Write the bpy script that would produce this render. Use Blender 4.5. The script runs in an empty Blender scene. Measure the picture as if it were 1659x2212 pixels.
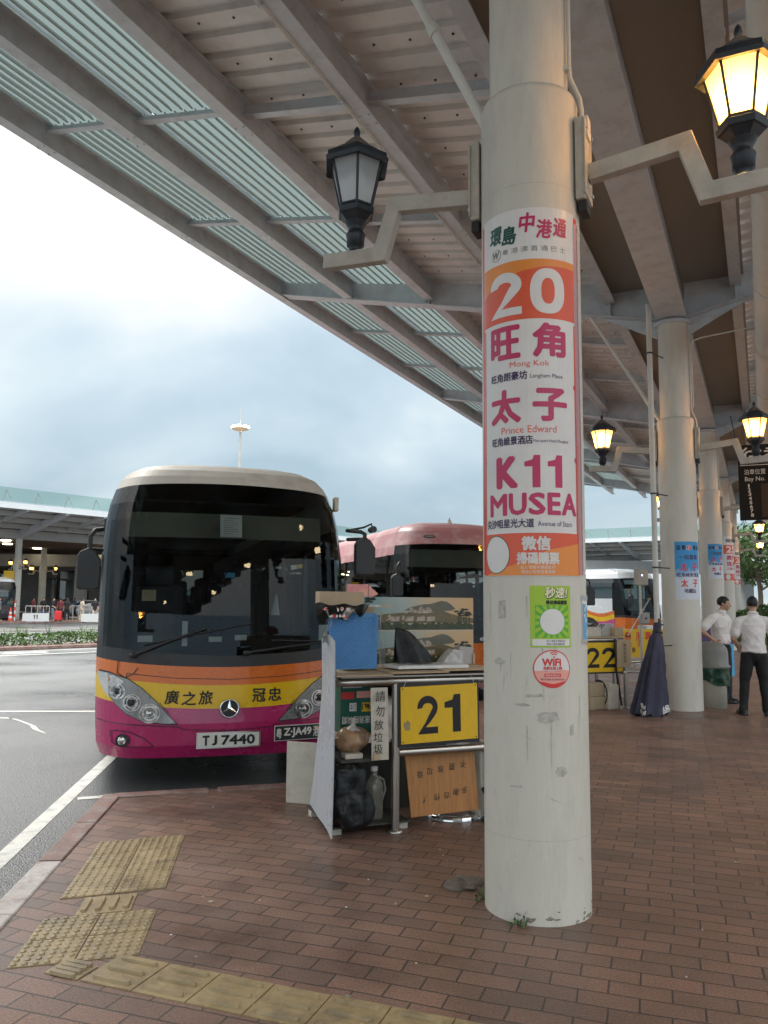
import bpy, bmesh, math, random
from mathutils import Vector, Matrix, noise as mnoise
R = math.radians
sc = bpy.context.scene
COL = sc.collection

# ------------------------------------------------------------------ camera
CAM_H = 1.65
cam = bpy.data.cameras.new('camera'); cam.sensor_fit = 'HORIZONTAL'; cam.sensor_width = 36.0
cam.lens = 1740 / 1659 * 36; cam.clip_start = .05; cam.clip_end = 3000
camo = bpy.data.objects.new('camera', cam); COL.objects.link(camo)
_p, _r = R(6.3), R(0.5)
camo.matrix_world = (Matrix.Translation((0, 0, CAM_H)) @ Matrix.Rotation(R(90) + _p, 4, 'X') @ Matrix.Rotation(_r, 4, 'Z'))
sc.camera = camo
# ------------------------------------------------------------------ world
SUN_EL, SUN_ROT = R(52), R(-35)
w = bpy.data.worlds.new('World'); sc.world = w; w.use_nodes = True
nt = w.node_tree; N = nt.nodes; L = nt.links
bg = N['Background']; bg.inputs['Strength'].default_value = .1
sky = N.new('ShaderNodeTexSky'); sky.sky_type = 'NISHITA'; sky.sun_disc = False
sky.sun_elevation = SUN_EL; sky.sun_rotation = SUN_ROT; sky.air_density = 1.4; sky.dust_density = 2.5
tc = N.new('ShaderNodeTexCoord')
sep = N.new('ShaderNodeSeparateXYZ'); L.new(tc.outputs['Generated'], sep.inputs[0])
def wmath(op, a, b=None, clamp=False):
    n = N.new('ShaderNodeMath'); n.operation = op; n.use_clamp = clamp
    for i, q in enumerate((a, b)):
        if q is None: continue
        if isinstance(q, (int, float)): n.inputs[i].default_value = q
        else: L.new(q, n.inputs[i])
    return n.outputs[0]
zz = wmath('ADD', wmath('MAXIMUM', sep.outputs[2], 0.0), .34)
cx = wmath('DIVIDE', sep.outputs[0], zz); cy = wmath('DIVIDE', sep.outputs[1], zz)
comb = N.new('ShaderNodeCombineXYZ'); L.new(cx, comb.inputs[0]); L.new(cy, comb.inputs[1])
comb.inputs[2].default_value = 3.7
n1 = N.new('ShaderNodeTexNoise'); n1.inputs['Scale'].default_value = .95; n1.inputs['Detail'].default_value = 5
n1.inputs['Roughness'].default_value = .48; n1.inputs['Distortion'].default_value = .35
L.new(comb.outputs[0], n1.inputs['Vector'])
ramp = N.new('ShaderNodeValToRGB'); e = ramp.color_ramp.elements
e[0].position = .43; e[0].color = (.35, .49, .60, 1)
e[1].position = .71; e[1].color = (1.0, 1.0, .985, 1)
m_ = ramp.color_ramp.elements.new(.57); m_.color = (.58, .71, .79, 1)
el = wmath('MULTIPLY', wmath('MAXIMUM', wmath('SUBTRACT', sep.outputs[2], .30), 0.0), 1.05)
lowb = wmath('MULTIPLY', wmath('MAXIMUM', wmath('SUBTRACT', .14, sep.outputs[2]), 0.0), .35)
L.new(wmath('ADD', wmath('ADD', n1.outputs['Fac'], el), lowb), ramp.inputs[0])
# brighter overhead than at the horizon, as an overcast sky is
up = wmath('MULTIPLY', wmath('SUBTRACT', sep.outputs[2], .42), 5.5, False)
up = wmath('ADD', wmath('MAXIMUM', up, 0.0), 1.0)
clm = N.new('ShaderNodeVectorMath'); clm.operation = 'SCALE'; L.new(ramp.outputs[0], clm.inputs[0])
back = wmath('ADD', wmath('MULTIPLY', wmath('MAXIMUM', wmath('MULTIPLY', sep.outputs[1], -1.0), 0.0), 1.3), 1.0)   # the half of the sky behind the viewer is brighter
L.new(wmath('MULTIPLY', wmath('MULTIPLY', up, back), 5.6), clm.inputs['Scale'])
mix = N.new('ShaderNodeMix'); mix.data_type = 'RGBA'; mix.inputs[0].default_value = .9
L.new(sky.outputs[0], mix.inputs[6]); L.new(clm.outputs[0], mix.inputs[7])
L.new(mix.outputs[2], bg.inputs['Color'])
# ------------------------------------------------------------------ sun
sl = bpy.data.lights.new('sun', 'SUN'); sl.energy = 1.5; sl.angle = R(25); sl.color = (1, .96, .9)
so = bpy.data.objects.new('sun', sl); COL.objects.link(so)
sd = Vector((math.sin(SUN_ROT) * math.cos(SUN_EL), math.cos(SUN_ROT) * math.cos(SUN_EL), math.sin(SUN_EL)))
so.rotation_euler = sd.to_track_quat('Z', 'Y').to_euler(); so.location = (0, 0, 40)
sc.view_settings.view_transform = 'Standard'; sc.view_settings.look = 'None'
sc.view_settings.exposure = 0.95; sc.view_settings.gamma = 1
sc.cycles.max_bounces = 10; sc.cycles.diffuse_bounces = 5; sc.cycles.glossy_bounces = 4
sc.cycles.transmission_bounces = 6; sc.cycles.transparent_max_bounces = 16
sc.cycles.use_denoising = True; sc.cycles.sample_clamp_indirect = 6

# ------------------------------------------------------------------ materials
def _nodes(name):
    m = bpy.data.materials.new(name); m.use_nodes = True
    return m, m.node_tree, m.node_tree.nodes, m.node_tree.links, m.node_tree.nodes['Principled BSDF']
def inp(b, n, v):
    if n in b.inputs: b.inputs[n].default_value = v
def mat(name, col, rough=.5, metal=0, var=.12, scale=6, bump=0, bscale=60, dirt=None, damt=.3, dscale=2.5,
        rvar=.1, coat=0, stretch=None, emit=0, ecol=None, spec=.5):
    m, nt, N, L, b = _nodes(name)
    tc = N.new('ShaderNodeTexCoord'); vec = tc.outputs['Object']
    if stretch:
        mp = N.new('ShaderNodeMapping'); mp.inputs['Scale'].default_value = stretch
        L.new(vec, mp.inputs[0]); vec = mp.outputs[0]
    n = N.new('ShaderNodeTexNoise'); n.inputs['Scale'].default_value = scale; n.inputs['Detail'].default_value = 7
    n.inputs['Roughness'].default_value = .65; L.new(vec, n.inputs['Vector'])
    mr = N.new('ShaderNodeMapRange'); mr.inputs[1].default_value = .3; mr.inputs[2].default_value = .7
    mr.inputs[3].default_value = 1 - var; mr.inputs[4].default_value = 1 + var
    L.new(n.outputs['Fac'], mr.inputs[0])
    hs = N.new('ShaderNodeHueSaturation'); hs.inputs['Color'].default_value = (*col, 1)
    L.new(mr.outputs[0], hs.inputs['Value']); out = hs.outputs[0]
    if dirt:
        n2 = N.new('ShaderNodeTexNoise'); n2.inputs['Scale'].default_value = dscale; n2.inputs['Detail'].default_value = 9
        n2.inputs['Roughness'].default_value = .72; L.new(vec, n2.inputs['Vector'])
        r2 = N.new('ShaderNodeMapRange'); r2.inputs[1].default_value = .48; r2.inputs[2].default_value = .72
        r2.inputs[3].default_value = 0; r2.inputs[4].default_value = damt; L.new(n2.outputs['Fac'], r2.inputs[0])
        mx = N.new('ShaderNodeMix'); mx.data_type = 'RGBA'; L.new(r2.outputs[0], mx.inputs[0])
        L.new(out, mx.inputs[6]); mx.inputs[7].default_value = (*dirt, 1); out = mx.outputs[2]
    L.new(out, b.inputs['Base Color'])
    rr = N.new('ShaderNodeMapRange'); rr.inputs[1].default_value = .3; rr.inputs[2].default_value = .7
    rr.inputs[3].default_value = max(.02, rough - rvar); rr.inputs[4].default_value = min(1, rough + rvar)
    L.new(n.outputs['Fac'], rr.inputs[0]); L.new(rr.outputs[0], b.inputs['Roughness'])
    inp(b, 'Metallic', metal); inp(b, 'Coat Weight', coat); inp(b, 'Specular IOR Level', spec)
    if emit:
        inp(b, 'Emission Strength', emit); inp(b, 'Emission Color', (*(ecol or col), 1))
    if bump:
        n3 = N.new('ShaderNodeTexNoise'); n3.inputs['Scale'].default_value = bscale; n3.inputs['Detail'].default_value = 5
        L.new(vec, n3.inputs['Vector'])
        bp = N.new('ShaderNodeBump'); bp.inputs['Strength'].default_value = bump; bp.inputs['Distance'].default_value = .01
        L.new(n3.outputs['Fac'], bp.inputs['Height']); L.new(bp.outputs[0], b.inputs['Normal'])
    return m
def glass(name, tint, refl=.08, rough=0.0, extra=0.0, col=(1, 1, 1), ior=1.5):
    """thin sheet of glass: tinted see-through plus a fresnel mirror; extra = share of dusty diffuse"""
    m, nt, N, L, b = _nodes(name); N.remove(b); out = N['Material Output']
    t = N.new('ShaderNodeBsdfTransparent'); t.inputs[0].default_value = (*tint, 1)
    g = N.new('ShaderNodeBsdfGlossy'); g.inputs['Roughness'].default_value = rough
    fr = N.new('ShaderNodeFresnel'); fr.inputs[0].default_value = ior
    ad = N.new('ShaderNodeMath'); ad.operation = 'ADD'; ad.use_clamp = True; L.new(fr.outputs[0], ad.inputs[0]); ad.inputs[1].default_value = refl
    mx = N.new('ShaderNodeMixShader'); L.new(ad.outputs[0], mx.inputs[0]); L.new(t.outputs[0], mx.inputs[1]); L.new(g.outputs[0], mx.inputs[2])
    last = mx.outputs[0]
    if extra:
        d = N.new('ShaderNodeBsdfDiffuse'); d.inputs[0].default_value = (*col, 1)
        m2 = N.new('ShaderNodeMixShader'); m2.inputs[0].default_value = extra
        L.new(last, m2.inputs[1]); L.new(d.outputs[0], m2.inputs[2]); last = m2.outputs[0]
    L.new(last, out.inputs[0]); return m
def translucent(name, col, tr=.5, see=0.0, emit=0, ecol=(1, .7, .3), rough=.4):
    m, nt, N, L, b = _nodes(name); N.remove(b); out = N['Material Output']
    d = N.new('ShaderNodeBsdfDiffuse'); d.inputs[0].default_value = (*col, 1)
    t = N.new('ShaderNodeBsdfTranslucent'); t.inputs[0].default_value = (*col, 1)
    mx = N.new('ShaderNodeMixShader'); mx.inputs[0].default_value = tr; L.new(d.outputs[0], mx.inputs[1]); L.new(t.outputs[0], mx.inputs[2])
    last = mx.outputs[0]
    g = N.new('ShaderNodeBsdfGlossy'); g.inputs['Roughness'].default_value = rough
    m3 = N.new('ShaderNodeMixShader'); m3.inputs[0].default_value = .06; L.new(last, m3.inputs[1]); L.new(g.outputs[0], m3.inputs[2]); last = m3.outputs[0]
    if see:
        s = N.new('ShaderNodeBsdfTransparent'); s.inputs[0].default_value = (*col, 1)
        m2 = N.new('ShaderNodeMixShader'); m2.inputs[0].default_value = see; L.new(last, m2.inputs[1]); L.new(s.outputs[0], m2.inputs[2]); last = m2.outputs[0]
    if emit:
        em = N.new('ShaderNodeEmission'); em.inputs[0].default_value = (*ecol, 1); em.inputs[1].default_value = emit
        a = N.new('ShaderNodeAddShader'); L.new(last, a.inputs[0]); L.new(em.outputs[0], a.inputs[1]); last = a.outputs[0]
    L.new(last, out.inputs[0]); return m
def emission(name, col, s):
    m, nt, N, L, b = _nodes(name); inp(b, 'Base Color', (*col, 1)); inp(b, 'Emission Color', (*col, 1)); inp(b, 'Emission Strength', s)
    return m

# ------------------------------------------------------------------ mesh helper
def rotz(a): return Matrix.Rotation(a, 3, 'Z')
class MB:
    def __init__(s): s.v = []; s.f = []; s.fm = []; s.fs = []; s.mats = []
    def mi(s, m):
        if m not in s.mats: s.mats.append(m)
        return s.mats.index(m)
    def add(s, vs, fs, m, smooth=False):
        o = len(s.v); k = s.mi(m); s.v += [tuple(q) for q in vs]
        for f in fs: s.f.append(tuple(i + o for i in f)); s.fm.append(k); s.fs.append(smooth)
    def box(s, c, d, m, rot=None):
        x, y, z = d[0] / 2, d[1] / 2, d[2] / 2
        vs = [Vector(q) for q in ((-x, -y, -z), (x, -y, -z), (x, y, -z), (-x, y, -z), (-x, -y, z), (x, -y, z), (x, y, z), (-x, y, z))]
        if rot is not None: vs = [rot @ q for q in vs]
        c = Vector(c)
        s.add([q + c for q in vs], [(0, 3, 2, 1), (4, 5, 6, 7), (0, 1, 5, 4), (1, 2, 6, 5), (2, 3, 7, 6), (3, 0, 4, 7)], m)
    def tube(s, pts, r, m, n=10, caps=True, smooth=True):
        pts = [Vector(p) for p in pts]; rs = r if isinstance(r, (list, tuple)) else [r] * len(pts)
        rings = []; t0 = None; X = None
        for i, p in enumerate(pts):
            t = (pts[min(i + 1, len(pts) - 1)] - pts[max(i - 1, 0)]).normalized()
            if X is None:
                a = Vector((0, 0, 1)) if abs(t.z) < .9 else Vector((1, 0, 0)); X = t.cross(a).normalized()
            else:
                X = (X - t * X.dot(t)).normalized()
            Y = t.cross(X)
            rings.append([p + (X * math.cos(2 * math.pi * k / n) + Y * math.sin(2 * math.pi * k / n)) * rs[i] for k in range(n)])
        vs = [q for rg in rings for q in rg]; fs = []
        for i in range(len(pts) - 1):
            for k in range(n):
                a, b = i * n + k, i * n + (k + 1) % n; fs.append((a, b, b + n, a + n))
        s.add(vs, fs, m, smooth)
        if caps:
            s.add(rings[0], [tuple(reversed(range(n)))], m); s.add(rings[-1], [tuple(range(n))], m)
    def cyl(s, p0, p1, r, m, n=16, r1=None, caps=True): s.tube([p0, p1], [r, r if r1 is None else r1], m, n, caps)
    def lathe(s, prof, m, c=(0, 0, 0), n=24, smooth=True, a0=0.0, full=True, caps=False):
        vs = []; fs = []; c = Vector(c); k = len(prof)
        for i in range(n):
            a = a0 + 2 * math.pi * i / n
            for r, z in prof: vs.append(c + Vector((r * math.cos(a), r * math.sin(a), z)))
        for i in range(n):
            j = (i + 1) % n
            for q in range(k - 1): fs.append((i * k + q, j * k + q, j * k + q + 1, i * k + q + 1))
        s.add(vs, fs, m, smooth)
        if caps:
            s.add([vs[i * k + k - 1] for i in range(n)], [tuple(range(n))], m)
            s.add([vs[i * k] for i in range(n)], [tuple(reversed(range(n)))], m)
    def prism(s, poly, O, X, Y, Zv, m):
        """polygon in the X,Y frame extruded along the vector Zv"""
        O, X, Y, Zv = map(Vector, (O, X, Y, Zv)); n = len(poly)
        a = [O + X * p[0] + Y * p[1] for p in poly]; b = [q + Zv for q in a]
        s.add(a + b, [tuple(reversed(range(n))), tuple(range(n, 2 * n))] + [(i, (i + 1) % n, n + (i + 1) % n, n + i) for i in range(n)], m)
    def grid(s, fn, nu, nv, m, smooth=True):
        vs = [fn(i / nu, j / nv) for j in range(nv + 1) for i in range(nu + 1)]
        fs = [(j * (nu + 1) + i, j * (nu + 1) + i + 1, (j + 1) * (nu + 1) + i + 1, (j + 1) * (nu + 1) + i) for j in range(nv) for i in range(nu)]
        s.add(vs, fs, m, smooth)
    def sphere(s, c, r, m, n=12, k=8, rot=None):
        if not isinstance(r, (list, tuple)): r = (r, r, r)
        c = Vector(c)
        def fn(a, b):
            th = 2 * math.pi * a; ph = math.pi * (b - .5)
            q = Vector((r[0] * math.cos(ph) * math.cos(th), r[1] * math.cos(ph) * math.sin(th), r[2] * math.sin(ph)))
            return c + (rot @ q if rot is not None else q)
        s.grid(fn, n, k, m)
    def flat(s, poly, mapf, m, depth=0.0, cut=None):
        """polygon in 2D, sliced every `cut` along x so that it can follow a curved surface"""
        s.shape([(x, y) for x, y in poly], [tuple(range(len(poly)))], mapf, m, depth, cut)
    def shape(s, pts, faces, mapf, m, depth=0.0, cut=None):
        if cut:
            bm = bmesh.new(); vs = [bm.verts.new((x, y, 0)) for x, y in pts]
            for f in faces:
                try: bm.faces.new([vs[i] for i in f])
                except ValueError: pass
            x0 = min(p[0] for p in pts); x1 = max(p[0] for p in pts)
            k = math.floor(x0 / cut) + 1
            while k * cut < x1 - 1e-5:
                bmesh.ops.bisect_plane(bm, geom=bm.verts[:] + bm.edges[:] + bm.faces[:], plane_co=(k * cut, 0, 0), plane_no=(1, 0, 0), dist=1e-6); k += 1
            bm.verts.index_update()
            pts = [(q.co.x, q.co.y) for q in bm.verts]; faces = [tuple(q.index for q in f.verts) for f in bm.faces]; bm.free()
        s.add([mapf(x, y, depth) for x, y in pts], faces, m)
    def text(s, t, cx, cy, wd, ht, mapf, m, depth=.0012, bold=0.0, cut=None, shear=0.0, rot=0.0):
        vs, fs = text_shape(t, shear)
        x0 = min(q[0] for q in vs); x1 = max(q[0] for q in vs); y0 = min(q[1] for q in vs); y1 = max(q[1] for q in vs)
        kx = wd / (x1 - x0) if wd else None; ky = ht / (y1 - y0) if ht else None
        kx = kx or ky; ky = ky or kx
        pts = [((x - (x0 + x1) / 2) * kx, (y - (y0 + y1) / 2) * ky) for x, y in vs]
        ca, sa = math.cos(rot), math.sin(rot)
        pts = [(cx + x * ca - y * sa, cy + x * sa + y * ca) for x, y in pts]
        offs = [(0, 0)]
        if bold: offs += [(bold * math.cos(a), bold * math.sin(a)) for a in [.3 + j * math.pi / 4 for j in range(8)]]
        for i, (ox, oy) in enumerate(offs):
            s.shape([(x + ox, y + oy) for x, y in pts], fs, mapf, m, depth + i * .00008, cut)
    def build(s, name, parent=None, loc=None, rz=0, bevel=0, sub=0, solid=0, rot=None, seg=2):
        me = bpy.data.meshes.new(name); me.from_pydata(s.v, [], s.f)
        for m in s.mats: me.materials.append(m)
        me.polygons.foreach_set('material_index', s.fm); me.polygons.foreach_set('use_smooth', s.fs); me.update()
        o = bpy.data.objects.new(name, me); COL.objects.link(o)
        if loc is not None: o.location = loc
        if rot is not None: o.rotation_euler = rot
        elif rz: o.rotation_euler = (0, 0, rz)
        if parent: o.parent = parent
        if solid:
            q = o.modifiers.new('solid', 'SOLIDIFY'); q.thickness = solid; q.offset = 0
        if bevel:
            q = o.modifiers.new('bevel', 'BEVEL'); q.width = bevel; q.segments = seg; q.limit_method = 'ANGLE'; q.angle_limit = R(40)
        if sub:
            q = o.modifiers.new('sub', 'SUBSURF'); q.levels = sub; q.render_levels = sub
        return o
def stroke_poly(pts, wd):
    """outline strips of a thick stroke: list of quads"""
    P = [Vector(p) for p in pts]; o = []
    for i, p in enumerate(P):
        d0 = (P[i] - P[i - 1]).normalized() if i else None; d1 = (P[i + 1] - P[i]).normalized() if i < len(P) - 1 else None
        n0 = Vector((-d0.y, d0.x)) if d0 else None; n1 = Vector((-d1.y, d1.x)) if d1 else None
        if n0 is None: n_ = n1
        elif n1 is None: n_ = n0
        else:
            b = (n0 + n1).normalized(); n_ = b / max(.5, b.dot(n0))
        o.append((p + n_ * wd / 2, p - n_ * wd / 2))
    return o
def digit(g, ch, cx, cy, wd, ht, mapf, m, depth=.0016, th=.24, cut=None):
    """heavy grotesque numeral in a box"""
    X = lambda x, y: (cx + (x - .5) * wd, cy + (y - .5) * ht)
    k = th
    if ch == '0':
        n = 40; a_ = []; b_ = []
        sp = lambda c_, e: math.copysign(abs(c_) ** e, c_)
        for i in range(n):
            a = 2 * math.pi * i / n
            a_.append(X(.5 + .5 * sp(math.cos(a), .85), .5 + .5 * sp(math.sin(a), .85))); b_.append(X(.5 + (.5 - k * 1.02) * sp(math.cos(a), .85), .5 + (.5 - k * .72) * sp(math.sin(a), .85)))
        g.shape(a_ + b_, [(i, (i + 1) % n, n + (i + 1) % n, n + i) for i in range(n)], mapf, m, depth, cut)
    elif ch == '1':
        g.shape([X(.52, 0), X(.92, 0), X(.92, 1), X(.60, 1), X(.52, .86), X(.12, .80), X(.12, .65), X(.52, .65)], [(0, 1, 2, 3, 4, 7), (4, 5, 6, 7)], mapf, m, depth, cut)
    elif ch == '2':
        o_ = []; i_ = []; n = 16
        for j in range(n + 1):
            a = math.radians(185 - (185 + 42) * j / n)
            o_.append((.5 + .5 * math.cos(a), .69 + .31 * math.sin(a))); i_.append((.5 + (.5 - k) * math.cos(a), .69 + (.31 - k * .78) * math.sin(a)))
        o_ += [(.62, .30), (.40, .175)]; i_ += [(.40, .31), (.02, .0)]
        # lower foot
        pts = [X(*q) for q in o_] + [X(*q) for q in i_]; m_ = len(o_)
        g.shape(pts, [(j, m_ + j, m_ + j + 1, j + 1) for j in range(m_ - 1)], mapf, m, depth, cut)
        g.shape([X(.02, 0), X(1, 0), X(1, .175), X(.40, .175)], [(0, 1, 2, 3)], mapf, m, depth, cut)
_tc = {}
def text_shape(t, shear=0.0):
    k = (t, shear)
    if k in _tc: return _tc[k]
    c = bpy.data.curves.new('lettering', 'FONT'); c.body = t; c.size = 1; c.resolution_u = 2; c.shear = shear
    o = bpy.data.objects.new('lettering', c); COL.objects.link(o)
    dg = bpy.context.evaluated_depsgraph_get(); ev = o.evaluated_get(dg); me = ev.to_mesh()
    r = ([(q.co.x, q.co.y) for q in me.vertices], [tuple(p.vertices) for p in me.polygons])
    ev.to_mesh_clear(); bpy.data.objects.remove(o); bpy.data.curves.remove(c)
    _tc[k] = r; return r
def plane(O, X, Y, Nn):
    O, X, Y, Nn = map(Vector, (O, X, Y, Nn))
    return lambda x, y, d=0.0: O + X * x + Y * y + Nn * d
FRONT = lambda O: plane(O, (1, 0, 0), (0, 0, 1), (0, -1, 0))     # a sheet facing local -y
def tag(o, label=None, cat=None, group=None, kind=None):
    if label: o['label'] = label
    if cat: o['category'] = cat
    if group: o['group'] = group
    if kind: o['kind'] = kind
    return o
def thing(name, label, cat, loc=(0, 0, 0), rz=0, group=None):
    o = bpy.data.objects.new(name, None); COL.objects.link(o); o.empty_display_size = .1
    o.location = loc; o.rotation_euler = (0, 0, rz)
    return tag(o, label, cat, group)
def structure(o): o['kind'] = 'structure'; return o
def dup(root, loc, rz, label, group=None):
    def cp(o, par):
        c = o.copy(); COL.objects.link(c)
        if par: c.parent = par
        for ch in list(o.children): cp(ch, c)
        return c
    r = cp(root, None); r.location = loc; r.rotation_euler = (0, 0, rz); r['label'] = label
    if group: r['group'] = group
    return r
rnd = random.Random(7)
def crumple(o, amp, sc_, seed=0):
    for q in o.data.vertices:
        n = mnoise.noise_vector(Vector(q.co) * sc_ + Vector((seed, seed * 2, 0))); q.co += n * amp

# common materials
M = {}
M['pole'] = mat('pale_painted_concrete', (.63, .62, .56), .55, var=.05, scale=3, dirt=(.36, .34, .28), damt=.30, dscale=1.4, bump=.15, bscale=90, rvar=.08)
M['steel_paint'] = mat('grey_painted_steel', (.53, .58, .62), .5, var=.10, scale=2.2, dirt=(.29, .285, .275), damt=.5, dscale=4.5, bump=.08, bscale=120)
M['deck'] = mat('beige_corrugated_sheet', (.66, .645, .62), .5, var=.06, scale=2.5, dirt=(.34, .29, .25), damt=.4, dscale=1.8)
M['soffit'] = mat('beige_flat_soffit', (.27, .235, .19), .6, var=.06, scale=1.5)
M['louvre'] = mat('white_louvre', (.40, .45, .45), .5, var=.05)
M['skyglass'] = translucent('green_tinted_skylight', (.12, .152, .147), .75, see=.0)
M['glass_edge'] = glass('green_edge_glass', (.66, .83, .79), .05, extra=.16, col=(.42, .56, .52))
M['stainless'] = mat('stainless_tube', (.46, .43, .39), .30, 1, var=.04, scale=5, rvar=.04)
M['black'] = mat('black_plastic', (.02, .02, .022), .45, var=.2)
M['blackgloss'] = mat('black_gloss', (.005, .006, .007), .10, var=.1, rvar=.03, spec=.3)
M['chrome'] = mat('chrome', (.75, .75, .76), .12, 1, var=.05)
M['white'] = mat('white_paint', (.78, .78, .76), .45, var=.05, scale=4, dirt=(.5, .48, .45), damt=.2)
M['card'] = mat('cardboard', (.50, .38, .25), .85, var=.12, scale=9, dirt=(.33, .24, .15), damt=.35, dscale=5)
M['ink'] = mat('black_ink', (.012, .012, .015), .6)
M['yellow'] = mat('yellow_sign', (.80, .50, .012), .42, var=.07, scale=5, dirt=(.52, .33, .03), damt=.35, dscale=6)
M['rubber'] = mat('tyre_rubber', (.025, .025, .026), .8, var=.2)
M['leaf'] = mat('leaf_green', (.075, .14, .03), .55, var=.5, scale=1.7)
M['leaf_dark'] = mat('leaf_dark_green', (.04, .085, .022), .55, var=.5, scale=1.5)
M['bark'] = mat('bark', (.10, .075, .055), .9, var=.3, bump=.6, bscale=25)
def P_(name, col, rough=.4, **k): return mat(name, col, rough, var=k.pop('var', .05), bump=.22, bscale=13, **k)
M['paper'] = P_('white_paper', (.74, .72, .70), .38, dirt=(.6, .57, .53), damt=.25)
M['magenta'] = P_('magenta_print', (.52, .022, .11)); M['orange'] = P_('orange_print', (.80, .27, .05)); M['redorange'] = P_('red_orange_print', (.74, .105, .045))
M['darkink'] = P_('dark_violet_ink', (.05, .02, .09)); M['greenink'] = P_('dark_green_ink', (.01, .08, .06)); M['greyink'] = P_('grey_ink', (.2, .22, .18))
M['red'] = P_('red_print', (.66, .04, .035)); M['skyblue'] = P_('blue_print', (.07, .36, .62))

M['pillar'] = mat('weathered_pillar_paint', (.62, .595, .52), .5, var=.07, scale=3, dirt=(.34, .31, .25), damt=.42, dscale=3.2, bump=.18, bscale=70, rvar=.1, stretch=(1, 1, .22))
M['grime'] = mat('pillar_grime', (.20, .18, .14), .8, var=.4, scale=25, dirt=(.5, .48, .42), damt=.95, dscale=16)
# ------------------------------------------------------------------ layout frame
C1 = Vector((.86, 4.61, 0)); U = Vector((.424, .906, 0)).normalized(); V = Vector((-U.y, U.x, 0)); BAY = 9.17
ROWZ = -math.atan2(U.x, U.y)          # local x = away from the buses, local y = along the pillar row
def ST(s, t, z=0): q = C1 + V * s + U * t; return Vector((q.x, q.y, z))
# ================================================================== GROUND
def asphalt():
    m, nt, N, L, b = _nodes('wet_asphalt')
    tc = N.new('ShaderNodeTexCoord'); v = tc.outputs['Object']
    a = N.new('ShaderNodeTexNoise'); a.inputs['Scale'].default_value = .35; a.inputs['Detail'].default_value = 6; L.new(v, a.inputs['Vector'])
    g = N.new('ShaderNodeTexNoise'); g.inputs['Scale'].default_value = 55; g.inputs['Detail'].default_value = 3; L.new(v, g.inputs['Vector'])
    vo = N.new('ShaderNodeTexVoronoi'); vo.inputs['Scale'].default_value = 75; L.new(v, vo.inputs['Vector'])
    r = N.new('ShaderNodeValToRGB'); r.color_ramp.elements[0].position = .3; r.color_ramp.elements[0].color = (.044, .048, .050, 1)
    r.color_ramp.elements[1].position = .75; r.color_ramp.elements[1].color = (.14, .145, .147, 1); L.new(g.outputs['Fac'], r.inputs[0])
    r2 = N.new('ShaderNodeMapRange'); r2.inputs[1].default_value = .35; r2.inputs[2].default_value = .65; r2.inputs[3].default_value = .75; r2.inputs[4].default_value = 1.2
    L.new(a.outputs['Fac'], r2.inputs[0])
    h = N.new('ShaderNodeHueSaturation'); L.new(r.outputs[0], h.inputs['Color']); L.new(r2.outputs[0], h.inputs['Value']); L.new(h.outputs[0], b.inputs['Base Color'])
    r3 = N.new('ShaderNodeMapRange'); r3.inputs[1].default_value = .35; r3.inputs[2].default_value = .65; r3.inputs[3].default_value = .22; r3.inputs[4].default_value = .5
    L.new(a.outputs['Fac'], r3.inputs[0]); L.new(r3.outputs[0], b.inputs['Roughness'])
    bp = N.new('ShaderNodeBump'); bp.inputs['Strength'].default_value = .55; bp.inputs['Distance'].default_value = .008
    L.new(vo.outputs['Distance'], bp.inputs['Height']); L.new(bp.outputs[0], b.inputs['Normal'])
    return m
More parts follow.
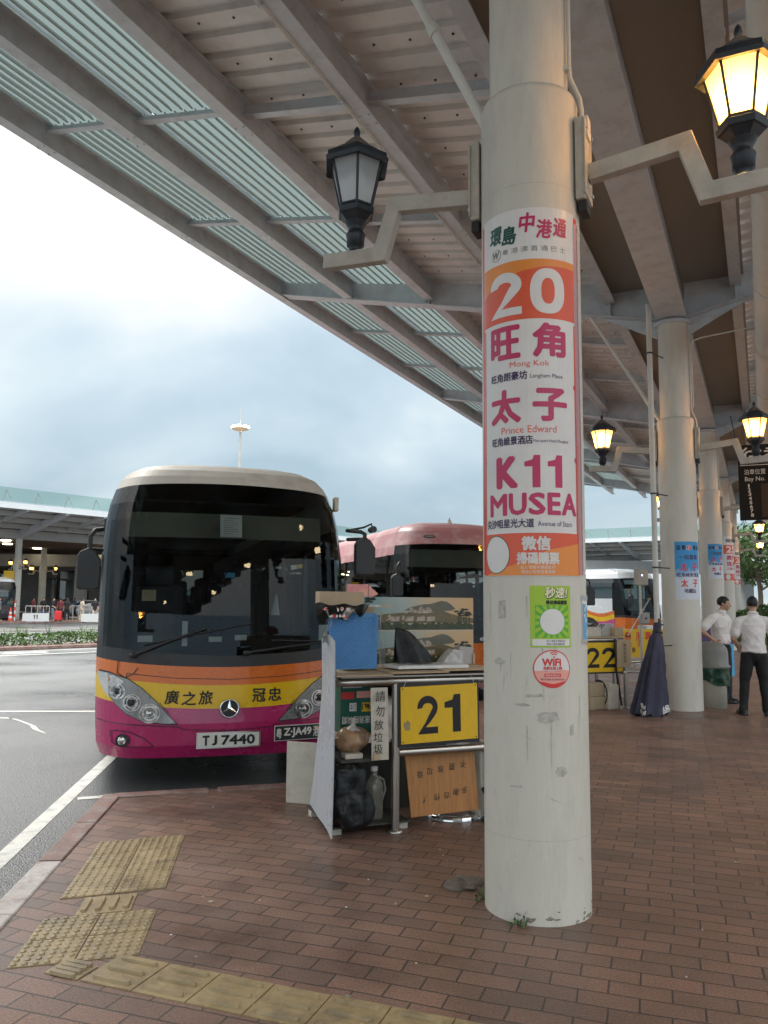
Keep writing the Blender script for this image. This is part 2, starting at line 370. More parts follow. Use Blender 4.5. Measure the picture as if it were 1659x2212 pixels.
def bricks():
    m, nt, N, L, b = _nodes('red_brick_paving')
    tc = N.new('ShaderNodeTexCoord')
    mp = N.new('ShaderNodeMapping'); mp.inputs['Rotation'].default_value = (0, 0, R(19.6)); L.new(tc.outputs['Object'], mp.inputs[0])
    # a slow wobble: settled, uneven courses
    wn = N.new('ShaderNodeTexNoise'); wn.inputs['Scale'].default_value = .9; wn.inputs['Detail'].default_value = 2; L.new(mp.outputs[0], wn.inputs['Vector'])
    ws = N.new('ShaderNodeVectorMath'); ws.operation = 'MULTIPLY_ADD'; L.new(wn.outputs['Color'], ws.inputs[0]); ws.inputs[1].default_value = (.09, .075, 0); L.new(mp.outputs[0], ws.inputs[2])
    def brick(c1, c2, cm):
        k = N.new('ShaderNodeTexBrick'); k.inputs['Scale'].default_value = 1; k.offset = .5
        k.inputs['Brick Width'].default_value = .255; k.inputs['Row Height'].default_value = .122; k.inputs['Mortar Size'].default_value = .0046
        k.inputs['Mortar Smooth'].default_value = .25
        k.inputs['Color1'].default_value = c1; k.inputs['Color2'].default_value = c2; k.inputs['Mortar'].default_value = cm
        L.new(ws.outputs[0], k.inputs['Vector']); return k
    k = brick((.245, .142, .105, 1), (.162, .104, .080, 1), (.058, .044, .038, 1))
    kr = brick((.0, .0, .0, 1), (1, 1, 1, 1), (.5, .5, .5, 1))
    n = N.new('ShaderNodeTexNoise'); n.inputs['Scale'].default_value = 90; n.inputs['Detail'].default_value = 4; L.new(tc.outputs['Object'], n.inputs['Vector'])
    n2 = N.new('ShaderNodeTexNoise'); n2.inputs['Scale'].default_value = 1.1; n2.inputs['Detail'].default_value = 8; n2.inputs['Roughness'].default_value = .7; L.new(tc.outputs['Object'], n2.inputs['Vector'])
    mr = N.new('ShaderNodeMapRange'); mr.inputs[1].default_value = .3; mr.inputs[2].default_value = .7; mr.inputs[3].default_value = .72; mr.inputs[4].default_value = 1.3; L.new(n.outputs['Fac'], mr.inputs[0])
    mr2 = N.new('ShaderNodeMapRange'); mr2.inputs[1].default_value = .35; mr2.inputs[2].default_value = .65; mr2.inputs[3].default_value = .66; mr2.inputs[4].default_value = 1.22; L.new(n2.outputs['Fac'], mr2.inputs[0])
    mu = N.new('ShaderNodeMath'); mu.operation = 'MULTIPLY'; L.new(mr.outputs[0], mu.inputs[0]); L.new(mr2.outputs[0], mu.inputs[1])
    h = N.new('ShaderNodeHueSaturation'); L.new(k.outputs['Color'], h.inputs['Color']); L.new(mu.outputs[0], h.inputs['Value']); L.new(h.outputs[0], b.inputs['Base Color'])
    rr = N.new('ShaderNodeMapRange'); rr.inputs[1].default_value = .35; rr.inputs[2].default_value = .65; rr.inputs[3].default_value = .30; rr.inputs[4].default_value = .60
    L.new(n2.outputs['Fac'], rr.inputs[0]); L.new(rr.outputs[0], b.inputs['Roughness'])
    # heights: joints sunk, every brick a little up or down, grain
    sb = N.new('ShaderNodeMath'); sb.operation = 'MULTIPLY'; L.new(k.outputs['Fac'], sb.inputs[0]); sb.inputs[1].default_value = -1.0
    bw = N.new('ShaderNodeRGBToBW'); L.new(kr.outputs['Color'], bw.inputs[0])
    ad = N.new('ShaderNodeMath'); ad.operation = 'MULTIPLY_ADD'; L.new(bw.outputs[0], ad.inputs[0]); ad.inputs[1].default_value = .35; L.new(sb.outputs[0], ad.inputs[2])
    ad2 = N.new('ShaderNodeMath'); ad2.operation = 'MULTIPLY_ADD'; L.new(n.outputs['Fac'], ad2.inputs[0]); ad2.inputs[1].default_value = .28; L.new(ad.outputs[0], ad2.inputs[2])
    bp = N.new('ShaderNodeBump'); bp.inputs['Strength'].default_value = .8; bp.inputs['Distance'].default_value = .007
    L.new(ad2.outputs[0], bp.inputs['Height']); L.new(bp.outputs[0], b.inputs['Normal'])
    return m
M['asphalt'] = asphalt(); M['brick'] = bricks()
M['kerb_red'] = mat('worn_red_kerb', (.21, .125, .105), .6, var=.3, scale=7, dirt=(.36, .31, .29), damt=.8, dscale=5, bump=.5, bscale=30)
M['kerb_white'] = mat('worn_white_kerb', (.50, .46, .44), .6, var=.15, scale=7, dirt=(.24, .17, .15), damt=.95, dscale=6, bump=.5, bscale=30)
M['line'] = mat('worn_road_paint', (.62, .62, .58), .6, var=.1, scale=9, dirt=(.2, .2, .2), damt=.7, dscale=7, bump=.3, bscale=70)
M['tactile'] = mat('yellow_tactile_tile', (.36, .275, .145), .36, var=.22, scale=5, dirt=(.13, .105, .075), damt=.75, dscale=4, bump=.3, bscale=80)
RZ = -.13
g = MB(); g.add([(-900, -900, RZ), (900, -900, RZ), (900, 900, RZ), (-900, 900, RZ)], [(0, 1, 2, 3)], M['asphalt']); structure(g.build('road'))
saw = []
for k in range(-3, 7):
    saw += [(Vector((-2.33 + 2.97 * k, 7.02 + 6.34 * k)), 'corner'), (Vector((1.207 + 2.97 * k, 8.10 + 6.34 * k)), 'inner')]
poly = [p for p, _ in saw] + [Vector((62, 62)), Vector((40, -14))]
g = MB(); n = len(poly)
g.add([(p.x, p.y, 0) for p in poly] + [(p.x, p.y, RZ - .05) for p in poly], [tuple(reversed(range(n)))] + [(i, (i + 1) % n, n + (i + 1) % n, n + i) for i in range(n)], M['brick'])
pv = structure(g.build('pavement'))
bm = bmesh.new(); bm.from_mesh(pv.data); bmesh.ops.recalc_face_normals(bm, faces=bm.faces[:]); bm.to_mesh(pv.data); bm.free()
g = MB(); kr = random.Random(3)
for i in range(len(saw) - 1):
    a, b = saw[i][0], saw[i + 1][0]; d = (b - a); ln = d.length; d.normalize(); nrm = Vector((d.y, -d.x))      # towards the pavement
    if nrm.dot(Vector((1, -.2))) < 0: nrm = -nrm
    k = max(1, round(ln / .92))
    for j in range(k):
        p = a + d * (ln * j / k + .006); q = a + d * (ln * (j + 1) / k - .006)
        if saw[i][1] == 'corner': q -= d * 0; 
        near = saw[i][1] == 'inner' and not (j > k * .62 and i == 5)
        c = (p + q) / 2 + nrm * .062
        dz = kr.uniform(-.004, .006)
        ang = math.atan2(d.y, d.x)
        g.box((c.x, c.y, -.075 + dz), ((q - p).length - (.13 if j == 0 and saw[i][1] == 'corner' else 0), .15, .17), M['kerb_white'] if near else M['kerb_red'], rotz(ang))
structure(g.build('kerb', bevel=.012))
def road_line(name, pts, wd, m=None):
    g = MB(); pts = [Vector((x, y)) for x, y in pts]
    vs = []
    for i, p in enumerate(pts):
        d = (pts[min(i + 1, len(pts) - 1)] - pts[max(i - 1, 0)]).normalized(); nn = Vector((-d.y, d.x)) * wd / 2
        vs += [(p.x + nn.x, p.y + nn.y, RZ + .004), (p.x - nn.x, p.y - nn.y, RZ + .004)]
    g.add(vs, [(2 * i, 2 * i + 1, 2 * i + 3, 2 * i + 2) for i in range(len(pts) - 1)], m or M['line']); return structure(g.build(name))
road_line('road_marking_line', [(-2.2, 2.6), (-2.59, 5.7), (-3.04, 9.23), (-4.3, 19)], .13)
road_line('road_marking_line', [(-2.715, 7.43), (-2.46, 7.53)], .10)
road_line('road_marking_line', [(-9.5, 12.70), (-6.0, 12.93), (-3.6, 13.10)], .11)
HD = Vector((.677, .735)).normalized(); HN = Vector((-HD.y, HD.x))
def hp(a, o): q = Vector((-12.97, 27.7)) + HD * a + HN * o; return (q.x, q.y)
road_line('road_marking_line', [hp(-18, -2.7), hp(12, -2.7)], .16)
road_line('road_marking_line', [hp(-18, -1.0), hp(12, -1.0)], .14)
for k in range(5): road_line('road_marking_line', [hp(-9 + 4.2 * k, -1.7), hp(-7.6 + 4.2 * k, -1.7)], .5)
road_line('road_marking_line', [hp(-14, 17), hp(16, 17)], .2)
road_line('road_marking_line', [hp(-9, 8), hp(1.2, 19.5)], .2)
g = MB(); sp = random.Random(11)                                     # spilt white paint on the road
pts = [(-6.3, 12.3), (-5.9, 12.25), (-5.5, 12.22), (-5.2, 11.9), (-4.9, 11.55), (-4.7, 11.2), (-4.45, 10.9)]
vs = []
for i, (x, y) in enumerate(pts):
    wv = sp.uniform(.02, .09); vs += [(x - wv, y + wv * .6, RZ + .004), (x + wv, y - wv * .6, RZ + .004)]
g.add(vs, [(2 * i, 2 * i + 1, 2 * i + 3, 2 * i + 2) for i in range(len(pts) - 1)], M['line'])
structure(g.build('paint_spill_marking'))
# tactile paving: raised dots and bars, flush with the bricks
TS = .285
def tile_frame(O, ang):
    X = Vector((math.cos(ang), math.sin(ang), 0)); Y = Vector((-X.y, X.x, 0)); return Vector((*O, 0)), X, Y
g = MB(); tr = random.Random(5)
def tile(O, X, Y, wd, dp, kind, wear=1.0):
    q = .004; z0, z1 = -.02, .006 + tr.uniform(-.002, .002)
    g.prism([(q, q), (wd - q, q), (wd - q, dp - q), (q, dp - q)], O + Vector((0, 0, z0)), X, Y, (0, 0, z1 - z0), M['tactile'])
    if kind == 'dots':
        nx, ny = round(wd / .047), round(dp / .047)
        for i in range(nx):
            for j in range(ny):
                c = O + X * (wd * (i + .5) / nx) + Y * (dp * (j + .5) / ny)
                h = .0065 * wear * tr.uniform(.6, 1.1)
                g.lathe([(.0155, z1 - .001), (.0145, z1 + h * .6), (.010, z1 + h), (0.0005, z1 + h * 1.05)], M['tactile'], (c.x, c.y, 0), 8)
    else:
        ax = kind == 'bars_x'; k = 3 if dp > .2 else 4
        if not ax: k = 4
        for i in range(k):
            if ax: c = O + X * wd / 2 + Y * (dp * (i + .5) / k); l, t_ = wd * .72, X
            else: c = O + X * (wd * (i + .5) / k) + Y * dp / 2; l, t_ = dp * .72, Y
            n_ = Vector((-t_.y, t_.x, 0)); h = .014 * wear; prof = []
            outl = []
            for s_ in (1, -1):
                for a in range(7):
                    th = s_ * (math.pi / 2) - math.pi / 2 * 0 + (a - 3) / 3 * math.pi / 2 - (0 if s_ == 1 else 0)
                    th = (0 if s_ == 1 else math.pi) + (a - 3) / 3 * math.pi / 2
                    outl.append((s_ * (l / 2 - .018) + math.cos(th) * .018, math.sin(th) * .018))
            top = [(x * .985, y * .74) for x, y in outl]; m_ = len(outl)
            vs = [c + t_ * x + n_ * y + Vector((0, 0, z1 - .001)) for x, y in outl] + [c + t_ * x + n_ * y + Vector((0, 0, z1 + h)) for x, y in top]
            g.add(vs, [(i2, (i2 + 1) % m_, m_ + (i2 + 1) % m_, m_ + i2) for i2 in range(m_)], M['tactile'], True); g.add(vs[m_:], [tuple(range(m_))], M['tactile'])
O, X, Y = tile_frame((-1.768, 4.637), R(19.5)); Y = Vector((math.cos(R(98)), math.sin(R(98)), 0))
for cx_ in range(2):
    y0 = 0
    for dp, kd in ((TS * .72, 'dots'), (TS, 'dots'), (TS, 'dots'), (TS, 'dots')):
        tile(O + X * TS * cx_ + Y * y0, X, Y, TS, dp, kd, .75 if y0 < .4 else 1.0); y0 += dp
O, X, Y = tile_frame((-1.599, 4.40), R(16)); Y = Vector((math.cos(R(98)), math.sin(R(98)), 0)); tile(O + Y * .004, X, Y, TS, .262, 'bars_y')
O, X, Y = tile_frame((-1.672, 3.80), R(15.2)); Y = Vector((math.cos(R(97)), math.sin(R(97)), 0))
for a in range(2):
    for b_ in range(2): tile(O + X * TS * a + Y * TS * b_, X, Y, TS, TS, 'dots')
O, X, Y = tile_frame((-1.304, 3.693), R(-20.4))
for k in range(-1, 7):
    wd = .268
    if k == -1: tile(O - X * .20, X, Y, .19, TS * .5, 'bars_x', .8); continue
    tile(O + X * wd * k, X, Y, wd, TS, 'bars_x', .9)
structure(g.build('tactile_paving'))
# broken mortar by the big pillar and small litter
M['mortar'] = mat('broken_mortar', (.17, .145, .12), .9, var=.3, scale=12, bump=.8, bscale=25)
# ================================================================== CANOPY
T0, T1 = -2 * BAY - 1.5, 40.5                       # extent along the pillar row
def roof(s): return 6.94 + .17 * abs(s)
canopy = thing('station_canopy', 'grey steel canopy over the platform, beige corrugated sheets and green glass louvres', 'canopy', (C1.x, C1.y, 0), ROWZ)
# local frame: x = -s (positive away from the buses), y = t
def ibeam(g, x, y0, y1, ztop, dp, fl, m, slope=0.0, tf=.018, tw=.014):
    """I-section along local y; slope = dz/dx of the roof it hangs from"""
    def pl_(pts):
        g.prism(pts, (x, y0, 0), (1, 0, 0), (0, 0, 1), (0, y1 - y0, 0), m)
    h = fl / 2
    pl_([(-h, ztop - dp), (h, ztop - dp), (h, ztop - dp + tf), (-h, ztop - dp + tf)])
    pl_([(-tw / 2, ztop - dp + tf), (tw / 2, ztop - dp + tf), (tw / 2, ztop - tf), (-tw / 2, ztop - tf)])
    pl_([(-h, ztop - tf), (h, ztop - tf), (h, ztop), (-h, ztop)])
PS = [.98, 2.62, 4.30, 6.00, 7.62]
for sgn in (-1, 1):
    for s_ in PS:
        g = MB(); ibeam(g, sgn * s_, T0, T1, roof(s_) - .02, .36, .17, M['steel_paint']); g.build('beam', canopy)
g = MB(); ibeam(g, 0, T0, T1, 6.98, .70, .47, M['steel_paint'], tf=.03, tw=.30); g.build('main_girder', canopy)
# tapered cantilevers over every pillar
for k in range(-2, 5):
    for sgn in (-1, 1):
        y = k * BAY; g = MB(); a, b = .20, 7.78
        def zb(s): return 6.26 + .2165 * s if s < 7.8 else 0
        def sec(y0, y1, z0f, z1f):
            vs = []
            for s_ in (a, b):
                vs += [(sgn * s_, y0, z0f(s_)), (sgn * s_, y1, z0f(s_)), (sgn * s_, y1, z1f(s_)), (sgn * s_, y0, z1f(s_))]
            g.add(vs, [(0, 1, 2, 3), (7, 6, 5, 4), (0, 4, 5, 1), (1, 5, 6, 2), (2, 6, 7, 3), (3, 7, 4, 0)], M['steel_paint'])
        sec(y - .13, y + .13, zb, lambda s: zb(s) + .022)
        sec(y - .009, y + .009, lambda s: zb(s) + .022, lambda s: roof(s) - .03)
        for s_ in PS: g.box((sgn * s_, y - .07, (zb(s_) + roof(s_) - .36) / 2 + .01), (.014, .118, max(.02, roof(s_) - .39 - zb(s_))), M['steel_paint'])
        # haunch at the pillar
        g.prism([(sgn * .24, 6.02), (sgn * .24, zb(.24) - .004), (sgn * 1.15, zb(1.15) - .004)], (0, y - .011, 0), (1, 0, 0), (0, 0, 1), (0, .022, 0), M['steel_paint'])
        g.build('cantilever_beam', canopy)
# cross members between the purlins
for k in range(-6, 14):
    if k % 3 == 0: continue
    y = k * BAY / 3
    for sgn in (-1, 1):
        g = MB()
        for i in range(len(PS) - 1):
            s0, s1 = PS[i] + .012, PS[i + 1] - .012
            dz = .17 if i < 2 else .10
            for (yy0, yy1, o0, o1) in ((y - .055, y + .055, dz, dz - .014), (y - .006, y + .006, dz - .014, .012)):
                vs = []
                for s_ in (s0, s1):
                    z = roof(s_) - .03; vs += [(sgn * s_, yy0, z - o0), (sgn * s_, yy1, z - o0), (sgn * s_, yy1, z - o1), (sgn * s_, yy0, z - o1)]
                g.add(vs, [(0, 1, 2, 3), (7, 6, 5, 4), (0, 4, 5, 1), (1, 5, 6, 2), (2, 6, 7, 3), (3, 7, 4, 0)], M['steel_paint'])
        if sgn < 0 and 0 < y < 22:                                   # bolted end cleats
            for i, s_ in enumerate(PS):
                for dx in (-.055, .055):
                    for dy in (-.09, .09): g.cyl((sgn * s_ + dx, y + dy, roof(s_) - .384), (sgn * s_ + dx, y + dy, roof(s_) - .40), .013, M['steel_paint'], 6)
        g.build('cross_beam', canopy)
# corrugated sheets (ribs run across the canopy)
def corrug(s0, s1, sgn, name):
    g = MB(); per = .345; prof = [(0, 0), (.215, 0), (.235, .055), (.325, .055), (.345, 0)]
    ys = []; y = T0
    while y < T1:
        for a, h in prof[:-1]: ys.append((y + a, h))
        y += per
    vs = []
    for yy, h in ys:
        for s_ in (s0, s1): vs.append((sgn * s_, yy, roof(s_) + h))
    g.add(vs, [(2 * i, 2 * i + 2, 2 * i + 3, 2 * i + 1) for i in range(len(ys) - 1)], M['deck'])
    # small self-drilling screw heads
    for q in range(0, len(ys) - 4, 8):
        if not -1 < ys[q][0] < 20: continue
        for s_ in (s0 + .35, (s0 + s1) / 2, s1 - .4):
            g.box((sgn * s_, ys[q][0] + .11, roof(s_) - .006), (.022, .022, .012), M['black'])
    g.build(name, canopy)
corrug(1.0, 2.61, -1, 'corrugated_sheet'); corrug(2.62, 4.30, -1, 'corrugated_sheet'); corrug(1.0, 7.6, 1, 'corrugated_sheet')
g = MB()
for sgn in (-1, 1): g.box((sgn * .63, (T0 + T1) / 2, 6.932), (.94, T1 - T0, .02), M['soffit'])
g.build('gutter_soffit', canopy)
# louvred skylight between the outer purlins
for (s0, s1) in ((4.30, 6.00), (6.00, 7.62)):
    g = MB(); g.add([(-s0 + .03, T0, roof(s0) + .14), (-s1 + (.04 if s1 < 7 else -.14), T0, roof(s1) + .14), (-s1 + (.04 if s1 < 7 else -.14), T1, roof(s1) + .14), (-s0 + .03, T1, roof(s0) + .14)], [(0, 3, 2, 1)], M['skyglass']); g.box((-s0 + .01, (T0 + T1) / 2, roof(s0) + .06), (.02, T1 - T0, .18), M['steel_paint'])
    g.build('skylight_glass', canopy)
    for k in range(-6, 13):
        y0, y1 = k * BAY / 3 + .06, (k + 1) * BAY / 3 - .06
        g = MB(); nb = 10
        rm = Matrix.Rotation(R(52), 3, 'Y')
        for i in range(nb):
            s_ = s0 + .12 + (s1 - s0 - .22) * i / (nb - 1)
            g.box((-s_, (y0 + y1) / 2, roof(s_) - .01), (.115, y1 - y0, .020), M['louvre'], rm)
        g.build('louvre_panel', canopy)
g = MB(); g.box((-7.78, (T0 + T1) / 2, roof(7.7) + .03), (.07, T1 - T0, .26), M['steel_paint']); g.build('fascia', canopy)
# long pale ventilation duct under the other half of the canopy
g = MB(); g.cyl((1.50, T0, 6.02), (1.50, T1, 6.02), .27, M['pole'], 28)
for k in range(0, 20): g.cyl((1.50, T0 + 3 * k, 6.02), (1.50, T0 + 3 * k + .05, 6.02), .285, M['pole'], 28)
o = g.build('ventilation_duct', loc=(C1.x, C1.y, 0), rz=ROWZ); tag(o, 'long round pale duct running under the canopy beside the lit lanterns', 'duct')

g = MB(); g.tube([(-2.72, T0, 6.99), (-2.72, T1, 6.99)], .014, M['pole'], 6); g.tube([(-1.06, T0, 6.80), (-1.06, T1, 6.80)], .016, M['pole'], 6)
for k in range(9): y = -2 + 1.53 * k; g.box((-2.72, y, 6.99), (.05, .03, .05), M['steel_paint']); g.box((-1.06, y, 6.80), (.05, .03, .05), M['steel_paint'])
g.build('cable_conduit', canopy)
g = MB(); g.tube([(-2.6 + .45 * math.sin(i / 12 * math.pi) * .2, 7.2 + i * .12, 6.72 - .22 * math.sin(i / 12 * math.pi)) for i in range(13)], .007, M['black'], 5); g.build('loose_cable', canopy)
# ------------------------------------------------------------------ pillars
PR, PT = .288, 4.64
def pillar(k, label, lod=40):
    c = ST(0, k * BAY); t = thing('pillar', label, 'pillar', c, 0, 'pillars holding up the canopy')
    g = MB(); g.lathe([(PR, 0), (PR, .8), (PR, 2.4), (PR, PT - .05), (PR - .012, PT - .012), (PR - .05, PT), (.2, PT + .002)], M['pillar'], n=lod); g.build('sleeve', t)
    g = MB(); g.lathe([(.234, PT - .02), (.234, 6.24)], M['pillar'], n=lod); g.lathe([(.225, 6.2), (.30, 6.205), (.30, 6.255), (.2, 6.256)], M['steel_paint'], n=lod); g.build('shaft', t)
    return t
pil = [pillar(0, 'nearest thick pale pillar wrapped with the number 20 poster'), pillar(1, 'pale pillar with blue poster between the grey bin and the folded umbrella'),
       pillar(2, 'third pillar of the row, blue poster, just behind the grey bin', 24), pillar(3, 'fourth pillar of the row carrying the red and white 25 poster', 24),
       pillar(4, 'farthest slim-looking pillar of the row, red poster half hidden', 24)]
pillar(-1, 'plain pale pillar behind the viewer', 24); pillar(-2, 'second plain pale pillar behind the viewer', 24)
# scuffs and grime ring on the nearest pillar, as thin marks on its paint
M['scuff'] = mat('pillar_scuff', (.42, .40, .35), .7, var=.35, scale=40, dirt=(.6, .59, .53), damt=.9, dscale=22)
def cylmap(r, a0, base=.003):
    def f(x, z, d=0.0):
        a = a0 + x / r; q = r + base + d
        return Vector((q * math.sin(a), -q * math.cos(a), z))
    return f
g = MB(); cm = cylmap(PR, R(-8), .0008); sr = random.Random(4)
for k in range(26):
    x, z = sr.uniform(-.34, .34), sr.uniform(.12, 1.25); a = sr.uniform(-1.3, 1.3) if k % 3 else 1.5; l = sr.uniform(.02, .13); wv = sr.uniform(.0008, .0022)
    dx, dz = math.cos(a) * l, math.sin(a) * l
    g.flat([(x, z), (x + dx * .5 + wv, z + dz * .55 - wv), (x + dx, z + dz), (x + dx * .5 - wv, z + dz * .5 + wv)], cm, M['scuff'], 0, .03)
for (x, z, wx, wz) in ((.05, 1.05, .07, .035), (.12, .77, .035, .03), (-.08, 1.11, .05, .008), (-.22, 1.33, .04, .02)):
    pts = [(x + wx * math.cos(a) * sr.uniform(.7, 1.1), z + wz * math.sin(a) * sr.uniform(.7, 1.1)) for a in [i * .45 for i in range(14)]]
    g.flat(pts, cm, M['scuff'], 0, .03)
for k in range(20):                                                   # splash dirt and flaking round the foot, drips and tape marks higher up
    x = sr.uniform(-.15, .43); z = abs(sr.gauss(0, .035)) + .002; s_ = sr.uniform(.004, .014) * (1 if z < .08 else .5)
    g.flat([(x + s_ * 1.8 * sr.uniform(.5, 1.2) * math.cos(a), max(.001, z + s_ * sr.uniform(.4, 1.1) * math.sin(a))) for a in [j * .8 for j in range(8)]], cm, M['grime'], .0002 + k * .000004, .03)
for k in range(16):
    x, z, l, wv = sr.uniform(-.35, .35), sr.uniform(1.0, 1.75), sr.uniform(.05, .30), sr.uniform(.0012, .003)
    g.flat([(x - wv, z), (x + wv, z), (x + wv * .4, z - l), (x - wv * .4, z - l * .96)], cm, M['scuff'], .0004, .03)
for (x, z, w_, h_) in ((-.20, 1.56, .05, .10), (-.02, 1.15, .09, .02), (.19, .95, .03, .06), (-.12, .68, .07, .015)):
    g.flat([(x - w_ / 2, z), (x + w_ / 2, z + .004), (x + w_ / 2 - .004, z + h_), (x - w_ / 2 + .003, z + h_ - .006)], cm, M['scuff'], .0005, .03)
for z in (.42, 3.93 + .08): g.flat([(-.42, z), (.42, z), (.42, z + .002), (-.42, z + .0015)], cm, M['scuff'], .0006, .03)
g.build('scuff_marks', pil[0])
for k, s0, s1 in ((0, (.29, 4.60), (1.12, 6.42)), (1, (.29, 4.72), (1.35, 6.60))):     # rain pipes from the roof into the pillar
    g = MB(); a = Vector((-s0[0] + .06, 0, s0[1] - .1)); b = Vector((-s1[0], 0, s1[1]))
    g.cyl(a, b, .032, M['pole'], 14); q = a.lerp(b, .44); dd = (b - a).normalized(); g.cyl(q - dd * .04, q + dd * .04, .041, M['pole'], 14)
    o = g.build('rain_pipe', loc=ST(0, k * BAY), rz=ROWZ)
    tag(o, ('slanting white rain pipe meeting the nearest pillar', 'slanting white rain pipe meeting the pillar by the umbrella')[k], 'pipe', 'slanting rain pipes')
# electric conduits with junction boxes
for k in range(4):
    t = thing('electric_conduit', ('thin electric conduit and small box on the number 20 pillar', 'thin conduit and box on the pillar by the umbrella', 'thin conduit and box on the third pillar of the row', 'thin conduit and box on the fourth pillar of the row')[k],
              'conduit', ST(0, k * BAY), ROWZ, 'conduits running down the pillars')
    g = MB(); g.tube([(.255, -.03, 6.1), (.255, -.03, 4.83), (.262, -.03, 4.74), (.315, -.03, 4.60), (.325, -.03, 4.52), (.325, -.03, 4.46)], .012, M['pole'], 8)
    g.box((.245, -.03, 4.80), (.03, .05, .014), M['steel_paint']); g.tube([(.335, -.03, 4.34), (.35, -.04, 4.28), (.345, -.045, 4.22), (.325, -.045, 4.20)], .010, M['steel_paint'], 8); g.build('tube', t)
    g = MB(); g.box((.332, -.03, 4.40), (.07, .085, .13), M['pole']); g.build('junction_box', t, bevel=.006)

# ------------------------------------------------------------------ street lanterns on bracket arms
M['arm'] = mat('cream_bracket', (.46, .43, .37), .55, var=.12, scale=8, dirt=(.26, .22, .17), damt=.5, dscale=7)
M['iron'] = mat('dark_lantern_iron', (.028, .034, .042), .42, .3, var=.25, scale=12)
M['rusty'] = mat('rusty_lantern_top', (.14, .11, .085), .7, var=.4, scale=30)
M['frost'] = translucent('frosted_lantern_glass', (.95, .98, 1.0), .75, see=.25)
M['litglass'] = translucent('lit_lantern_glass', (.85, .52, .18), .6, see=.42, emit=.34, ecol=(1, .50, .11))
M['bulb'] = emission('lantern_bulb', (1, .84, .52), 26)
M['deadbulb'] = mat('unlit_bulb', (.7, .7, .68), .3)
def lantern(lit, name='wall_lantern'):
    """local +x points away from the pillar axis"""
    t = thing(name, '-', 'lantern')
    g = MB(); g.box((.318, 0, 4.21), (.055, .17, .50), M['arm']); g.box((.349, 0, 4.21), (.010, .20, .46), M['arm'])
    for z in (4.03, 4.39):
        for y in (-.07, .07): g.cyl((.352, y, z), (.366, y, z), .012, M['steel_paint'], 8)
    g.box((.325, 0, 3.93), (.05, .12, .07), M['black']); g.build('wall_plate', t, bevel=.004)
    g = MB(); h = .05; wv = .035                                     # square tube with mitred elbows
    path = [(.352, 4.135), (.885, 4.20), (.985, 3.885), (1.40, 3.905)]
    outer = []; 
    P2 = [Vector(p) for p in path]
    def off(sg):
        r = []
        for i, p in enumerate(P2):
            d0 = (P2[i] - P2[i - 1]).normalized() if i else None; d1 = (P2[i + 1] - P2[i]).normalized() if i < 3 else None
            n0 = Vector((-d0.y, d0.x)) if d0 else None; n1 = Vector((-d1.y, d1.x)) if d1 else None
            if n0 is None: r.append(p + n1 * h * sg)
            elif n1 is None: r.append(p + n0 * h * sg)
            else:
                b = (n0 + n1).normalized(); r.append(p + b * h * sg / b.dot(n0))
        return r
    a, b = off(1), off(-1)
    vs = [(p.x, -wv, p.y) for p in a] + [(p.x, -wv, p.y) for p in b] + [(p.x, wv, p.y) for p in a] + [(p.x, wv, p.y) for p in b]
    fs = [(0, 4, 12, 8), (3, 11, 15, 7)]
    for i in range(3): fs += [(i, i + 1, 5 + i, 4 + i), (8 + i, 12 + i, 13 + i, 9 + i), (i, 8 + i, 9 + i, i + 1), (4 + i, 5 + i, 13 + i, 12 + i)]
    g.add(vs, fs, M['arm']); g.build('bracket_arm', t, bevel=.005)
    c = (1.175, 0, 0)
    g = MB(); z0 = 3.945
    g.lathe([(.045, z0), (.045, z0 + .03), (.058, z0 + .035), (.060, z0 + .09), (.064, z0 + .10), (.066, z0 + .115), (.050, z0 + .135), (.046, z0 + .15), (.058, z0 + .17), (.075, z0 + .20)], M['iron'], c, 20)
    g.build('neck', t)
    g = MB(); rr = [(.06, 4.13), (.115, 4.185), (.128, 4.19), (.134, 4.225), (.118, 4.235), (.03, 4.237)]
    g.lathe(rr, M['iron'], c, 6, False)
    zb, zt, rb, rt = 4.235, 4.545, .112, .183
    for i in range(6):
        a = math.pi / 3 * i; p = Vector((1.175 + rb * math.cos(a), rb * math.sin(a), zb)); q = Vector((1.175 + rt * math.cos(a), rt * math.sin(a), zt))
        g.cyl(p, q, .0085, M['iron'], 6)
    for z, r_ in ((zb + .004, rb), (zt - .012, rt)):
        g.lathe([(r_ - .012, z), (r_ + .008, z), (r_ + .008, z + .014), (r_ - .012, z + .014)], M['iron'], c, 6, False)
    g.build('lantern_frame', t)
    g = MB(); rim = [(.17, 4.535), (.232, 4.518), (.238, 4.545), (.226, 4.552), (.222, 4.585), (.205, 4.592), (.150, 4.632), (.120, 4.655), (.11, 4.662), (.03, 4.67)]
    g.lathe(rim, M['iron'], c, 6, False)
    g.lathe([(.105, 4.655), (.09, 4.68), (.05, 4.72), (.034, 4.735), (.026, 4.74)], M['rusty'], c, 12); g.build('cap', t)
    g = MB(); g.lathe([(.012, 4.735), (.018, 4.75), (.024, 4.775), (.018, 4.80), (.006, 4.82), (.0005, 4.822)], M['iron'], c, 10); g.build('finial', t)
    g = MB()
    for i in range(6):
        a0, a1 = math.pi / 3 * i, math.pi / 3 * (i + 1); s = .985
        g.add([(1.175 + rb * s * math.cos(a0), rb * s * math.sin(a0), zb + .018), (1.175 + rb * s * math.cos(a1), rb * s * math.sin(a1), zb + .018),
               (1.175 + rt * s * math.cos(a1), rt * s * math.sin(a1), zt - .012), (1.175 + rt * s * math.cos(a0), rt * s * math.sin(a0), zt - .012)], [(0, 1, 2, 3)], M['litglass'] if lit else M['frost'])
    g.build('glass_panes', t)
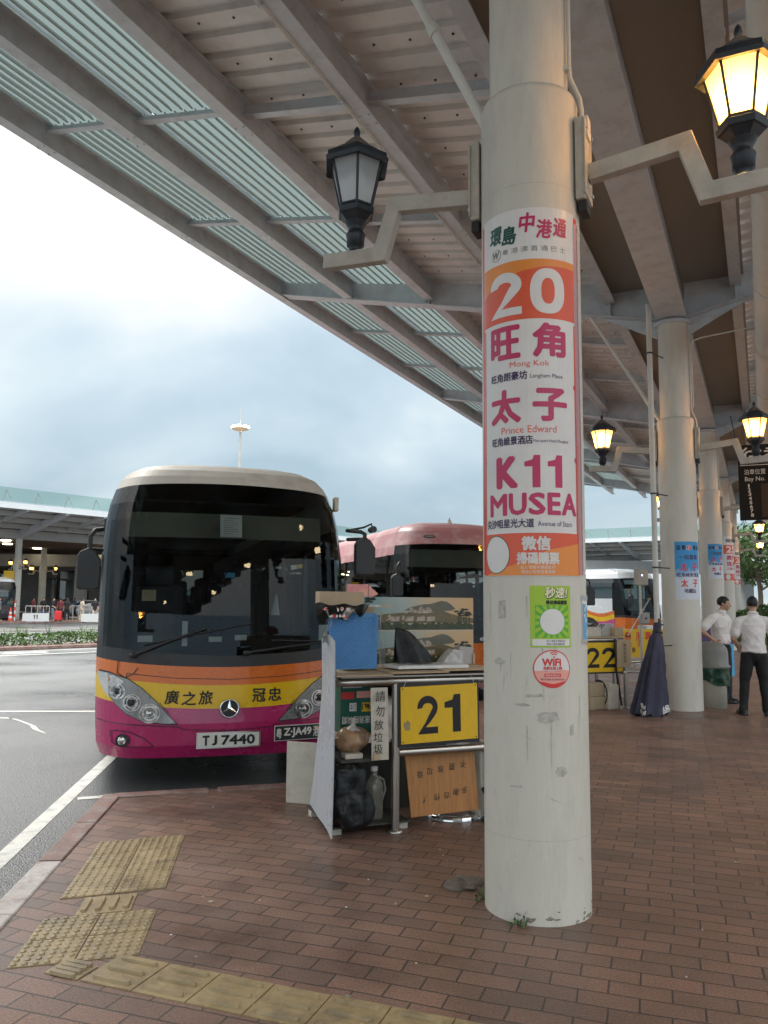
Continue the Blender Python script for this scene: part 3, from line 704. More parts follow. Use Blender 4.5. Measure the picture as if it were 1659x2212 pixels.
    g = MB(); g.sphere((1.175, 0, 4.44), (.062, .062, .072), M['bulb'] if lit else M['deadbulb'], 14, 8); g.cyl((1.175, 0, 4.24), (1.175, 0, 4.38), .02, M['white'], 10); g.build('bulb', t)
    if lit:
        l = bpy.data.lights.new('bulb_light', 'POINT'); l.energy = 40; l.color = (1, .70, .36); l.shadow_soft_size = .09
        lo = bpy.data.objects.new('bulb_light', l); COL.objects.link(lo); lo.location = (1.175, 0, 4.36); lo.parent = t
    return t
LG = 'lanterns on the pillars'
lan_off = lantern(False); lan_off.location = ST(0, 0); lan_off.rotation_euler = (0, 0, ROWZ + math.pi); tag(lan_off, 'unlit black six-sided lantern on the arm towards the buses', 'lantern', LG)
lan_on = lantern(True); lan_on.location = ST(0, 0); lan_on.rotation_euler = (0, 0, ROWZ); tag(lan_on, 'large lit lantern on the number 20 pillar, top right', 'lantern', LG)
names = {1: 'pillar by the folded umbrella', 2: 'third pillar of the row', 3: 'fourth pillar of the row', 4: 'farthest pillar of the row', -1: 'pillar behind the viewer', -2: 'second pillar behind the viewer'}
for k in (1, 2, 3, 4, -1, -2):
    for a, side in ((0, 'walkway'), (math.pi, 'bus')):
        if k == -1 and side == 'bus': pass
        dup(lan_on, ST(0, k * BAY), ROWZ + a, 'lit yellow lantern on the %s side of the %s' % (side, names[k]), LG)
# round ceiling lamps under the other half of the canopy (seen as dots of light in the windscreens)
M['ceil'] = emission('ceiling_lamp_glass', (1, .78, .45), 16)
CL = None
for s_ in (2.9, 4.9):
    for k in range(8):
        p = C1 - V * s_ + U * (-14.5 + 2.6 * k)
        if CL is None:
            CL = thing('ceiling_lamp', '-', 'lamp', (0, 0, 0), ROWZ, 'ceiling lamps over the walkway'); g = MB(); g.lathe([(.02, 6.62), (.14, 6.60), (.16, 6.52), (.15, 6.46)], M['steel_paint'], n=16); g.cyl((0, 0, 6.6), (0, 0, 7.3), .015, M['steel_paint'], 6); g.build('shade', CL)
            g = MB(); g.cyl((0, 0, 6.47), (0, 0, 6.455), .13, M['ceil'], 16); g.build('glowing_disc', CL); q = CL
        else: q = dup(CL, (0, 0, 0), ROWZ, '-')
        q.location = (p.x, p.y, 0); tag(q, 'round lit ceiling lamp over the walkway, a dot of light in the windscreens')
# ------------------------------------------------------------------ posters on the pillars
def poster_base(g, r, a0, wd, z0, z1, m, base=.003, cut=.03):
    cm = cylmap(r, a0, base); g.flat([(-wd / 2, z0), (wd / 2, z0), (wd / 2, z1), (-wd / 2, z1)], cm, m, 0, cut); return cm
def oval(x, z, rx, rz_, n=28): return [(x + rx * math.cos(2 * math.pi * i / n), z + rz_ * math.sin(2 * math.pi * i / n)) for i in range(n)]
CUT = .025
g = MB(); poster_base(g, PR, R(-15), .690, 1.80, 3.845, M['red'], .0012)                       # an older poster peeping out underneath
g.build('poster', loc=ST(0, 0)); old = bpy.data.objects['poster']; tag(old, 'older red poster edge showing beneath the number 20 poster', 'poster')
g = MB(); X0 = .0
cm = poster_base(g, PR, R(-15), .610, 1.79, 3.862, M['paper'], .0035)
TX = lambda s, x, z, wd, ht, m, **k: g.text(s, x, z, wd, ht, cm, M[m], cut=CUT, **k)
for ch, x, z, m, ht in (('環', -.19, 3.735, 'greenink', .10), ('島', -.10, 3.715, 'greenink', .105), ('中', .005, 3.775, 'magenta', .11), ('港', .10, 3.735, 'magenta', .105), ('通', .195, 3.752, 'magenta', .105)):
    TX(ch, x, z, .085, ht, m, bold=.0035, shear=.12)
g.flat(oval(-.185, 3.620, .036, .036), cm, M['greyink'], .0006, CUT); g.flat(oval(-.185, 3.620, .032, .032), cm, M['paper'], .0012, CUT)
TX('W', -.185, 3.620, .046, .04, 'greyink', depth=.0018, bold=.003, shear=.15)
TX('粵 港 澳 直 通 巴 士', .045, 3.622, .37, .032, 'greyink')
def arc_band(z0, z1, sag, x0=-.30, x1=.30, n=16):
    f = lambda x, z: z
    return [(x0 + (x1 - x0) * i / n, z0) for i in range(n + 1)] + [(x1 - (x1 - x0) * i / n, z1) for i in range(n + 1)]
g.flat(arc_band(3.215, 3.560, 0), cm, M['orange'], .0005, CUT)
lo = [(-.30, 3.39), (-.22, 3.43), (-.12, 3.47), (-.02, 3.495), (.1, 3.515), (.2, 3.52), (.30, 3.52)]
g.flat([(-.30, 3.215), (.30, 3.215)] + lo[::-1], cm, M['redorange'], .0009, CUT)
digit(g, '2', -.130, 3.374, .205, .255, cm, M['paper'], .0016, .29, CUT); digit(g, '0', .118, 3.374, .20, .262, cm, M['paper'], .0016, .30, CUT)
TX('旺', -.135, 3.093, .18, .178, 'magenta', bold=.008); TX('角', .125, 3.093, .18, .182, 'magenta', bold=.008)
TX('Mong Kok', .01, 2.957, .22, .042, 'redorange')
TX('旺角朗豪坊', -.115, 2.897, .225, .048, 'darkink', bold=.0012); TX('Langham Place', .105, 2.886, .185, .03, 'darkink')
TX('太', -.135, 2.728, .18, .178, 'magenta', bold=.008); TX('子', .125, 2.728, .185, .172, 'magenta', bold=.008)
TX('Prince Edward', .0, 2.592, .31, .040, 'redorange')
TX('旺角維景酒店', -.10, 2.533, .245, .047, 'darkink', bold=.0012); TX('Metropark Hotel Mongkok', .128, 2.523, .205, .022, 'darkink')
TX('K', -.125, 2.358, .115, .155, 'magenta', bold=.012)
for x in (.018, .142): digit(g, '1', x, 2.358, .105, .178, cm, M['magenta'], .0012, .24, CUT)
for ch, x, wd in (('M', -.185, .115), ('U', -.062, .09), ('S', .043, .08), ('E', .136, .065), ('A', .232, .095)): TX(ch, x, 2.180, wd, .112, 'magenta', bold=.0055)
TX('尖沙咀星光大道', -.125, 2.076, .30, .048, 'darkink', bold=.0012); TX('Avenue of Stars', .145, 2.072, .20, .028, 'darkink')
g.flat([(-.303, 1.793), (.303, 1.793), (.303, 2.022), (-.303, 2.022)], cm, M['redorange'], .0005, CUT)
g.flat([(-.303, 1.793), (.303, 1.793), (.303, 1.97), (.10, 1.93), (-.05, 1.86)], cm, M['orange'], .0009, CUT)
g.flat(oval(-.20, 1.908, .092, .105), cm, M['greenink'], .0013, CUT); g.flat(oval(-.20, 1.908, .088, .1), cm, M['paper'], .0018, CUT)
TX('微信', .035, 1.966, .15, .072, 'paper', depth=.0016, bold=.003); TX('掃碼購票', .045, 1.885, .225, .062, 'paper', depth=.0016, bold=.0025)
TX('進入"環島中港通官方"', .045, 1.836, .19, .021, 'paper', depth=.0016); TX('微信小程序查看車票', .045, 1.812, .18, .02, 'paper', depth=.0016)
for sx in (-.2945, .2945): g.flat([(sx - .006, 2.02), (sx + .006, 2.02), (sx + .006, 3.2), (sx - .006, 3.2)], cm, M['redorange'], .0006, CUT)
for z in (2.87, 2.46): g.flat([(.298, z), (.275, z - .03), (.298, z - .06)], cm, M['red'], .0008, CUT); g.flat([(-.298, z), (-.285, z - .03), (-.298, z - .06)], cm, M['red'], .0008, CUT)
o = g.build('poster', loc=ST(0, 0)); tag(o, 'tall white poster with number 20 and magenta Mong Kok lettering on nearest pillar', 'poster', 'posters on the pillars')
g = MB()                                                                                      # clear plastic cover curling at the right edge
M['film'] = glass('clear_plastic_film', (.9, .9, .9), .06, .12, extra=.14, col=(.8, .8, .8))
cmf = cylmap(PR, R(-15), .006)
vs = []
for i in range(6):
    for z in (1.80, 2.6, 3.3, 3.80): q = cmf(.30 + i * .008, z); q = q + Vector((q.x, q.y, 0)).normalized() * (.004 * i * (i < 4) + .003 * math.sin(z * 5)); vs.append(q)
g.add(vs, [(i * 4 + j, i * 4 + 4 + j, i * 4 + 5 + j, i * 4 + 1 + j) for i in range(5) for j in range(3)], M['film'], True)
o = g.build('plastic_film', loc=ST(0, 0)); tag(o, 'clear plastic film curling from the edge of the number 20 poster', 'film')
# green ticket poster (its code and mascot left out)
M['lime'] = P_('lime_green_print', (.36, .56, .03)); M['green'] = P_('green_print', (.10, .42, .03)); M['cream'] = P_('cream_print', (.80, .76, .5))
g = MB(); cm = poster_base(g, PR, R(7.5), .228, 1.412, 1.738, M['lime'], .0015)
g.flat([(-.088, 1.462), (.098, 1.462), (.098, 1.635), (-.088, 1.635)], cm, M['green'], .0005, CUT)
for i in range(16):
    a0, a1 = 2 * math.pi * i / 16, 2 * math.pi * (i + .5) / 16
    def cl(a):
        k = min(.092 / max(1e-6, abs(math.cos(a))), .085 / max(1e-6, abs(math.sin(a)))); return (.005 + k * math.cos(a), 1.548 + k * math.sin(a))
    g.flat([(.005, 1.548), cl(a0), cl(a1)], cm, M['lime'], .0009, CUT)
g.flat(oval(.005, 1.548, .072, .072), cm, M['green'], .0013, CUT); g.flat(oval(.005, 1.548, .068, .068), cm, M['paper'], .0018, CUT)
g.flat([(-.104, 1.421), (.104, 1.421), (.104, 1.456), (-.104, 1.456)], cm, M['paper'], .0008, CUT)
TX('進入"環島中港通官方"', .025, 1.446, .11, .012, 'ink', depth=.0014); TX('微信小程序查看車票', .022, 1.430, .1, .012, 'ink', depth=.0014)
TX('秒速!', .03, 1.700, .125, .056, 'ink', depth=.0008, bold=.0045, shear=.1); TX('秒速!', .028, 1.702, .125, .056, 'cream', depth=.0018, bold=.002, shear=.1)
TX('微信掃碼購票', .03, 1.650, .12, .022, 'ink', bold=.0006)
o = g.build('poster', loc=ST(0, 0)); tag(o, 'small lime green ticket poster on the nearest pillar above the round sticker', 'poster', 'posters on the pillars')
# round wifi sticker
M['pinkp'] = P_('pink_print', (.80, .36, .30))
g = MB(); cm = cylmap(PR, R(7.8), .0015)
g.flat(oval(0, 1.300, .104, .1, 40), cm, M['red'], 0, CUT); g.flat(oval(0, 1.300, .098, .094, 40), cm, M['paper'], .0005, CUT)
g.flat([(.098 * math.cos(a), 1.300 + .094 * math.sin(a)) for a in [math.pi + .12 + i * (math.pi - .24) / 20 for i in range(21)]] + [(.06, 1.297), (.0, 1.285), (-.05, 1.292)], cm, M['pinkp'], .001, CUT)
g.flat([(.098 * math.cos(a), 1.300 + .094 * math.sin(a)) for a in [math.pi + .75 + i * (math.pi - 1.5) / 20 for i in range(21)]] + [(.0, 1.222)], cm, M['red'], .0014, CUT)
for i, r_ in enumerate((.010, .021, .032)):
    if i == 0: g.flat(oval(.008, 1.362, .005, .005, 12), cm, M['red'], .001); continue
    ar = [R(45 + 90 * j / 10) for j in range(11)]
    g.flat([(.008 + r_ * math.cos(a), 1.36 + r_ * math.sin(a)) for a in ar] + [(.008 + (r_ - .006) * math.cos(a), 1.36 + (r_ - .006) * math.sin(a)) for a in ar[::-1]], cm, M['red'], .001, CUT)
TX('WiFi', -.005, 1.335, .10, .036, 'red', depth=.0018, bold=.0022); TX('免费无线上网', 0, 1.304, .10, .017, 'red', depth=.0018, bold=.0006); TX('Free WiFi Hotspot', 0, 1.289, .09, .0085, 'red', depth=.0018)
g.flat([(-.045, 1.258), (.045, 1.258), (.045, 1.276), (-.045, 1.276)], cm, M['red'], .0016, CUT); TX('网络名称SSID', 0, 1.267, .078, .012, 'paper', depth=.0022)
TX('Wi-Fi.HK via SmarTone', 0, 1.246, .13, .011, 'ink', depth=.002)
o = g.build('sticker', loc=ST(0, 0)); tag(o, 'round red and white WiFi sticker on the nearest pillar', 'sticker')
# torn blue notice taped at the right of the pillar
g = MB(); cm = cylmap(PR, R(66), .002)
g.flat([(-.075, 1.44), (.06, 1.43), (.06, 1.66), (-.072, 1.67)], cm, M['paper'], 0, CUT); g.flat([(-.068, 1.452), (.055, 1.445), (.055, 1.635), (-.065, 1.645)], cm, M['skyblue'], .0006, CUT)
tr2 = random.Random(2)
for k in range(9):
    x, z = tr2.uniform(-.055, .03), tr2.uniform(1.465, 1.63)
    g.flat([(x + tr2.uniform(.006, .022) * math.cos(a), z + tr2.uniform(.006, .022) * math.sin(a)) for a in [j * .9 for j in range(7)]], cm, M['paper'], .0012, CUT)
for zt_ in (1.675, 1.437): g.flat([(-.085, zt_ - .012), (.07, zt_ - .018), (.07, zt_ + .014), (-.085, zt_ + .018)], cm, M['film'], .003, CUT)
o = g.build('poster', loc=ST(0, 0)); tag(o, 'torn blue notice taped to the right side of the nearest pillar', 'poster', 'posters on the pillars')
# blue posters on the second and third pillar
def blue_poster(k, z0, z1, a0, label):
    g = MB(); h = z1 - z0; wd = .44; zz = lambda f: z0 + h * f
    m, nt, N, L, b = _nodes('blue_sky_poster')                       # printed sky: blue at the top, white cloud at the foot
    tc = N.new('ShaderNodeTexCoord'); sp = N.new('ShaderNodeSeparateXYZ'); L.new(tc.outputs['Object'], sp.inputs[0])
    nz = N.new('ShaderNodeTexNoise'); nz.inputs['Scale'].default_value = 9; nz.inputs['Detail'].default_value = 6; L.new(tc.outputs['Object'], nz.inputs['Vector'])
    ad = N.new('ShaderNodeMath'); ad.operation = 'MULTIPLY_ADD'; L.new(nz.outputs['Fac'], ad.inputs[0]); ad.inputs[1].default_value = .35 * h; L.new(sp.outputs[2], ad.inputs[2])
    mr = N.new('ShaderNodeMapRange'); mr.inputs[1].default_value = z0 + .55 * h; mr.inputs[2].default_value = z0 + .72 * h; L.new(ad.outputs[0], mr.inputs[0])
    mx = N.new('ShaderNodeMix'); mx.data_type = 'RGBA'; mx.inputs[6].default_value = (.62, .67, .74, 1); mx.inputs[7].default_value = (.03, .28, .60, 1); L.new(mr.outputs[0], mx.inputs[0]); L.new(mx.outputs[2], b.inputs['Base Color']); b.inputs['Roughness'].default_value = .4
    cm = poster_base(g, PR, a0, wd, z0 + .03 * h, z1, m, .002, .04)
    T = lambda s, x, f, w_, hh, mm, **q: g.text(s, x, zz(f), w_, hh * h / .9, cm, M[mm], cut=.04, **q)
    T('深 華', -.125, .895, .14, .075, 'ink', bold=.0015); T('粵 海', .135, .895, .12, .075, 'ink', bold=.0015)
    g.flat(oval(0, zz(.895), .042, .042), cm, M['paper'], .0006, .04); g.flat(oval(0, zz(.895), .037, .037), cm, M['red'], .001, .04); T('Z', 0, .895, .04, .04, 'paper', depth=.0016, bold=.002, shear=.4)
    T('一站直達', 0, .735, .31, .075, 'darkink', bold=.002); T('太', -.085, .565, .11, .115, 'red', bold=.004); T('子', .10, .565, .10, .115, 'red', bold=.004)
    T('旺角維景酒店', 0, .43, .38, .06, 'darkink', bold=.0012); T('太', -.085, .29, .10, .11, 'red', bold=.004); T('子', .10, .29, .095, .11, 'red', bold=.004)
    T('地鐵站', .01, .16, .20, .068, 'darkink', bold=.0015)
    pr = random.Random(k)
    for i in range(26):                                              # torn lower edge
        x = -wd / 2 + wd * i / 26; g.flat([(x, zz(.03)), (x + wd / 24, zz(.03)), (x + wd / 50, zz(.03) - pr.uniform(.005, .05))], cm, M['paper'], 0, .04)
    o = g.build('poster', loc=ST(0, k * BAY)); tag(o, label, 'poster', 'posters on the pillars')
blue_poster(1, 1.70, 2.62, R(9), 'blue sky poster with red characters on the pillar by the umbrella')
blue_poster(2, 2.28, 3.2, R(6), 'smaller-looking blue poster on the third pillar of the row')
def red_poster(k, z0, z1, num, a0, label):
    g = MB(); h = z1 - z0; cm = poster_base(g, PR, a0, .60, z0, z1, M['paper'], .002, .05); zz = lambda f: z0 + h * f
    T = lambda s, x, f, w_, hh, mm, **q: g.text(s, x, zz(f), w_, hh, cm, M[mm], cut=.05, **q)
    T('環島中港通', -.02, .9, .4, .13, 'greenink', bold=.003)
    g.flat([(-.30, zz(.60)), (.30, zz(.60)), (.30, zz(.80)), (-.30, zz(.80))], cm, M['redorange'], .0008, .05)
    T(num, 0, .70, .42, .22, 'paper', depth=.0016, bold=.012); T('奧門', 0, .51, .42, .18, 'magenta', bold=.006); T('珠海', 0, .37, .42, .18, 'magenta', bold=.006); T('工商口岸', 0, .265, .44, .09, 'magenta', bold=.003)
    g.flat([(-.30, zz(0)), (.30, zz(0)), (.30, zz(.15)), (-.30, zz(.15))], cm, M['redorange'], .0008, .05); g.flat(oval(-.17, zz(.075), .09, .1), cm, M['paper'], .0014, .05); T('微信', .1, .1, .16, .07, 'paper', depth=.0016)
    o = g.build('poster', loc=ST(0, k * BAY)); tag(o, label, 'poster', 'posters on the pillars')
red_poster(3, 2.5, 4.1, '25', R(28), 'red and white poster numbered 25 on the fourth pillar'); red_poster(4, 2.56, 4.15, '26', R(40), 'half hidden red poster on the farthest pillar')
# ================================================================== BUSES
M['busglass'] = glass('tinted_windscreen', (.56, .63, .62), .0, 0, ior=1.38)
M['sideglass'] = glass('dark_side_window', (.16, .20, .20), .10)
M['rearglass'] = glass('clear_rear_window', (.75, .8, .8), .05)
M['b_magenta'] = mat('magenta_bus_paint', (.43, .015, .115), .28, var=.06, scale=4, coat=.4, dirt=(.2, .02, .07), damt=.3, dscale=3)
M['b_yellow'] = mat('yellow_bus_paint', (.80, .50, .008), .28, var=.04, scale=4, coat=.4, dirt=(.62, .4, .03), damt=.25)
M['b_orange'] = mat('orange_bus_paint', (.70, .16, .018), .28, var=.05, scale=4, coat=.4, dirt=(.5, .12, .03), damt=.3)
M['b_white'] = mat('weathered_white_roof', (.66, .60, .52), .5, var=.06, scale=3, dirt=(.40, .33, .26), damt=.85, dscale=1.6)
M['b_pink'] = mat('faded_pink_paint', (.46, .19, .19), .4, var=.08, scale=3, dirt=(.62, .50, .48), damt=.95, dscale=2)
M['b_cream'] = mat('cream_bus_roof', (.66, .60, .44), .45, var=.06, dirt=(.45, .4, .3), damt=.5)
M['b_clean'] = mat('white_bus_paint', (.78, .79, .80), .25, var=.03, coat=.4)
M['b_dark'] = mat('dark_bus_paint', (.03, .028, .035), .25, var=.1, coat=.4)
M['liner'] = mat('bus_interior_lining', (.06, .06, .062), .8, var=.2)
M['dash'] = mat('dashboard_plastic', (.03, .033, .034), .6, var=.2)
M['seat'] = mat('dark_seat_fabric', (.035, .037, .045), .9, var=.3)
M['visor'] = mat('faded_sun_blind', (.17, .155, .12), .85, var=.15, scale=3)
M['reflector'] = mat('headlamp_reflector', (.62, .62, .60), .16, .9, var=.25, scale=14)
M['housing'] = mat('headlamp_housing', (.30, .30, .295), .3, .4, var=.2, scale=6)
M['lens'] = glass('clear_headlamp_lens', (.95, .95, .95), .0, ior=1.3)
M['amber'] = mat('amber_indicator', (.80, .30, .04), .25, var=.2)
M['plate_w'] = mat('white_number_plate', (.74, .73, .66), .35, dirt=(.5, .48, .4), damt=.4, var=.04)
def lerp_table(K, z):
    for (a, b), (c, d) in zip(K, K[1:]):
        if z <= c: return b + (d - b) * max(0, z - a) / (c - a)
    return K[-1][1]
def hw(z): return lerp_table([(.25, 1.12), (.40, 1.17), (.7, 1.19), (1.2, 1.20), (2.25, 1.20), (2.62, 1.175), (2.85, 1.13), (2.99, 1.075), (3.09, 1.02), (3.17, .94), (3.23, .80), (3.28, .58), (3.31, .30)], z)
def prof(z): return lerp_table([(.25, .10), (.32, .04), (.42, .01), (.58, 0), (.62, .015), (1.15, .03), (1.6, .085), (2.2, .19), (2.7, .315), (2.98, .42), (3.08, .47), (3.16, .58), (3.23, .80), (3.28, 1.15), (3.31, 1.6)], z)
def front(x, z):
    """front skin of a coach: local point for lateral x and height z above the road"""
    h = hw(z); t = max(-1, min(1, x / h)); return Vector((x, prof(z) + .11 * t * t + .34 * abs(t) ** 9, z))
def fmap(x, y, d=0.0):
    q = front(x, y); t = max(-1, min(1, x / hw(y))); s = (.22 * t + 3.06 * t ** 8 * (1 if t > 0 else -1)) / hw(y)
    nrm = Vector((s, -1, .06)).normalized(); return q + nrm * d
LEN = 11.2
def bus(name, label, loc, rz, bands, roofm, side_lo, detail=1, wl=(1.235, .10), top=(2.975, -.05), seats=True, sidewin=(1.42, 2.62)):
    """bands: [(z at the middle, rise towards the corners, material above it)] from the bumper's lower edge up to the windscreen"""
    t = thing(name, label, 'coach', loc, rz, 'coaches in the bays')
    nt_ = 36; ts = [math.sin((i / nt_ * 2 - 1) * math.pi / 2 * .86) / math.sin(math.pi / 2 * .86) for i in range(nt_ + 1)]
    ysd = [.75, 1.05, 1.9, 3.2, 4.5, 5.8, 7.1, 8.4, 9.7, 10.6, LEN]
    lev = [(b[0], b[1], b[2]) for b in bands] + [(wl[0], wl[1], 'GLASS')]
    for k in range(1, 9): lev.append((wl[0] + (top[0] - wl[0]) * k / 9, wl[1] + (top[1] - wl[1]) * k / 9, 'GLASS'))
    lev.append((top[0], top[1], roofm))
    for z in (3.06, 3.13, 3.19, 3.24, 3.28, 3.31): lev.append((z, top[1] * max(0, 1 - (z - top[0]) / .22), roofm))
    body, wsg, sg = MB(), MB(), MB(); cols = []
    for y in reversed(ysd): cols.append(('L', y))
    for q in ts: cols.append(('F', q))
    for y in ysd: cols.append(('R', y))
    rows = []
    for (z0, rise, m_) in lev:
        r = []
        for kd, q in cols:
            if kd == 'F':
                z = z0 + rise * q * q; p = front(q * hw(z) * .9999, z)
            else:
                z = z0 + rise; s = -1 if kd == 'L' else 1; fy = front(hw(z) * .9999, z).y
                p = Vector((s * hw(z), max(fy, q) if q > 1.0 else fy + (q - .75) + .12, z))
            r.append(p)
        rows.append(r)
    nc = len(cols)
    for i in range(len(lev) - 1):
        m_ = lev[i][2]
        for j in range(nc - 1):
            a, b, c, d = rows[i][j], rows[i][j + 1], rows[i + 1][j + 1], rows[i + 1][j]
            isF = cols[j][0] == 'F' and cols[j + 1][0] == 'F'; zc = (a.z + c.z) / 2; q = (a + c) / 2
            if isF:
                tm = (cols[j][1] + cols[j + 1][1]) / 2
                if m_ == 'GLASS':
                    f = (i - len(bands)) / 9
                    if abs(tm) < .955 - .05 * max(0, f - .6) / .4: wsg.add([a, b, c, d], [(0, 1, 2, 3)], M['busglass'], True)
                    else: body.add([a, b, c, d], [(0, 1, 2, 3)], M['blackgloss'], True)
                else: body.add([a, b, c, d], [(0, 1, 2, 3)], m_, True)
            else:
                y = q.y
                if m_ == 'GLASS' and sidewin[0] < zc < sidewin[1] and 1.0 < y < LEN - .4: sg.add([a, b, c, d], [(0, 1, 2, 3)], M['sideglass'], False)
                elif m_ == 'GLASS': body.add([a, b, c, d], [(0, 1, 2, 3)], (M['blackgloss'] if y < 1.0 else side_lo) if zc < sidewin[1] else roofm, True)
                else: body.add([a, b, c, d], [(0, 1, 2, 3)], m_, True)
    # roof lid and rear
    r = rows[-1]; nL = len(ysd)
    lid = [r[j] for j in range(nc)]
    for j in range(nc // 2): body.add([lid[j], lid[j + 1], lid[nc - 2 - j], lid[nc - 1 - j]], [(0, 1, 2, 3)], roofm, True) if j + 1 <= nc - 2 - j else None
    lo = [row[0] for row in rows]; hi = [row[-1] for row in rows]
    for i in range(len(rows) - 1):
        if lev[i][2] == 'GLASS' and 1.75 < rows[i][0].z < 2.5:
            w0, w1 = .80, .80
            a, b, c, d = lo[i], hi[i], hi[i + 1], lo[i + 1]
            A = lambda p, k: Vector((p.x * k, p.y, p.z))
            body.add([a, A(a, .75), A(d, .75), d], [(3, 2, 1, 0)], side_lo); body.add([A(b, .75), b, c, A(c, .75)], [(3, 2, 1, 0)], side_lo)
            sg.add([A(a, .75), A(b, .75), A(c, .75), A(d, .75)], [(3, 2, 1, 0)], M['rearglass'])
        else: body.add([lo[i], hi[i], hi[i + 1], lo[i + 1]], [(3, 2, 1, 0)], side_lo)
    body.add([rows[0][j] for j in range(nc)], [tuple(range(nc))], M['black'])
    body.build('body', t); wsg.build('windscreen', t); sg.build('side_window', t)
    # window pillars on the flanks
    g = MB()
    for y in (1.05, 2.55, 4.1, 5.65, 7.2, 8.75, 10.2):
        for s in (-1, 1): g.box((s * 1.188, y, 2.0), (.03, .09, 1.25), M['blackgloss'])
    g.build('window_pillar', t)
    # lining, floor and dashboard
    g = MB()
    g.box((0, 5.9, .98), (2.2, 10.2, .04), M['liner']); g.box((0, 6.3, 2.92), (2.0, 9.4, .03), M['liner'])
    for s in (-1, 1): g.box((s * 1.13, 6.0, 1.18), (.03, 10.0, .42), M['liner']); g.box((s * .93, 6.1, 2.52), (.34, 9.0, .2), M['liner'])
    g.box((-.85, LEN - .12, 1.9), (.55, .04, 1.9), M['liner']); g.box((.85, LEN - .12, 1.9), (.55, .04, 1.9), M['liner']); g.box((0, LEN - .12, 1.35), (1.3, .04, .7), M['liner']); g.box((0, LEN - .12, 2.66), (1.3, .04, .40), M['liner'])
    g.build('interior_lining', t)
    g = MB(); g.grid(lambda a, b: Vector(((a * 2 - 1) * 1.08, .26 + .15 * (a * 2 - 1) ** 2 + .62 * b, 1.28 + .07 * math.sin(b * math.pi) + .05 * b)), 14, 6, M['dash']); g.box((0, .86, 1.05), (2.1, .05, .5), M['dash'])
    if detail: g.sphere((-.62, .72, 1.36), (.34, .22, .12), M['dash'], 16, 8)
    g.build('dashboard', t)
    # wheels
    for (sx, y) in ((-1, 2.35), (1, 2.35), (-1, 8.0), (1, 8.0)):
        wq = MB(); X = sx * 1.02
        for k in range(1): 
            ring = [(.28, -.14), (.40, -.15), (.49, -.13), (.505, -.09), (.505, .09), (.49, .13), (.40, .15), (.28, .14)]
            n_ = 26; vs = [Vector((X + p[1], y + p[0] * math.cos(2 * math.pi * i / n_), .505 + p[0] * math.sin(2 * math.pi * i / n_))) for i in range(n_) for p in ring]
            wq.add(vs, [(i * 8 + q, ((i + 1) % n_) * 8 + q, ((i + 1) % n_) * 8 + q + 1, i * 8 + q + 1) for i in range(n_) for q in range(7)], M['rubber'], True)
        o = wq.build('wheel', t); rm = MB(); rm.cyl((X + sx * .06, y, .505), (X + sx * .10, y, .505), .285, M['housing'], 22); rm.cyl((X + sx * .10, y, .505), (X + sx * .17, y, .505), .10, M['housing'], 14); rm.build('rim', o)
    g = MB(); g.box((0, 2.35, .5), (1.8, .12, .14), M['black']); g.box((0, 5.5, .55), (1.9, 10.2, .08), M['black']); g.build('underframe', t)
    if seats:
        s0 = None
        for row in range(7 if detail else 5):
            for x in (-.84, -.40, .40, .84):
                if row == 0 and x < 0: continue
                y = 2.3 + row * 1.05
                if s0 is None:
                    g = MB(); g.box((0, .28, .55), (.42, .42, .14), M['seat'], Matrix.Rotation(0, 3, 'X')); g.box((0, .50, .95), (.42, .12, .72), M['seat'], Matrix.Rotation(R(-12), 3, 'X')); g.box((0, .585, 1.37), (.27, .10, .2), M['seat'], Matrix.Rotation(R(-12), 3, 'X'))
                    s0 = g.build('passenger_seat', t, bevel=.05, seg=3); s0.location = (x, y, .74)
                else:
                    c = s0.copy(); COL.objects.link(c); c.parent = t; c.location = (x, y, .74)
    return t
def side_mirror(t, s, out=.10, drop=0.0, big=1.0, armh=.17):
    """big ear mirror on a bent arm, s = -1 / +1 side"""
    X = s * (1.20 + out); g = MB(); z0 = 1.86 - drop
    w_, h_, d_ = .20 * big, .40 * big, .12
    pl_ = [(-w_ / 2, .02), (-w_ / 2 + .03, 0), (w_ / 2 - .03, 0), (w_ / 2, .02), (w_ / 2, h_ * .72), (w_ / 2 - .05, h_ * .92), (.0, h_), (-w_ / 2 + .02, h_ * .9), (-w_ / 2, h_ * .8)]
    g.prism([(p[0], p[1]) for p in pl_], (X, .05, z0), (1, 0, 0), (0, 0, 1), (0, d_, 0), M['black']); mb = g.build('mirror', t, bevel=.018, seg=3)
    g = MB(); g.tube([(X, .11, z0 + h_ * .9), (X, .11, z0 + h_ + armh * .6), (X - s * .04, .13, z0 + h_ + armh), (s * 1.19, .36, z0 + h_ + armh + .03)], .022, M['black'], 8); g.tube([(X, .11, z0 + h_ * .96), (s * 1.19, .34, z0 + h_ * .98)], .02, M['black'], 8); g.build('mirror_arm', mb)
    return mb
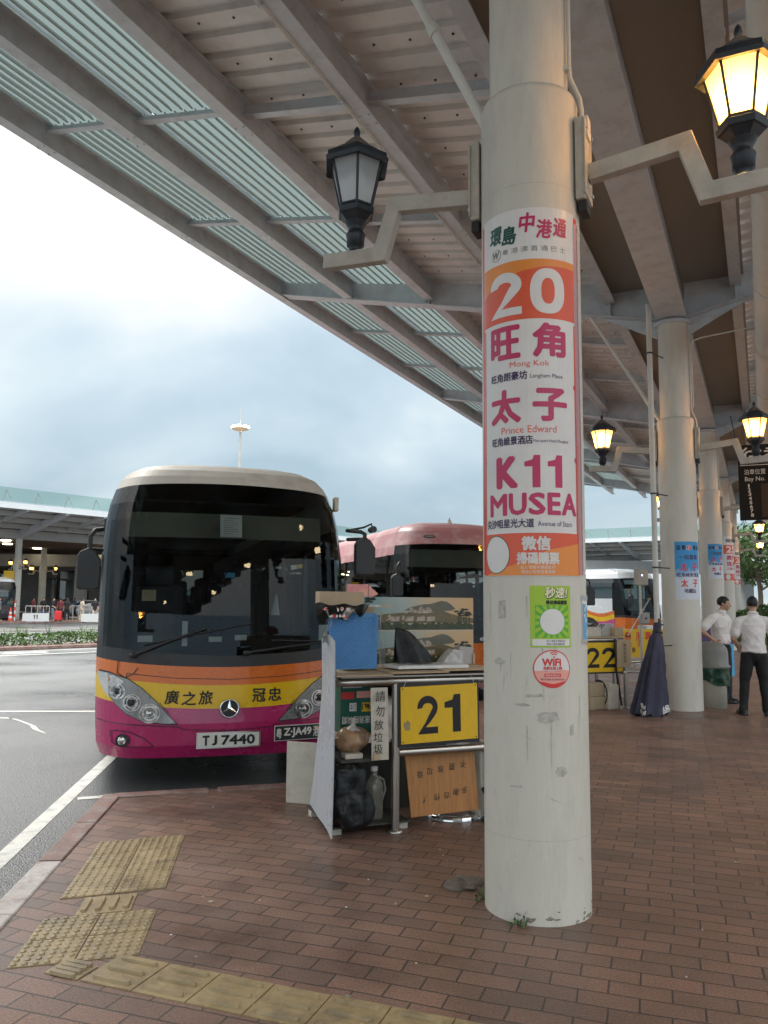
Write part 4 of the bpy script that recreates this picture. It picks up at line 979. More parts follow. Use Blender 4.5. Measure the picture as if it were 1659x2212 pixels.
# ---- nearest coach
YAW = R(17)
b1 = bus('parked_coach', 'nearest coach with magenta, yellow and orange nose behind the number 21 counter', (-1.53, 7.91, RZ), YAW,
         [(.28, .0, M['b_magenta']), (.40, .0, M['b_magenta']), (.60, .02, M['b_magenta']), (.735, .098, M['b_yellow']), (.955, .105, M['b_orange']), (1.128, .085, M['black'])], M['b_white'], M['b_white'])
HLP = [(-1.150, 1.085), (-1.06, 1.075), (-.90, 1.02), (-.78, .935), (-.66, .82), (-.55, .69), (-.47, .605), (-.60, .612), (-.76, .632), (-.90, .70), (-1.0, .79), (-1.08, .90), (-1.125, 1.0)]
for s in (-1, 1):
    FM = (lambda s: (lambda x, y, d=0.0: fmap(x * -s, y, d)))(s)
    cx_ = sum(p[0] for p in HLP) / len(HLP); cy_ = sum(p[1] for p in HLP) / len(HLP)
    g = MB(); big = [(cx_ + (x - cx_) * 1.05, cy_ + (y - cy_) * 1.05) for x, y in HLP]
    g.flat(big, FM, M['black'], .004, .04); g.flat(HLP, FM, M['housing'], .010, .04)
    g.flat([(-1.11, 1.05), (-1.02, 1.055), (-.93, 1.0), (-.98, .94), (-1.06, .95)], FM, M['reflector'], .014, .04)
    hl = g.build('headlight', b1)
    for (x, z, r_) in ((-.985, .905, .062), (-.858, .805, .070), (-.705, .705, .082)):
        g = MB(); g.flat(oval(x, z, r_ * 1.12, r_ * 1.12), FM, M['reflector'], .013, .04); q = FM(x, z, .012); nn = (FM(x, z, .05) - FM(x, z, .0)).normalized()
        g.tube([q, q + nn * .022], [r_, r_ * .93], M['chrome'], 24, False); g.sphere(q + nn * .004, (r_ * .42, .02, r_ * .42), M['reflector'] if r_ > .075 else M['black'], 14, 8)
        g.tube([q + nn * .006, q + nn * .018], [r_ * .62, r_ * .5], M['chrome'], 20, False); g.build('lamp', hl)
    g = MB(); g.flat(oval(-1.085, 1.02, .028, .03, 14), FM, M['amber'], .018, .04); g.build('indicator', hl)
    g = MB(); g.flat(HLP, FM, M['lens'], .036, .04); g.build('lens', hl)
    g = MB(); g.flat(oval(-.93, .452, .062, .062), FM, M['black'], .003, .03); q = FM(-.93, .452, .003); nn = (FM(-.93, .452, .05) - FM(-.93, .452, 0)).normalized()
    g.tube([q, q + nn * .02], [.05, .046], M['chrome'], 20, False); g.sphere(q + nn * .004, (.042, .014, .042), M['reflector'], 14, 8); g.build('fog_lamp', b1)
    fp = [(-1.04, .535), (-.98, .545), (-.86, .53), (-.74, .47), (-.66, .40), (-.72, .395), (-.95, .395), (-1.02, .43)]
    g = MB(); n_ = len(fp); ar = [Vector(p) for p in fp]
    for i in range(n_):
        a, b = ar[i], ar[(i + 1) % n_]; d = (b - a).normalized(); nn = Vector((-d.y, d.x)) * .0035; g.shape([tuple(a + nn), tuple(b + nn), tuple(b - nn), tuple(a - nn)], [(0, 1, 2, 3)], FM, M['black'], .002, .05)
    g.build('fog_lamp_seam', b1)
def seam(pts, wd=.007):
    o = stroke_poly(pts, wd); n_ = len(o); g = MB()
    g.shape([tuple(a) for a, b in o] + [tuple(b) for a, b in o], [(i, n_ + i, n_ + i + 1, i + 1) for i in range(n_ - 1)], fmap, M['black'], .002, .05); g.build('panel_seam', b1)
seam([(-1.17, .625), (-.80, .598), (-.45, .575), (-.40, .548), (0, .53), (.40, .548), (.45, .575), (.80, .598), (1.17, .625)])
seam([(-.46, .60), (-.50, .66), (-.62, .80)], .006); seam([(.46, .60), (.50, .66), (.62, .80)], .006)
seam([(-.92, 1.035), (-.915, 1.075), (-.5, 1.03), (0, 1.01), (.5, 1.03), (.915, 1.075), (.92, 1.035)], .006)
seam([(-1.19, 1.325), (-.6, 1.255), (0, 1.225), (.6, 1.255), (1.19, 1.325)], .012)
g = MB(); g.prism([(-.29, -.075), (.29, -.075), (.29, .075), (-.29, .075)], (0, -.030, .448), (1, 0, 0), (0, 0, 1), (0, .012, 0), M['chrome'])
g.prism([(-.275, -.062), (.275, -.062), (.275, .062), (-.275, .062)], (0, -.034, .448), (1, 0, 0), (0, 0, 1), (0, .003, 0), M['plate_w'])
g.text('T', -.205, .448, .055, .085, FRONT((0, -.0345, 0)), M['ink'], bold=.0045); g.text('J', -.128, .448, .038, .085, FRONT((0, -.0345, 0)), M['ink'], bold=.0045); g.text('7440', .085, .448, .30, .085, FRONT((0, -.0345, 0)), M['ink'], bold=.0045); g.build('number_plate', b1)
a = math.atan2(front(.87, .5).y - front(.42, .5).y, .45); Xd = Vector((math.cos(a), math.sin(a), 0)); O = front(.645, .487) + Vector((.0, -.035, 0))
g = MB(); g.prism([(-.228, -.073), (.228, -.073), (.228, .073), (-.228, .073)], O, Xd, (0, 0, 1), (-Xd.y * .006, Xd.x * .012, 0), M['plate_w']); g.prism([(-.222, -.067), (.222, -.067), (.222, .067), (-.222, .067)], O + Vector((0, -.003, 0)), Xd, (0, 0, 1), (0, .002, 0), M['black'])
pm = plane(O + Vector((0, -.003, 0)), Xd, (0, 0, 1), (Xd.y, -Xd.x, 0))
g.text('粵', -.185, 0, .05, .095, pm, M['plate_w'], bold=.0015); g.text('Z·JA49', .0, 0, .27, .09, pm, M['plate_w'], bold=.0035); g.text('港', .183, .003, .055, .1, pm, M['plate_w'], bold=.0015); g.build('number_plate', b1)
g = MB()
for ch, x, z in (('廣', -.515, .852), ('之', -.365, .838), ('旅', -.215, .842)): g.text(ch, x, z, .125, .125, fmap, M['ink'], depth=.003, bold=.0025, cut=.05, shear=.08)
g.build('lettering', b1); g = MB()
for ch, x, z in (('冠', .275, .852), ('忠', .425, .858)): g.text(ch, x, z, .12, .125, fmap, M['ink'], depth=.003, bold=.003, cut=.05)
g.build('lettering', b1)
g = MB(); n_ = 28; ct = Vector((0, -.012, .738)); g.cyl(ct + Vector((0, .03, 0)), ct, .082, M['black'], 28)   # the maker's emblem: ring and three points
g.tube([ct + Vector((.083 * math.cos(2 * math.pi * i / n_), -.004, .083 * math.sin(2 * math.pi * i / n_))) for i in range(n_ + 1)], .0075, M['chrome'], 8, False)
for k in range(3):
    a = R(90 + 120 * k); d = Vector((math.cos(a), 0, math.sin(a))); e_ = Vector((-d.z, 0, d.x)); c0 = ct + Vector((0, -.003, 0)); tip = c0 + d * .082; ap = c0 + Vector((0, -.012, 0))
    g.add([ap, c0 + e_ * .017 + d * .01, tip, c0 - e_ * .017 + d * .01], [(0, 1, 2), (0, 2, 3)], M['chrome'])
g.build('emblem', b1)
for pv_, tip, el in (((-.86, 1.245), (-.22, 1.50), .0), ((.15, 1.262), (.98, 1.36), .0)):
    a = fmap(*pv_, .03); b = fmap(*tip, .045); g = MB(); g.sphere(a, (.04, .03, .03), M['black'], 10, 6); g.tube([a, a.lerp(b, .5) + Vector((0, -.025, .01)), b], [.018, .013, .010], M['black'], 8)
    d = (b - a).normalized(); q0 = fmap(tip[0] - (.55 if tip[0] < 0 else .60), tip[1] - (.16 if tip[0] < 0 else -.02), .02); q1 = fmap(tip[0] + (.42 if tip[0] < 0 else .12), tip[1] + (.05 if tip[0] < 0 else -.0), .02)
    pts = [q0.lerp(q1, i / 6) for i in range(7)]; pts = [fmap(p.x, p.z, .018) for p in pts]; g.tube(pts, .009, M['black'], 6); g.build('wiper', b1)
g = MB(); g.tube([fmap(-.99, 1.20, .01), fmap(-1.0, 1.08, .006), fmap(-.93, 1.035, .006), fmap(-.86, 1.07, .006), fmap(-.82, 1.13, .008)], .004, M['black'], 6); g.build('washer_hose', b1)
side_mirror(b1, -1, .085, .0); side_mirror(b1, 1, .11, -.18, 1.0, .06)
g = MB(); g.cyl((1.40, .1, 2.53), (1.40, .2, 2.53), .035, M['black'], 12); g.tube([(1.40, .15, 2.53), (1.39, .15, 2.59), (1.31, .15, 2.55), (1.19, .3, 2.53)], .012, M['black'], 6); g.build('reversing_camera', b1)
g = MB(); g.box((1.165, .78, 2.86), (.05, .10, .16), M['b_cream']); g.build('marker_lamp', b1, bevel=.012)
# inside the windscreen
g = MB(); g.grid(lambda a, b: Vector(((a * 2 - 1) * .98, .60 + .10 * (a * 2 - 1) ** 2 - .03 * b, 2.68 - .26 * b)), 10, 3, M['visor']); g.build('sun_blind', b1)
g = MB(); q = fmap(0, 2.53, -.02); q2 = fmap(0, 2.68, -.02); yv = (q2 - q).normalized(); g.prism([(-.105, -.12), (.105, -.12), (.105, .12), (-.105, .12)], q, (1, 0, 0), yv, (0, .004, 0), M['paper'])
pm = plane(q, (1, 0, 0), yv, (0, -1, .3))
for k in range(8): g.shape([(-.07, .085 - k * .024), (.07 - .05 * (k % 3 == 1), .085 - k * .024), (.07 - .05 * (k % 3 == 1), .080 - k * .024), (-.07, .080 - k * .024)], [(0, 1, 2, 3)], pm, M['greyink'], .002)
g.build('notice_sheet', b1)
g = MB(); n_ = 28; c = Vector((-.62, .86, 1.50)); tl = Matrix.Rotation(R(38), 3, 'X')
g.tube([c + tl @ Vector((.235 * math.cos(2 * math.pi * i / n_), .235 * math.sin(2 * math.pi * i / n_), 0)) for i in range(n_ + 1)], .016, M['dash'], 8, False)
for a in (.3, 2.84, 4.7): g.cyl(c, c + tl @ Vector((.23 * math.cos(a), .23 * math.sin(a), 0)), .012, M['dash'], 6)
g.cyl(c, c + tl @ Vector((0, 0, -.35)), .03, M['dash'], 8); g.build('steering_wheel', b1)
g = MB(); g.box((-.62, 1.42, 1.45), (.50, .14, .95), M['seat'], Matrix.Rotation(R(-8), 3, 'X')); g.box((-.62, 1.50, 2.04), (.3, .1, .22), M['seat']); g.box((-.62, 1.15, 1.02), (.5, .5, .16), M['seat']); g.build('driver_seat', b1, bevel=.05, seg=3)
g = MB()
for (x, z, w_, h_) in ((-.78, 1.40, .13, .06), (-.14, 1.395, .12, .05), (.10, 1.41, .11, .05)): q = fmap(x, z, -.05); g.box(q, (w_, .03, h_), M['paper'], rotz(.1))
q = fmap(-.42, 1.45, -.06); g.box(q, (.05, .02, .24), M['paper']); q = fmap(-.80, 1.83, -.25); g.box(q, (.13, .02, .11), M['card'])
g.box(fmap(.93, 1.45, -.03), (.09, .006, .16), M['paper']); g.box(fmap(.02, 2.05, -.3), (.1, .02, .05), M['skyblue']); g.build('windscreen_card', b1)
g = MB()
for (x, z) in ((-1.07, 1.83), (-.10, 1.92), (.085, 1.92), (1.09, 1.90)):
    q = fmap(x, z, -.07); g.sphere(q, (.042, .03, .042), M['black'], 10, 6)
g.tube([fmap(-.1, 1.92, -.08), fmap(-.03, 2.06, -.10), fmap(.085, 2.2, -.1), fmap(.085, 1.92, -.08)], .006, M['black'], 5)
g.build('suction_cup_holder', b1)
g = MB(); g.grid(lambda a, b: Vector((.50 + .05 * math.sin(a * 6.3) * (1 - .8 * b), .55 + .04 * math.cos(a * 6.3), 1.62 + .22 * b)), 10, 4, M['film']); g.build('plastic_bag', b1)
b1.scale = (1.045, 1.045, 1.0); b1.location = (-1.475, 7.93, RZ)
# ---- pink coach in the next bay
b2 = bus('parked_coach', 'faded pink coach in the bay behind the landscape board', (1.38, 14.3, RZ), YAW,
         [(.28, .0, M['b_pink']), (.60, .02, M['b_orange']), (.955, .105, M['b_orange']), (1.05, .085, M['black'])], M['b_pink'], M['b_pink'], wl=(1.19, .1), top=(2.82, -.03), sidewin=(1.42, 2.68))
b2.scale = (1.04, 1.04, 1.0); b2.location.x += .2; side_mirror(b2, -1, .12)
g = MB(); g.flat(oval(-.62, 2.95, .11, .028, 20), fmap, M['black'], .006, .05); g.flat(oval(-.62, 2.95, .095, .019, 20), fmap, M['reflector'], .010, .05); g.flat(oval(.62, 2.95, .11, .028, 20), fmap, M['black'], .006, .05); g.flat(oval(.62, 2.95, .095, .019, 20), fmap, M['reflector'], .010, .05); g.build('marker_lamp', b2)
g = MB(); g.lathe([(.05, 3.27), (.04, 3.31), (.012, 3.37), (.004, 3.40)], M['b_white'], (0.05, 1.2, 0), 12); g.build('roof_aerial', b2)
g = MB(); q = fmap(.42, 2.2, -.03); g.prism([(-.11, -.17), (.10, -.17), (.06, .17), (-.11, .16)], q, (1, .05, 0), (0, .2, 1), (0, .004, 0), M['paper']); g.build('notice_sheet', b2)
g = MB(); g.grid(lambda a, b: Vector(((a * 2 - 1) * .98, .55 + .10 * (a * 2 - 1) ** 2, 2.72 - .32 * b)), 10, 2, M['visor']); g.build('sun_blind', b2)
g = MB(); g.text('op', .22, 1.115, .15, .075, fmap, M['paper'], depth=.004, bold=.005, cut=.05, shear=.2); g.build('lettering', b2)
# ---- dark coach behind the nearest pillar
b3 = bus('parked_coach', 'black coach showing only its edge and mirror right of the nearest pillar', (4.23, 20.7, RZ), YAW,
         [(.28, .0, M['b_dark']), (.60, .02, M['b_dark']), (1.0, .08, M['black'])], M['b_dark'], M['b_dark'], detail=0, seats=False)
side_mirror(b3, 1, .06, .15, 1.25)
# ================================================================== COUNTER 21
SZ = math.atan2(.367, .93)
S0 = Vector((.1, 6.01, 0)); SX = Vector((math.cos(SZ), math.sin(SZ), 0)); SY = Vector((-SX.y, SX.x, 0))
def at(x, y, z=0, o=None): q = (o or S0) + SX * x + SY * y; return (q.x, q.y, z)
def put(o, x, y, z, label, cat, group=None, rz=0, o0=None):
    o.location = at(x, y, z, o0); o.rotation_euler = (0, 0, SZ + rz); return tag(o, label, cat, group)
M['wood'] = mat('orange_wood_board', (.42, .19, .055), .5, var=.22, scale=3, stretch=(14, 14, 1.2), dirt=(.30, .12, .035), damt=.6, dscale=2)
M['greysheet'] = mat('grey_plastic_sheet', (.52, .54, .57), .3, var=.08, scale=3, dirt=(.40, .40, .42), damt=.5, stretch=(1, 1, .6))
M['bluemat'] = mat('blue_rubber_mat', (.075, .25, .54), .38, var=.1, scale=6)
M['trash'] = mat('black_bin_bag', (.008, .009, .010), .36, spec=.35, var=.3, rvar=.08, bump=.5, bscale=22)
M['brownbag'] = mat('bag_of_brown_paper', (.34, .20, .11), .32, var=.3, scale=14, dirt=(.6, .5, .42), damt=.5, dscale=9, bump=.5, bscale=30)
M['wrap'] = mat('plastic_wrap', (.50, .49, .47), .2, var=.35, scale=18, rvar=.12, bump=1.0, bscale=26)
M['greybox'] = mat('grey_device', (.42, .41, .39), .5, var=.08)
M['darkwood'] = mat('dark_board', (.055, .055, .045), .7, var=.3)
M['foam'] = mat('grubby_foam', (.60, .56, .48), .8, var=.12, scale=8, dirt=(.35, .28, .2), damt=.6, dscale=6)
M['drkgreen'] = P_('dark_green_print', (.004, .10, .065)); M['pinkroll'] = mat('pink_print_roll', (.75, .30, .30), .45, var=.25, scale=5, dirt=(.80, .55, .30), damt=.9, dscale=5)
M['crates'] = mat('tan_packing', (.46, .36, .24), .8, var=.12, dirt=(.3, .22, .14), damt=.4)
def railing(name, label, o0, x0, x1, depth, group, left=None):
    lx, ly = left or (x0 + .03, depth)
    t = thing(name, label, 'counter', at(0, 0, 0, o0), SZ, group); m = M['stainless']
    for x, y in ((0, 0), (x1 - .02, 0), (lx, ly), (x1 - .02, depth)):
        g = MB(); g.cyl((x, y, 0), (x, y, 1.05), .030, m, 16); g.lathe([(.055, 0), (.055, .012), (.04, .02), (.031, .02)], m, (x, y, 0), 18); g.build('post', t)
    g = MB(); pts = [(x0 if not left else lx, ly, 1.065), (x0, .10, 1.065), (x0 + .03, .03, 1.065), (x0 + .10, 0, 1.065), (x1 - .10, 0, 1.065), (x1 - .03, .03, 1.065), (x1, .10, 1.065), (x1, depth, 1.065)]
    g.tube(pts, .030, m, 14); g.build('top_rail', t)
    g = MB(); g.cyl((.02, 0, .555), (x1 - .03, 0, .555), .030, m, 14); g.cyl((x1 - .02, .03, .555), (x1 - .02, depth - .03, .555), .030, m, 14); g.cyl((lx, ly, .3), (x1 - .04, depth, .3), .02, m, 10); g.build('middle_rail', t)
    return t
railing('steel_counter', 'stainless tube frame of the counter with yellow sign 21', S0, -.47, .80, .85, 'counter frames', (-.18, .78))
def num_sign(txt, o0, x0, x1, z0, z1, label, tilt=0, dw=None, glyph=None):
    t = thing('number_sign', label, 'sign', at((x0 + x1) / 2, -.045, (z0 + z1) / 2, o0), SZ, 'yellow bay number signs'); t.rotation_euler = (0, tilt, SZ)
    wd, ht = x1 - x0, z1 - z0
    g = MB(); g.box((0, .012, 0), (wd + .04, .012, ht + .05), M['black']); g.build('backing', t, bevel=.003)
    g = MB(); g.box((0, 0, 0), (wd, .008, ht), M['yellow']); F = FRONT((0, -.004, 0))
    n_ = len(txt); w1 = glyph; gap = w1 * .22; x = -(n_ * w1 + (n_ - 1) * gap) / 2 + w1 / 2
    for ch in txt: digit(g, ch, x, -.005, w1, dw, F, M['ink'], .0014, .25); x += w1 + gap - (.25 * w1 if ch == '1' else 0)
    for cx_ in (-1, 1):
        for cz in (-1, 1): g.cyl((cx_ * (wd / 2 - .014), -.004, cz * (ht / 2 - .014)), (cx_ * (wd / 2 - .014), -.007, cz * (ht / 2 - .014)), .005, M['black'], 8)
    if txt == '21':
        q = random.Random(1); g.flat([(-.265 + q.uniform(.018, .035) * math.cos(a), -.075 + q.uniform(.03, .045) * math.sin(a)) for a in [i * .5 for i in range(12)]], F, M['tactile'], .0012)
    g.build('plate', t); g = MB()
    for sx in (-1, 1): g.tube([(sx * (wd / 2 - .02), .0, ht / 2 - .01), (sx * (wd / 2 - .05), -.01, ht / 2 + .06)], .0018, M['white'], 4)
    g.build('string', t)
num_sign('21', S0, .02, .645, .625, 1.032, 'yellow sign with number 21 tied to the nearest counter', R(-1.2), .275, .165)
bpy.data.objects['number_sign']
# cardboard table top in several sheets
def sheet(name, label, cat, pts, th, m, z, group=None, bend=0.0, seed=0):
    g = MB(); g.prism(pts, (0, 0, 0), (1, 0, 0), (0, 1, 0), (0, 0, th), m); o = g.build(name, bevel=.002); put(o, 0, 0, z, label, cat, group); return o
sheet('counter_board', 'grey board lying on the steel frame of counter 21 under the cardboard', 'board', [(-.44, -.05), (.82, -.05), (.82, .84), (-.18, .84)], .012, M['greybox'], 1.099)
sheet('cardboard_sheet', 'flattened cardboard at the left end of counter 21', 'cardboard', [(-.49, -.085), (-.05, -.075), (-.02, .8), (-.19, .82)], .010, M['card'], 1.1125, 'flattened cardboard on counter 21')
sheet('cardboard_sheet', 'flattened cardboard in the middle of counter 21', 'cardboard', [(-.06, -.075), (.40, -.07), (.42, .78), (-.05, .8)], .010, M['card'], 1.1235, 'flattened cardboard on counter 21')
sheet('cardboard_sheet', 'flattened cardboard at the right end of counter 21 by the pillar', 'cardboard', [(.36, -.07), (.85, -.06), (.85, .75), (.38, .78)], .009, M['card'], 1.1345, 'flattened cardboard on counter 21')
TOPZ = 1.145
# grey plastic side panel with a curved foot
pp = [(-.03, .012), (-.05, .5), (-.045, 1.10), (-.035, 1.36), (.10, 1.405), (.26, 1.37), (.23, 1.02), (.30, .70), (.43, .28), (.50, .13), (.42, .115), (.29, .085), (.16, .068), (.06, .05)]
g = MB(); g.prism(pp, (-.006, 0, 0), (0, 1, 0), (0, 0, 1), (.010, 0, 0), M['greysheet']); o = g.build('side_panel'); put(o, -.495, -.02, 0, 'grey plastic sheet with curved foot standing at the left end of counter 21', 'panel')
# blue rubber mat with a raised lozenge pattern
t = thing('rubber_mat', 'blue patterned rubber mat standing upright on counter 21', 'mat', at(-.268, .17, TOPZ), SZ); t.rotation_euler = (R(-4), 0, SZ)
g = MB(); w_, h_, r_ = .40, .415, .045; pl_ = []
for cx_, cz, a0 in ((w_ / 2 - .02 - r_, r_ * .3, -90), (w_ / 2 - r_, h_ - r_, 0), (-w_ / 2 + r_, h_ - r_, 90), (-w_ / 2 + .03 + r_, r_ * .3, 180)):
    rr = r_ if cz > .1 else r_ * .3
    for i in range(6): a = R(a0 + 18 * i); pl_.append((cx_ + rr * math.cos(a) + (0 if cz > .1 else (r_ - rr) * (1 if cx_ > 0 else -1)), cz + rr * math.sin(a)))
g.prism(pl_, (0, 0, 0), (1, 0, 0), (0, 0, 1), (0, .014, 0), M['bluemat'])
for j in range(17):
    for i in range(13):
        x = -.165 + i * .0275 + (.0138 if j % 2 else 0); z = .022 + j * .0235
        if abs(x) > .172 or z > h_ - .02: continue
        a = R(38) if (i + j) % 2 else R(-38); ca, sa = math.cos(a), math.sin(a)
        lz = [(-.015, 0), (-.006, .0042), (.006, .0042), (.015, 0), (.006, -.0042), (-.006, -.0042)]
        P2 = [(x + u_ * ca - v_ * sa, z + u_ * sa + v_ * ca) for u_, v_ in lz]; n_ = 6
        vs = [(px, -.0002, pz) for px, pz in P2] + [(x + (px - x) * .55, -.0035, z + (pz - z) * .55) for px, pz in P2]
        g.add(vs, [(q, (q + 1) % n_, n_ + (q + 1) % n_, n_ + q) for q in range(n_)] + [tuple(range(n_, 2 * n_))], M['bluemat'])
g.build('mat_sheet', t)
g = MB(); g.grid(lambda a, b: Vector((.205 + .045 * a + .01 * math.sin(b * 7) - .035 * b * a, -.02 + .03 * math.sin(a * 3 + b * 4), .005 + .42 * b)), 6, 12, M['film']); o = g.build('plastic_film'); put(o, -.285, .17, TOPZ, 'milky plastic film hanging at the right edge of the blue mat', 'film')
# things piled over the mat
g = MB(); g.box((0, 0, .055), (.36, .10, .105), M['card'], rotz(.03)); o = g.build('cardboard_box', bevel=.004); put(o, -.325, .36, 1.61, 'long cardboard box lying on top behind the blue mat', 'box')
g = MB(); g.box((0, 0, .235), (.25, .16, .47), M['crates']); o = g.build('cardboard_box', bevel=.005); put(o, -.19, .36, TOPZ, 'tall cardboard box hidden behind the blue mat', 'box')
g = MB(); g.grid(lambda a, b: Vector((-.27 + .40 * a, -.13 + .05 * math.sin(a * 9) * b + .12 * (1 - b), .02 + .012 * math.sin(a * 14) - (.03 + .10 * (1 - a) + .03 * math.sin(a * 17)) * (1 - (1 - b) ** 2) * 1.0)), 24, 8, M['trash'])
q = random.Random(9)
for k in range(16):
    x = q.uniform(-.24, .02); g.flat([(x + q.uniform(.006, .02) * math.cos(a), .0 + q.uniform(.006, .02) * math.sin(a) - .01 - .05 * (k % 2)) for a in [j * 1.05 for j in range(6)]], FRONT((0, -.150, 0)), M['paper'] if k % 3 else M['red'], 0)
o = g.build('plastic_bag'); crumple(o, .012, 14, 3); put(o, -.30, .20, 1.60, 'crumpled black printed plastic bag hanging over the blue mat', 'bag')
g = MB(); g.box((0, 0, 0), (.24, .02, .016), M['wrap']); g.box((.16, .0, 0), (.09, .018, .014), M['card']); o = g.build('wooden_strip'); put(o, -.16, .22, 1.612, 'thin wrapped wooden strip lying over the blue mat', 'strip', rz=.02)
g = MB(); g.box((0, 0, .01), (.40, .012, .006), M['brownbag'], rotz(.06)); 
g2 = MB(); g2.grid(lambda a, b: Vector((-.01 + .03 * math.sin(b * 5) + .055 * a, -.05 + .09 * a + .02 * math.sin(b * 11), -.02 - .24 * b)), 6, 14, M['wrap']); o = g2.build('plastic_wrap'); crumple(o, .018, 11, 8); put(o, -.52, .12, 1.60, 'shiny torn wrapping hanging at the left end of counter 21', 'wrap')
# landscape board: two prints of rocky hills, one above the other
M['print_sky'] = None
def print_sky():
    m, nt, N, L, b = _nodes('printed_sky')
    tc = N.new('ShaderNodeTexCoord'); sp = N.new('ShaderNodeSeparateXYZ'); L.new(tc.outputs['Object'], sp.inputs[0])
    nz = N.new('ShaderNodeTexNoise'); nz.inputs['Scale'].default_value = 6; L.new(tc.outputs['Object'], nz.inputs['Vector'])
    ad = N.new('ShaderNodeMath'); ad.operation = 'MULTIPLY_ADD'; L.new(nz.outputs['Fac'], ad.inputs[0]); ad.inputs[1].default_value = .25; L.new(sp.outputs[0], ad.inputs[2])
    r = N.new('ShaderNodeValToRGB'); e = r.color_ramp.elements; e[0].position = .0; e[0].color = (.14, .30, .33, 1); e[1].position = 1; e[1].color = (.62, .40, .20, 1)
    x = e.new(.38); x.color = (.38, .45, .42, 1); x = e.new(.62); x.color = (.55, .44, .28, 1)
    mr = N.new('ShaderNodeMapRange'); mr.inputs[1].default_value = -.42; mr.inputs[2].default_value = .6; L.new(ad.outputs[0], mr.inputs[0]); L.new(mr.outputs[0], r.inputs[0]); L.new(r.outputs[0], b.inputs['Base Color']); b.inputs['Roughness'].default_value = .4
    return m
M['print_sky'] = print_sky()
M['p_hill'] = P_('printed_grey_hill', (.12, .12, .085), var=.2, scale=12); M['p_hill2'] = P_('printed_brown_hill', (.15, .12, .06), var=.25, scale=14); M['p_bush'] = mat('printed_bushes', (.045, .06, .025), .45, var=.7, scale=28)
M['p_rock'] = mat('printed_rock', (.42, .36, .30), .45, var=.5, scale=30); M['p_tree'] = P_('printed_dark_tree', (.02, .025, .015))
g = MB(); W2 = .50; HH = .275
g.box((0, .006, .27), (1.0, .010, .54), M['foam'])
for row in range(2):
    b0 = .545 - HH * (row + 1) + (.0 if row else .0); F = FRONT((0, 0, b0)); W2 = .496; r_ = random.Random(6)
    g.shape([(-W2, .005), (W2, .005), (W2, HH - .003), (-W2, HH - .003)], [(0, 1, 2, 3)], F, M['print_sky'], .0006 + row * .0003)
    hill = [(-.14, .165), (-.08, .19), (-.02, .205), (.04, .215), (.10, .218), (.15, .232), (.20, .245), (.25, .238), (.29, .215), (.33, .18), (.30, .165), (.1, .15)]
    g.flat(hill, F, M['p_hill'], .0010)
    g.flat([(-.50, .10), (-.40, .12), (-.30, .135), (-.22, .14), (-.1, .15), (.05, .14), (.13, .15), (.2, .165), (.28, .14), (.36, .12), (.42, .11), (.5, .10), (.5, .06), (-.5, .06)], F, M['p_hill2'], .0013)
    for k in range(46):
        x, z = (r_.uniform(-.13, .12), r_.uniform(.145, .19)) if k < 24 else (r_.uniform(-.42, .08), r_.uniform(.085, .115)); s_ = r_.uniform(.008, .02)
        g.flat([(x + s_ * r_.uniform(.6, 1.2) * math.cos(a), z + s_ * r_.uniform(.5, 1.0) * math.sin(a)) for a in [j * .9 for j in range(7)]], F, M['p_rock'], .0016 + (k % 9) * .00008)
    for x in (-.22, -.09, .01, .10): g.flat([(x - .04, .075), (x + .035, .078), (x + .04, .115), (x - .03, .112)], F, M['p_rock'], .0025)
    g.flat([(-.496, .006), (.496, .006)] + [(.496 - .992 * i / 40, .055 + r_.uniform(-.012, .025) + (.02 if i > 32 else 0)) for i in range(41)], F, M['p_bush'], .0030)
    for (x, z) in ((.36, .15), (.41, .165), (.46, .14), (.43, .125), (.38, .13)):
        for j in range(7): s_ = r_.uniform(.007, .016); xx, zz_ = x + r_.uniform(-.03, .03), z + r_.uniform(-.012, .012); g.flat([(xx + 1.6 * s_ * math.cos(a), zz_ + .6 * s_ * math.sin(a)) for a in [j2 * 1.05 for j2 in range(6)]], F, M['p_tree'], .0034 + j * .00005)
        g.flat([(x - .003, .05), (x + .003, .05), (x + .003, z), (x - .003, z)], F, M['p_tree'], .0032)
    for j in range(10): s_ = r_.uniform(.01, .02); xx, zz_ = r_.uniform(-.496 + .02, -.40), HH - r_.uniform(.012, .045); g.flat([(xx + 1.5 * s_ * math.cos(a), zz_ + .6 * s_ * math.sin(a)) for a in [j2 * 1.05 for j2 in range(6)]], F, M['p_tree'], .0034)
o = g.build('landscape_board'); put(o, .455, .60, TOPZ - .005, 'board printed twice with rocky hills and trees, standing at the back of counter 21', 'board')
g = MB(); g.box((0, 0, .04), (.16, .10, .12), M['pinkroll']); g.add([(.08, -.05, -.02), (.17, -.05, .02), (.08, -.05, .10), (.08, .05, -.02), (.17, .05, .02), (.08, .05, .10)], [(0, 1, 2), (3, 5, 4), (1, 4, 5, 2), (0, 3, 4, 1)], M['pinkroll'])
g.box((0, 0, -.28), (.14, .08, .52), M['card']); o = g.build('paper_roll', bevel=.01); put(o, -.045, .74, 1.685, 'pink and orange printed bundle behind the cardboard box on counter 21', 'bundle')
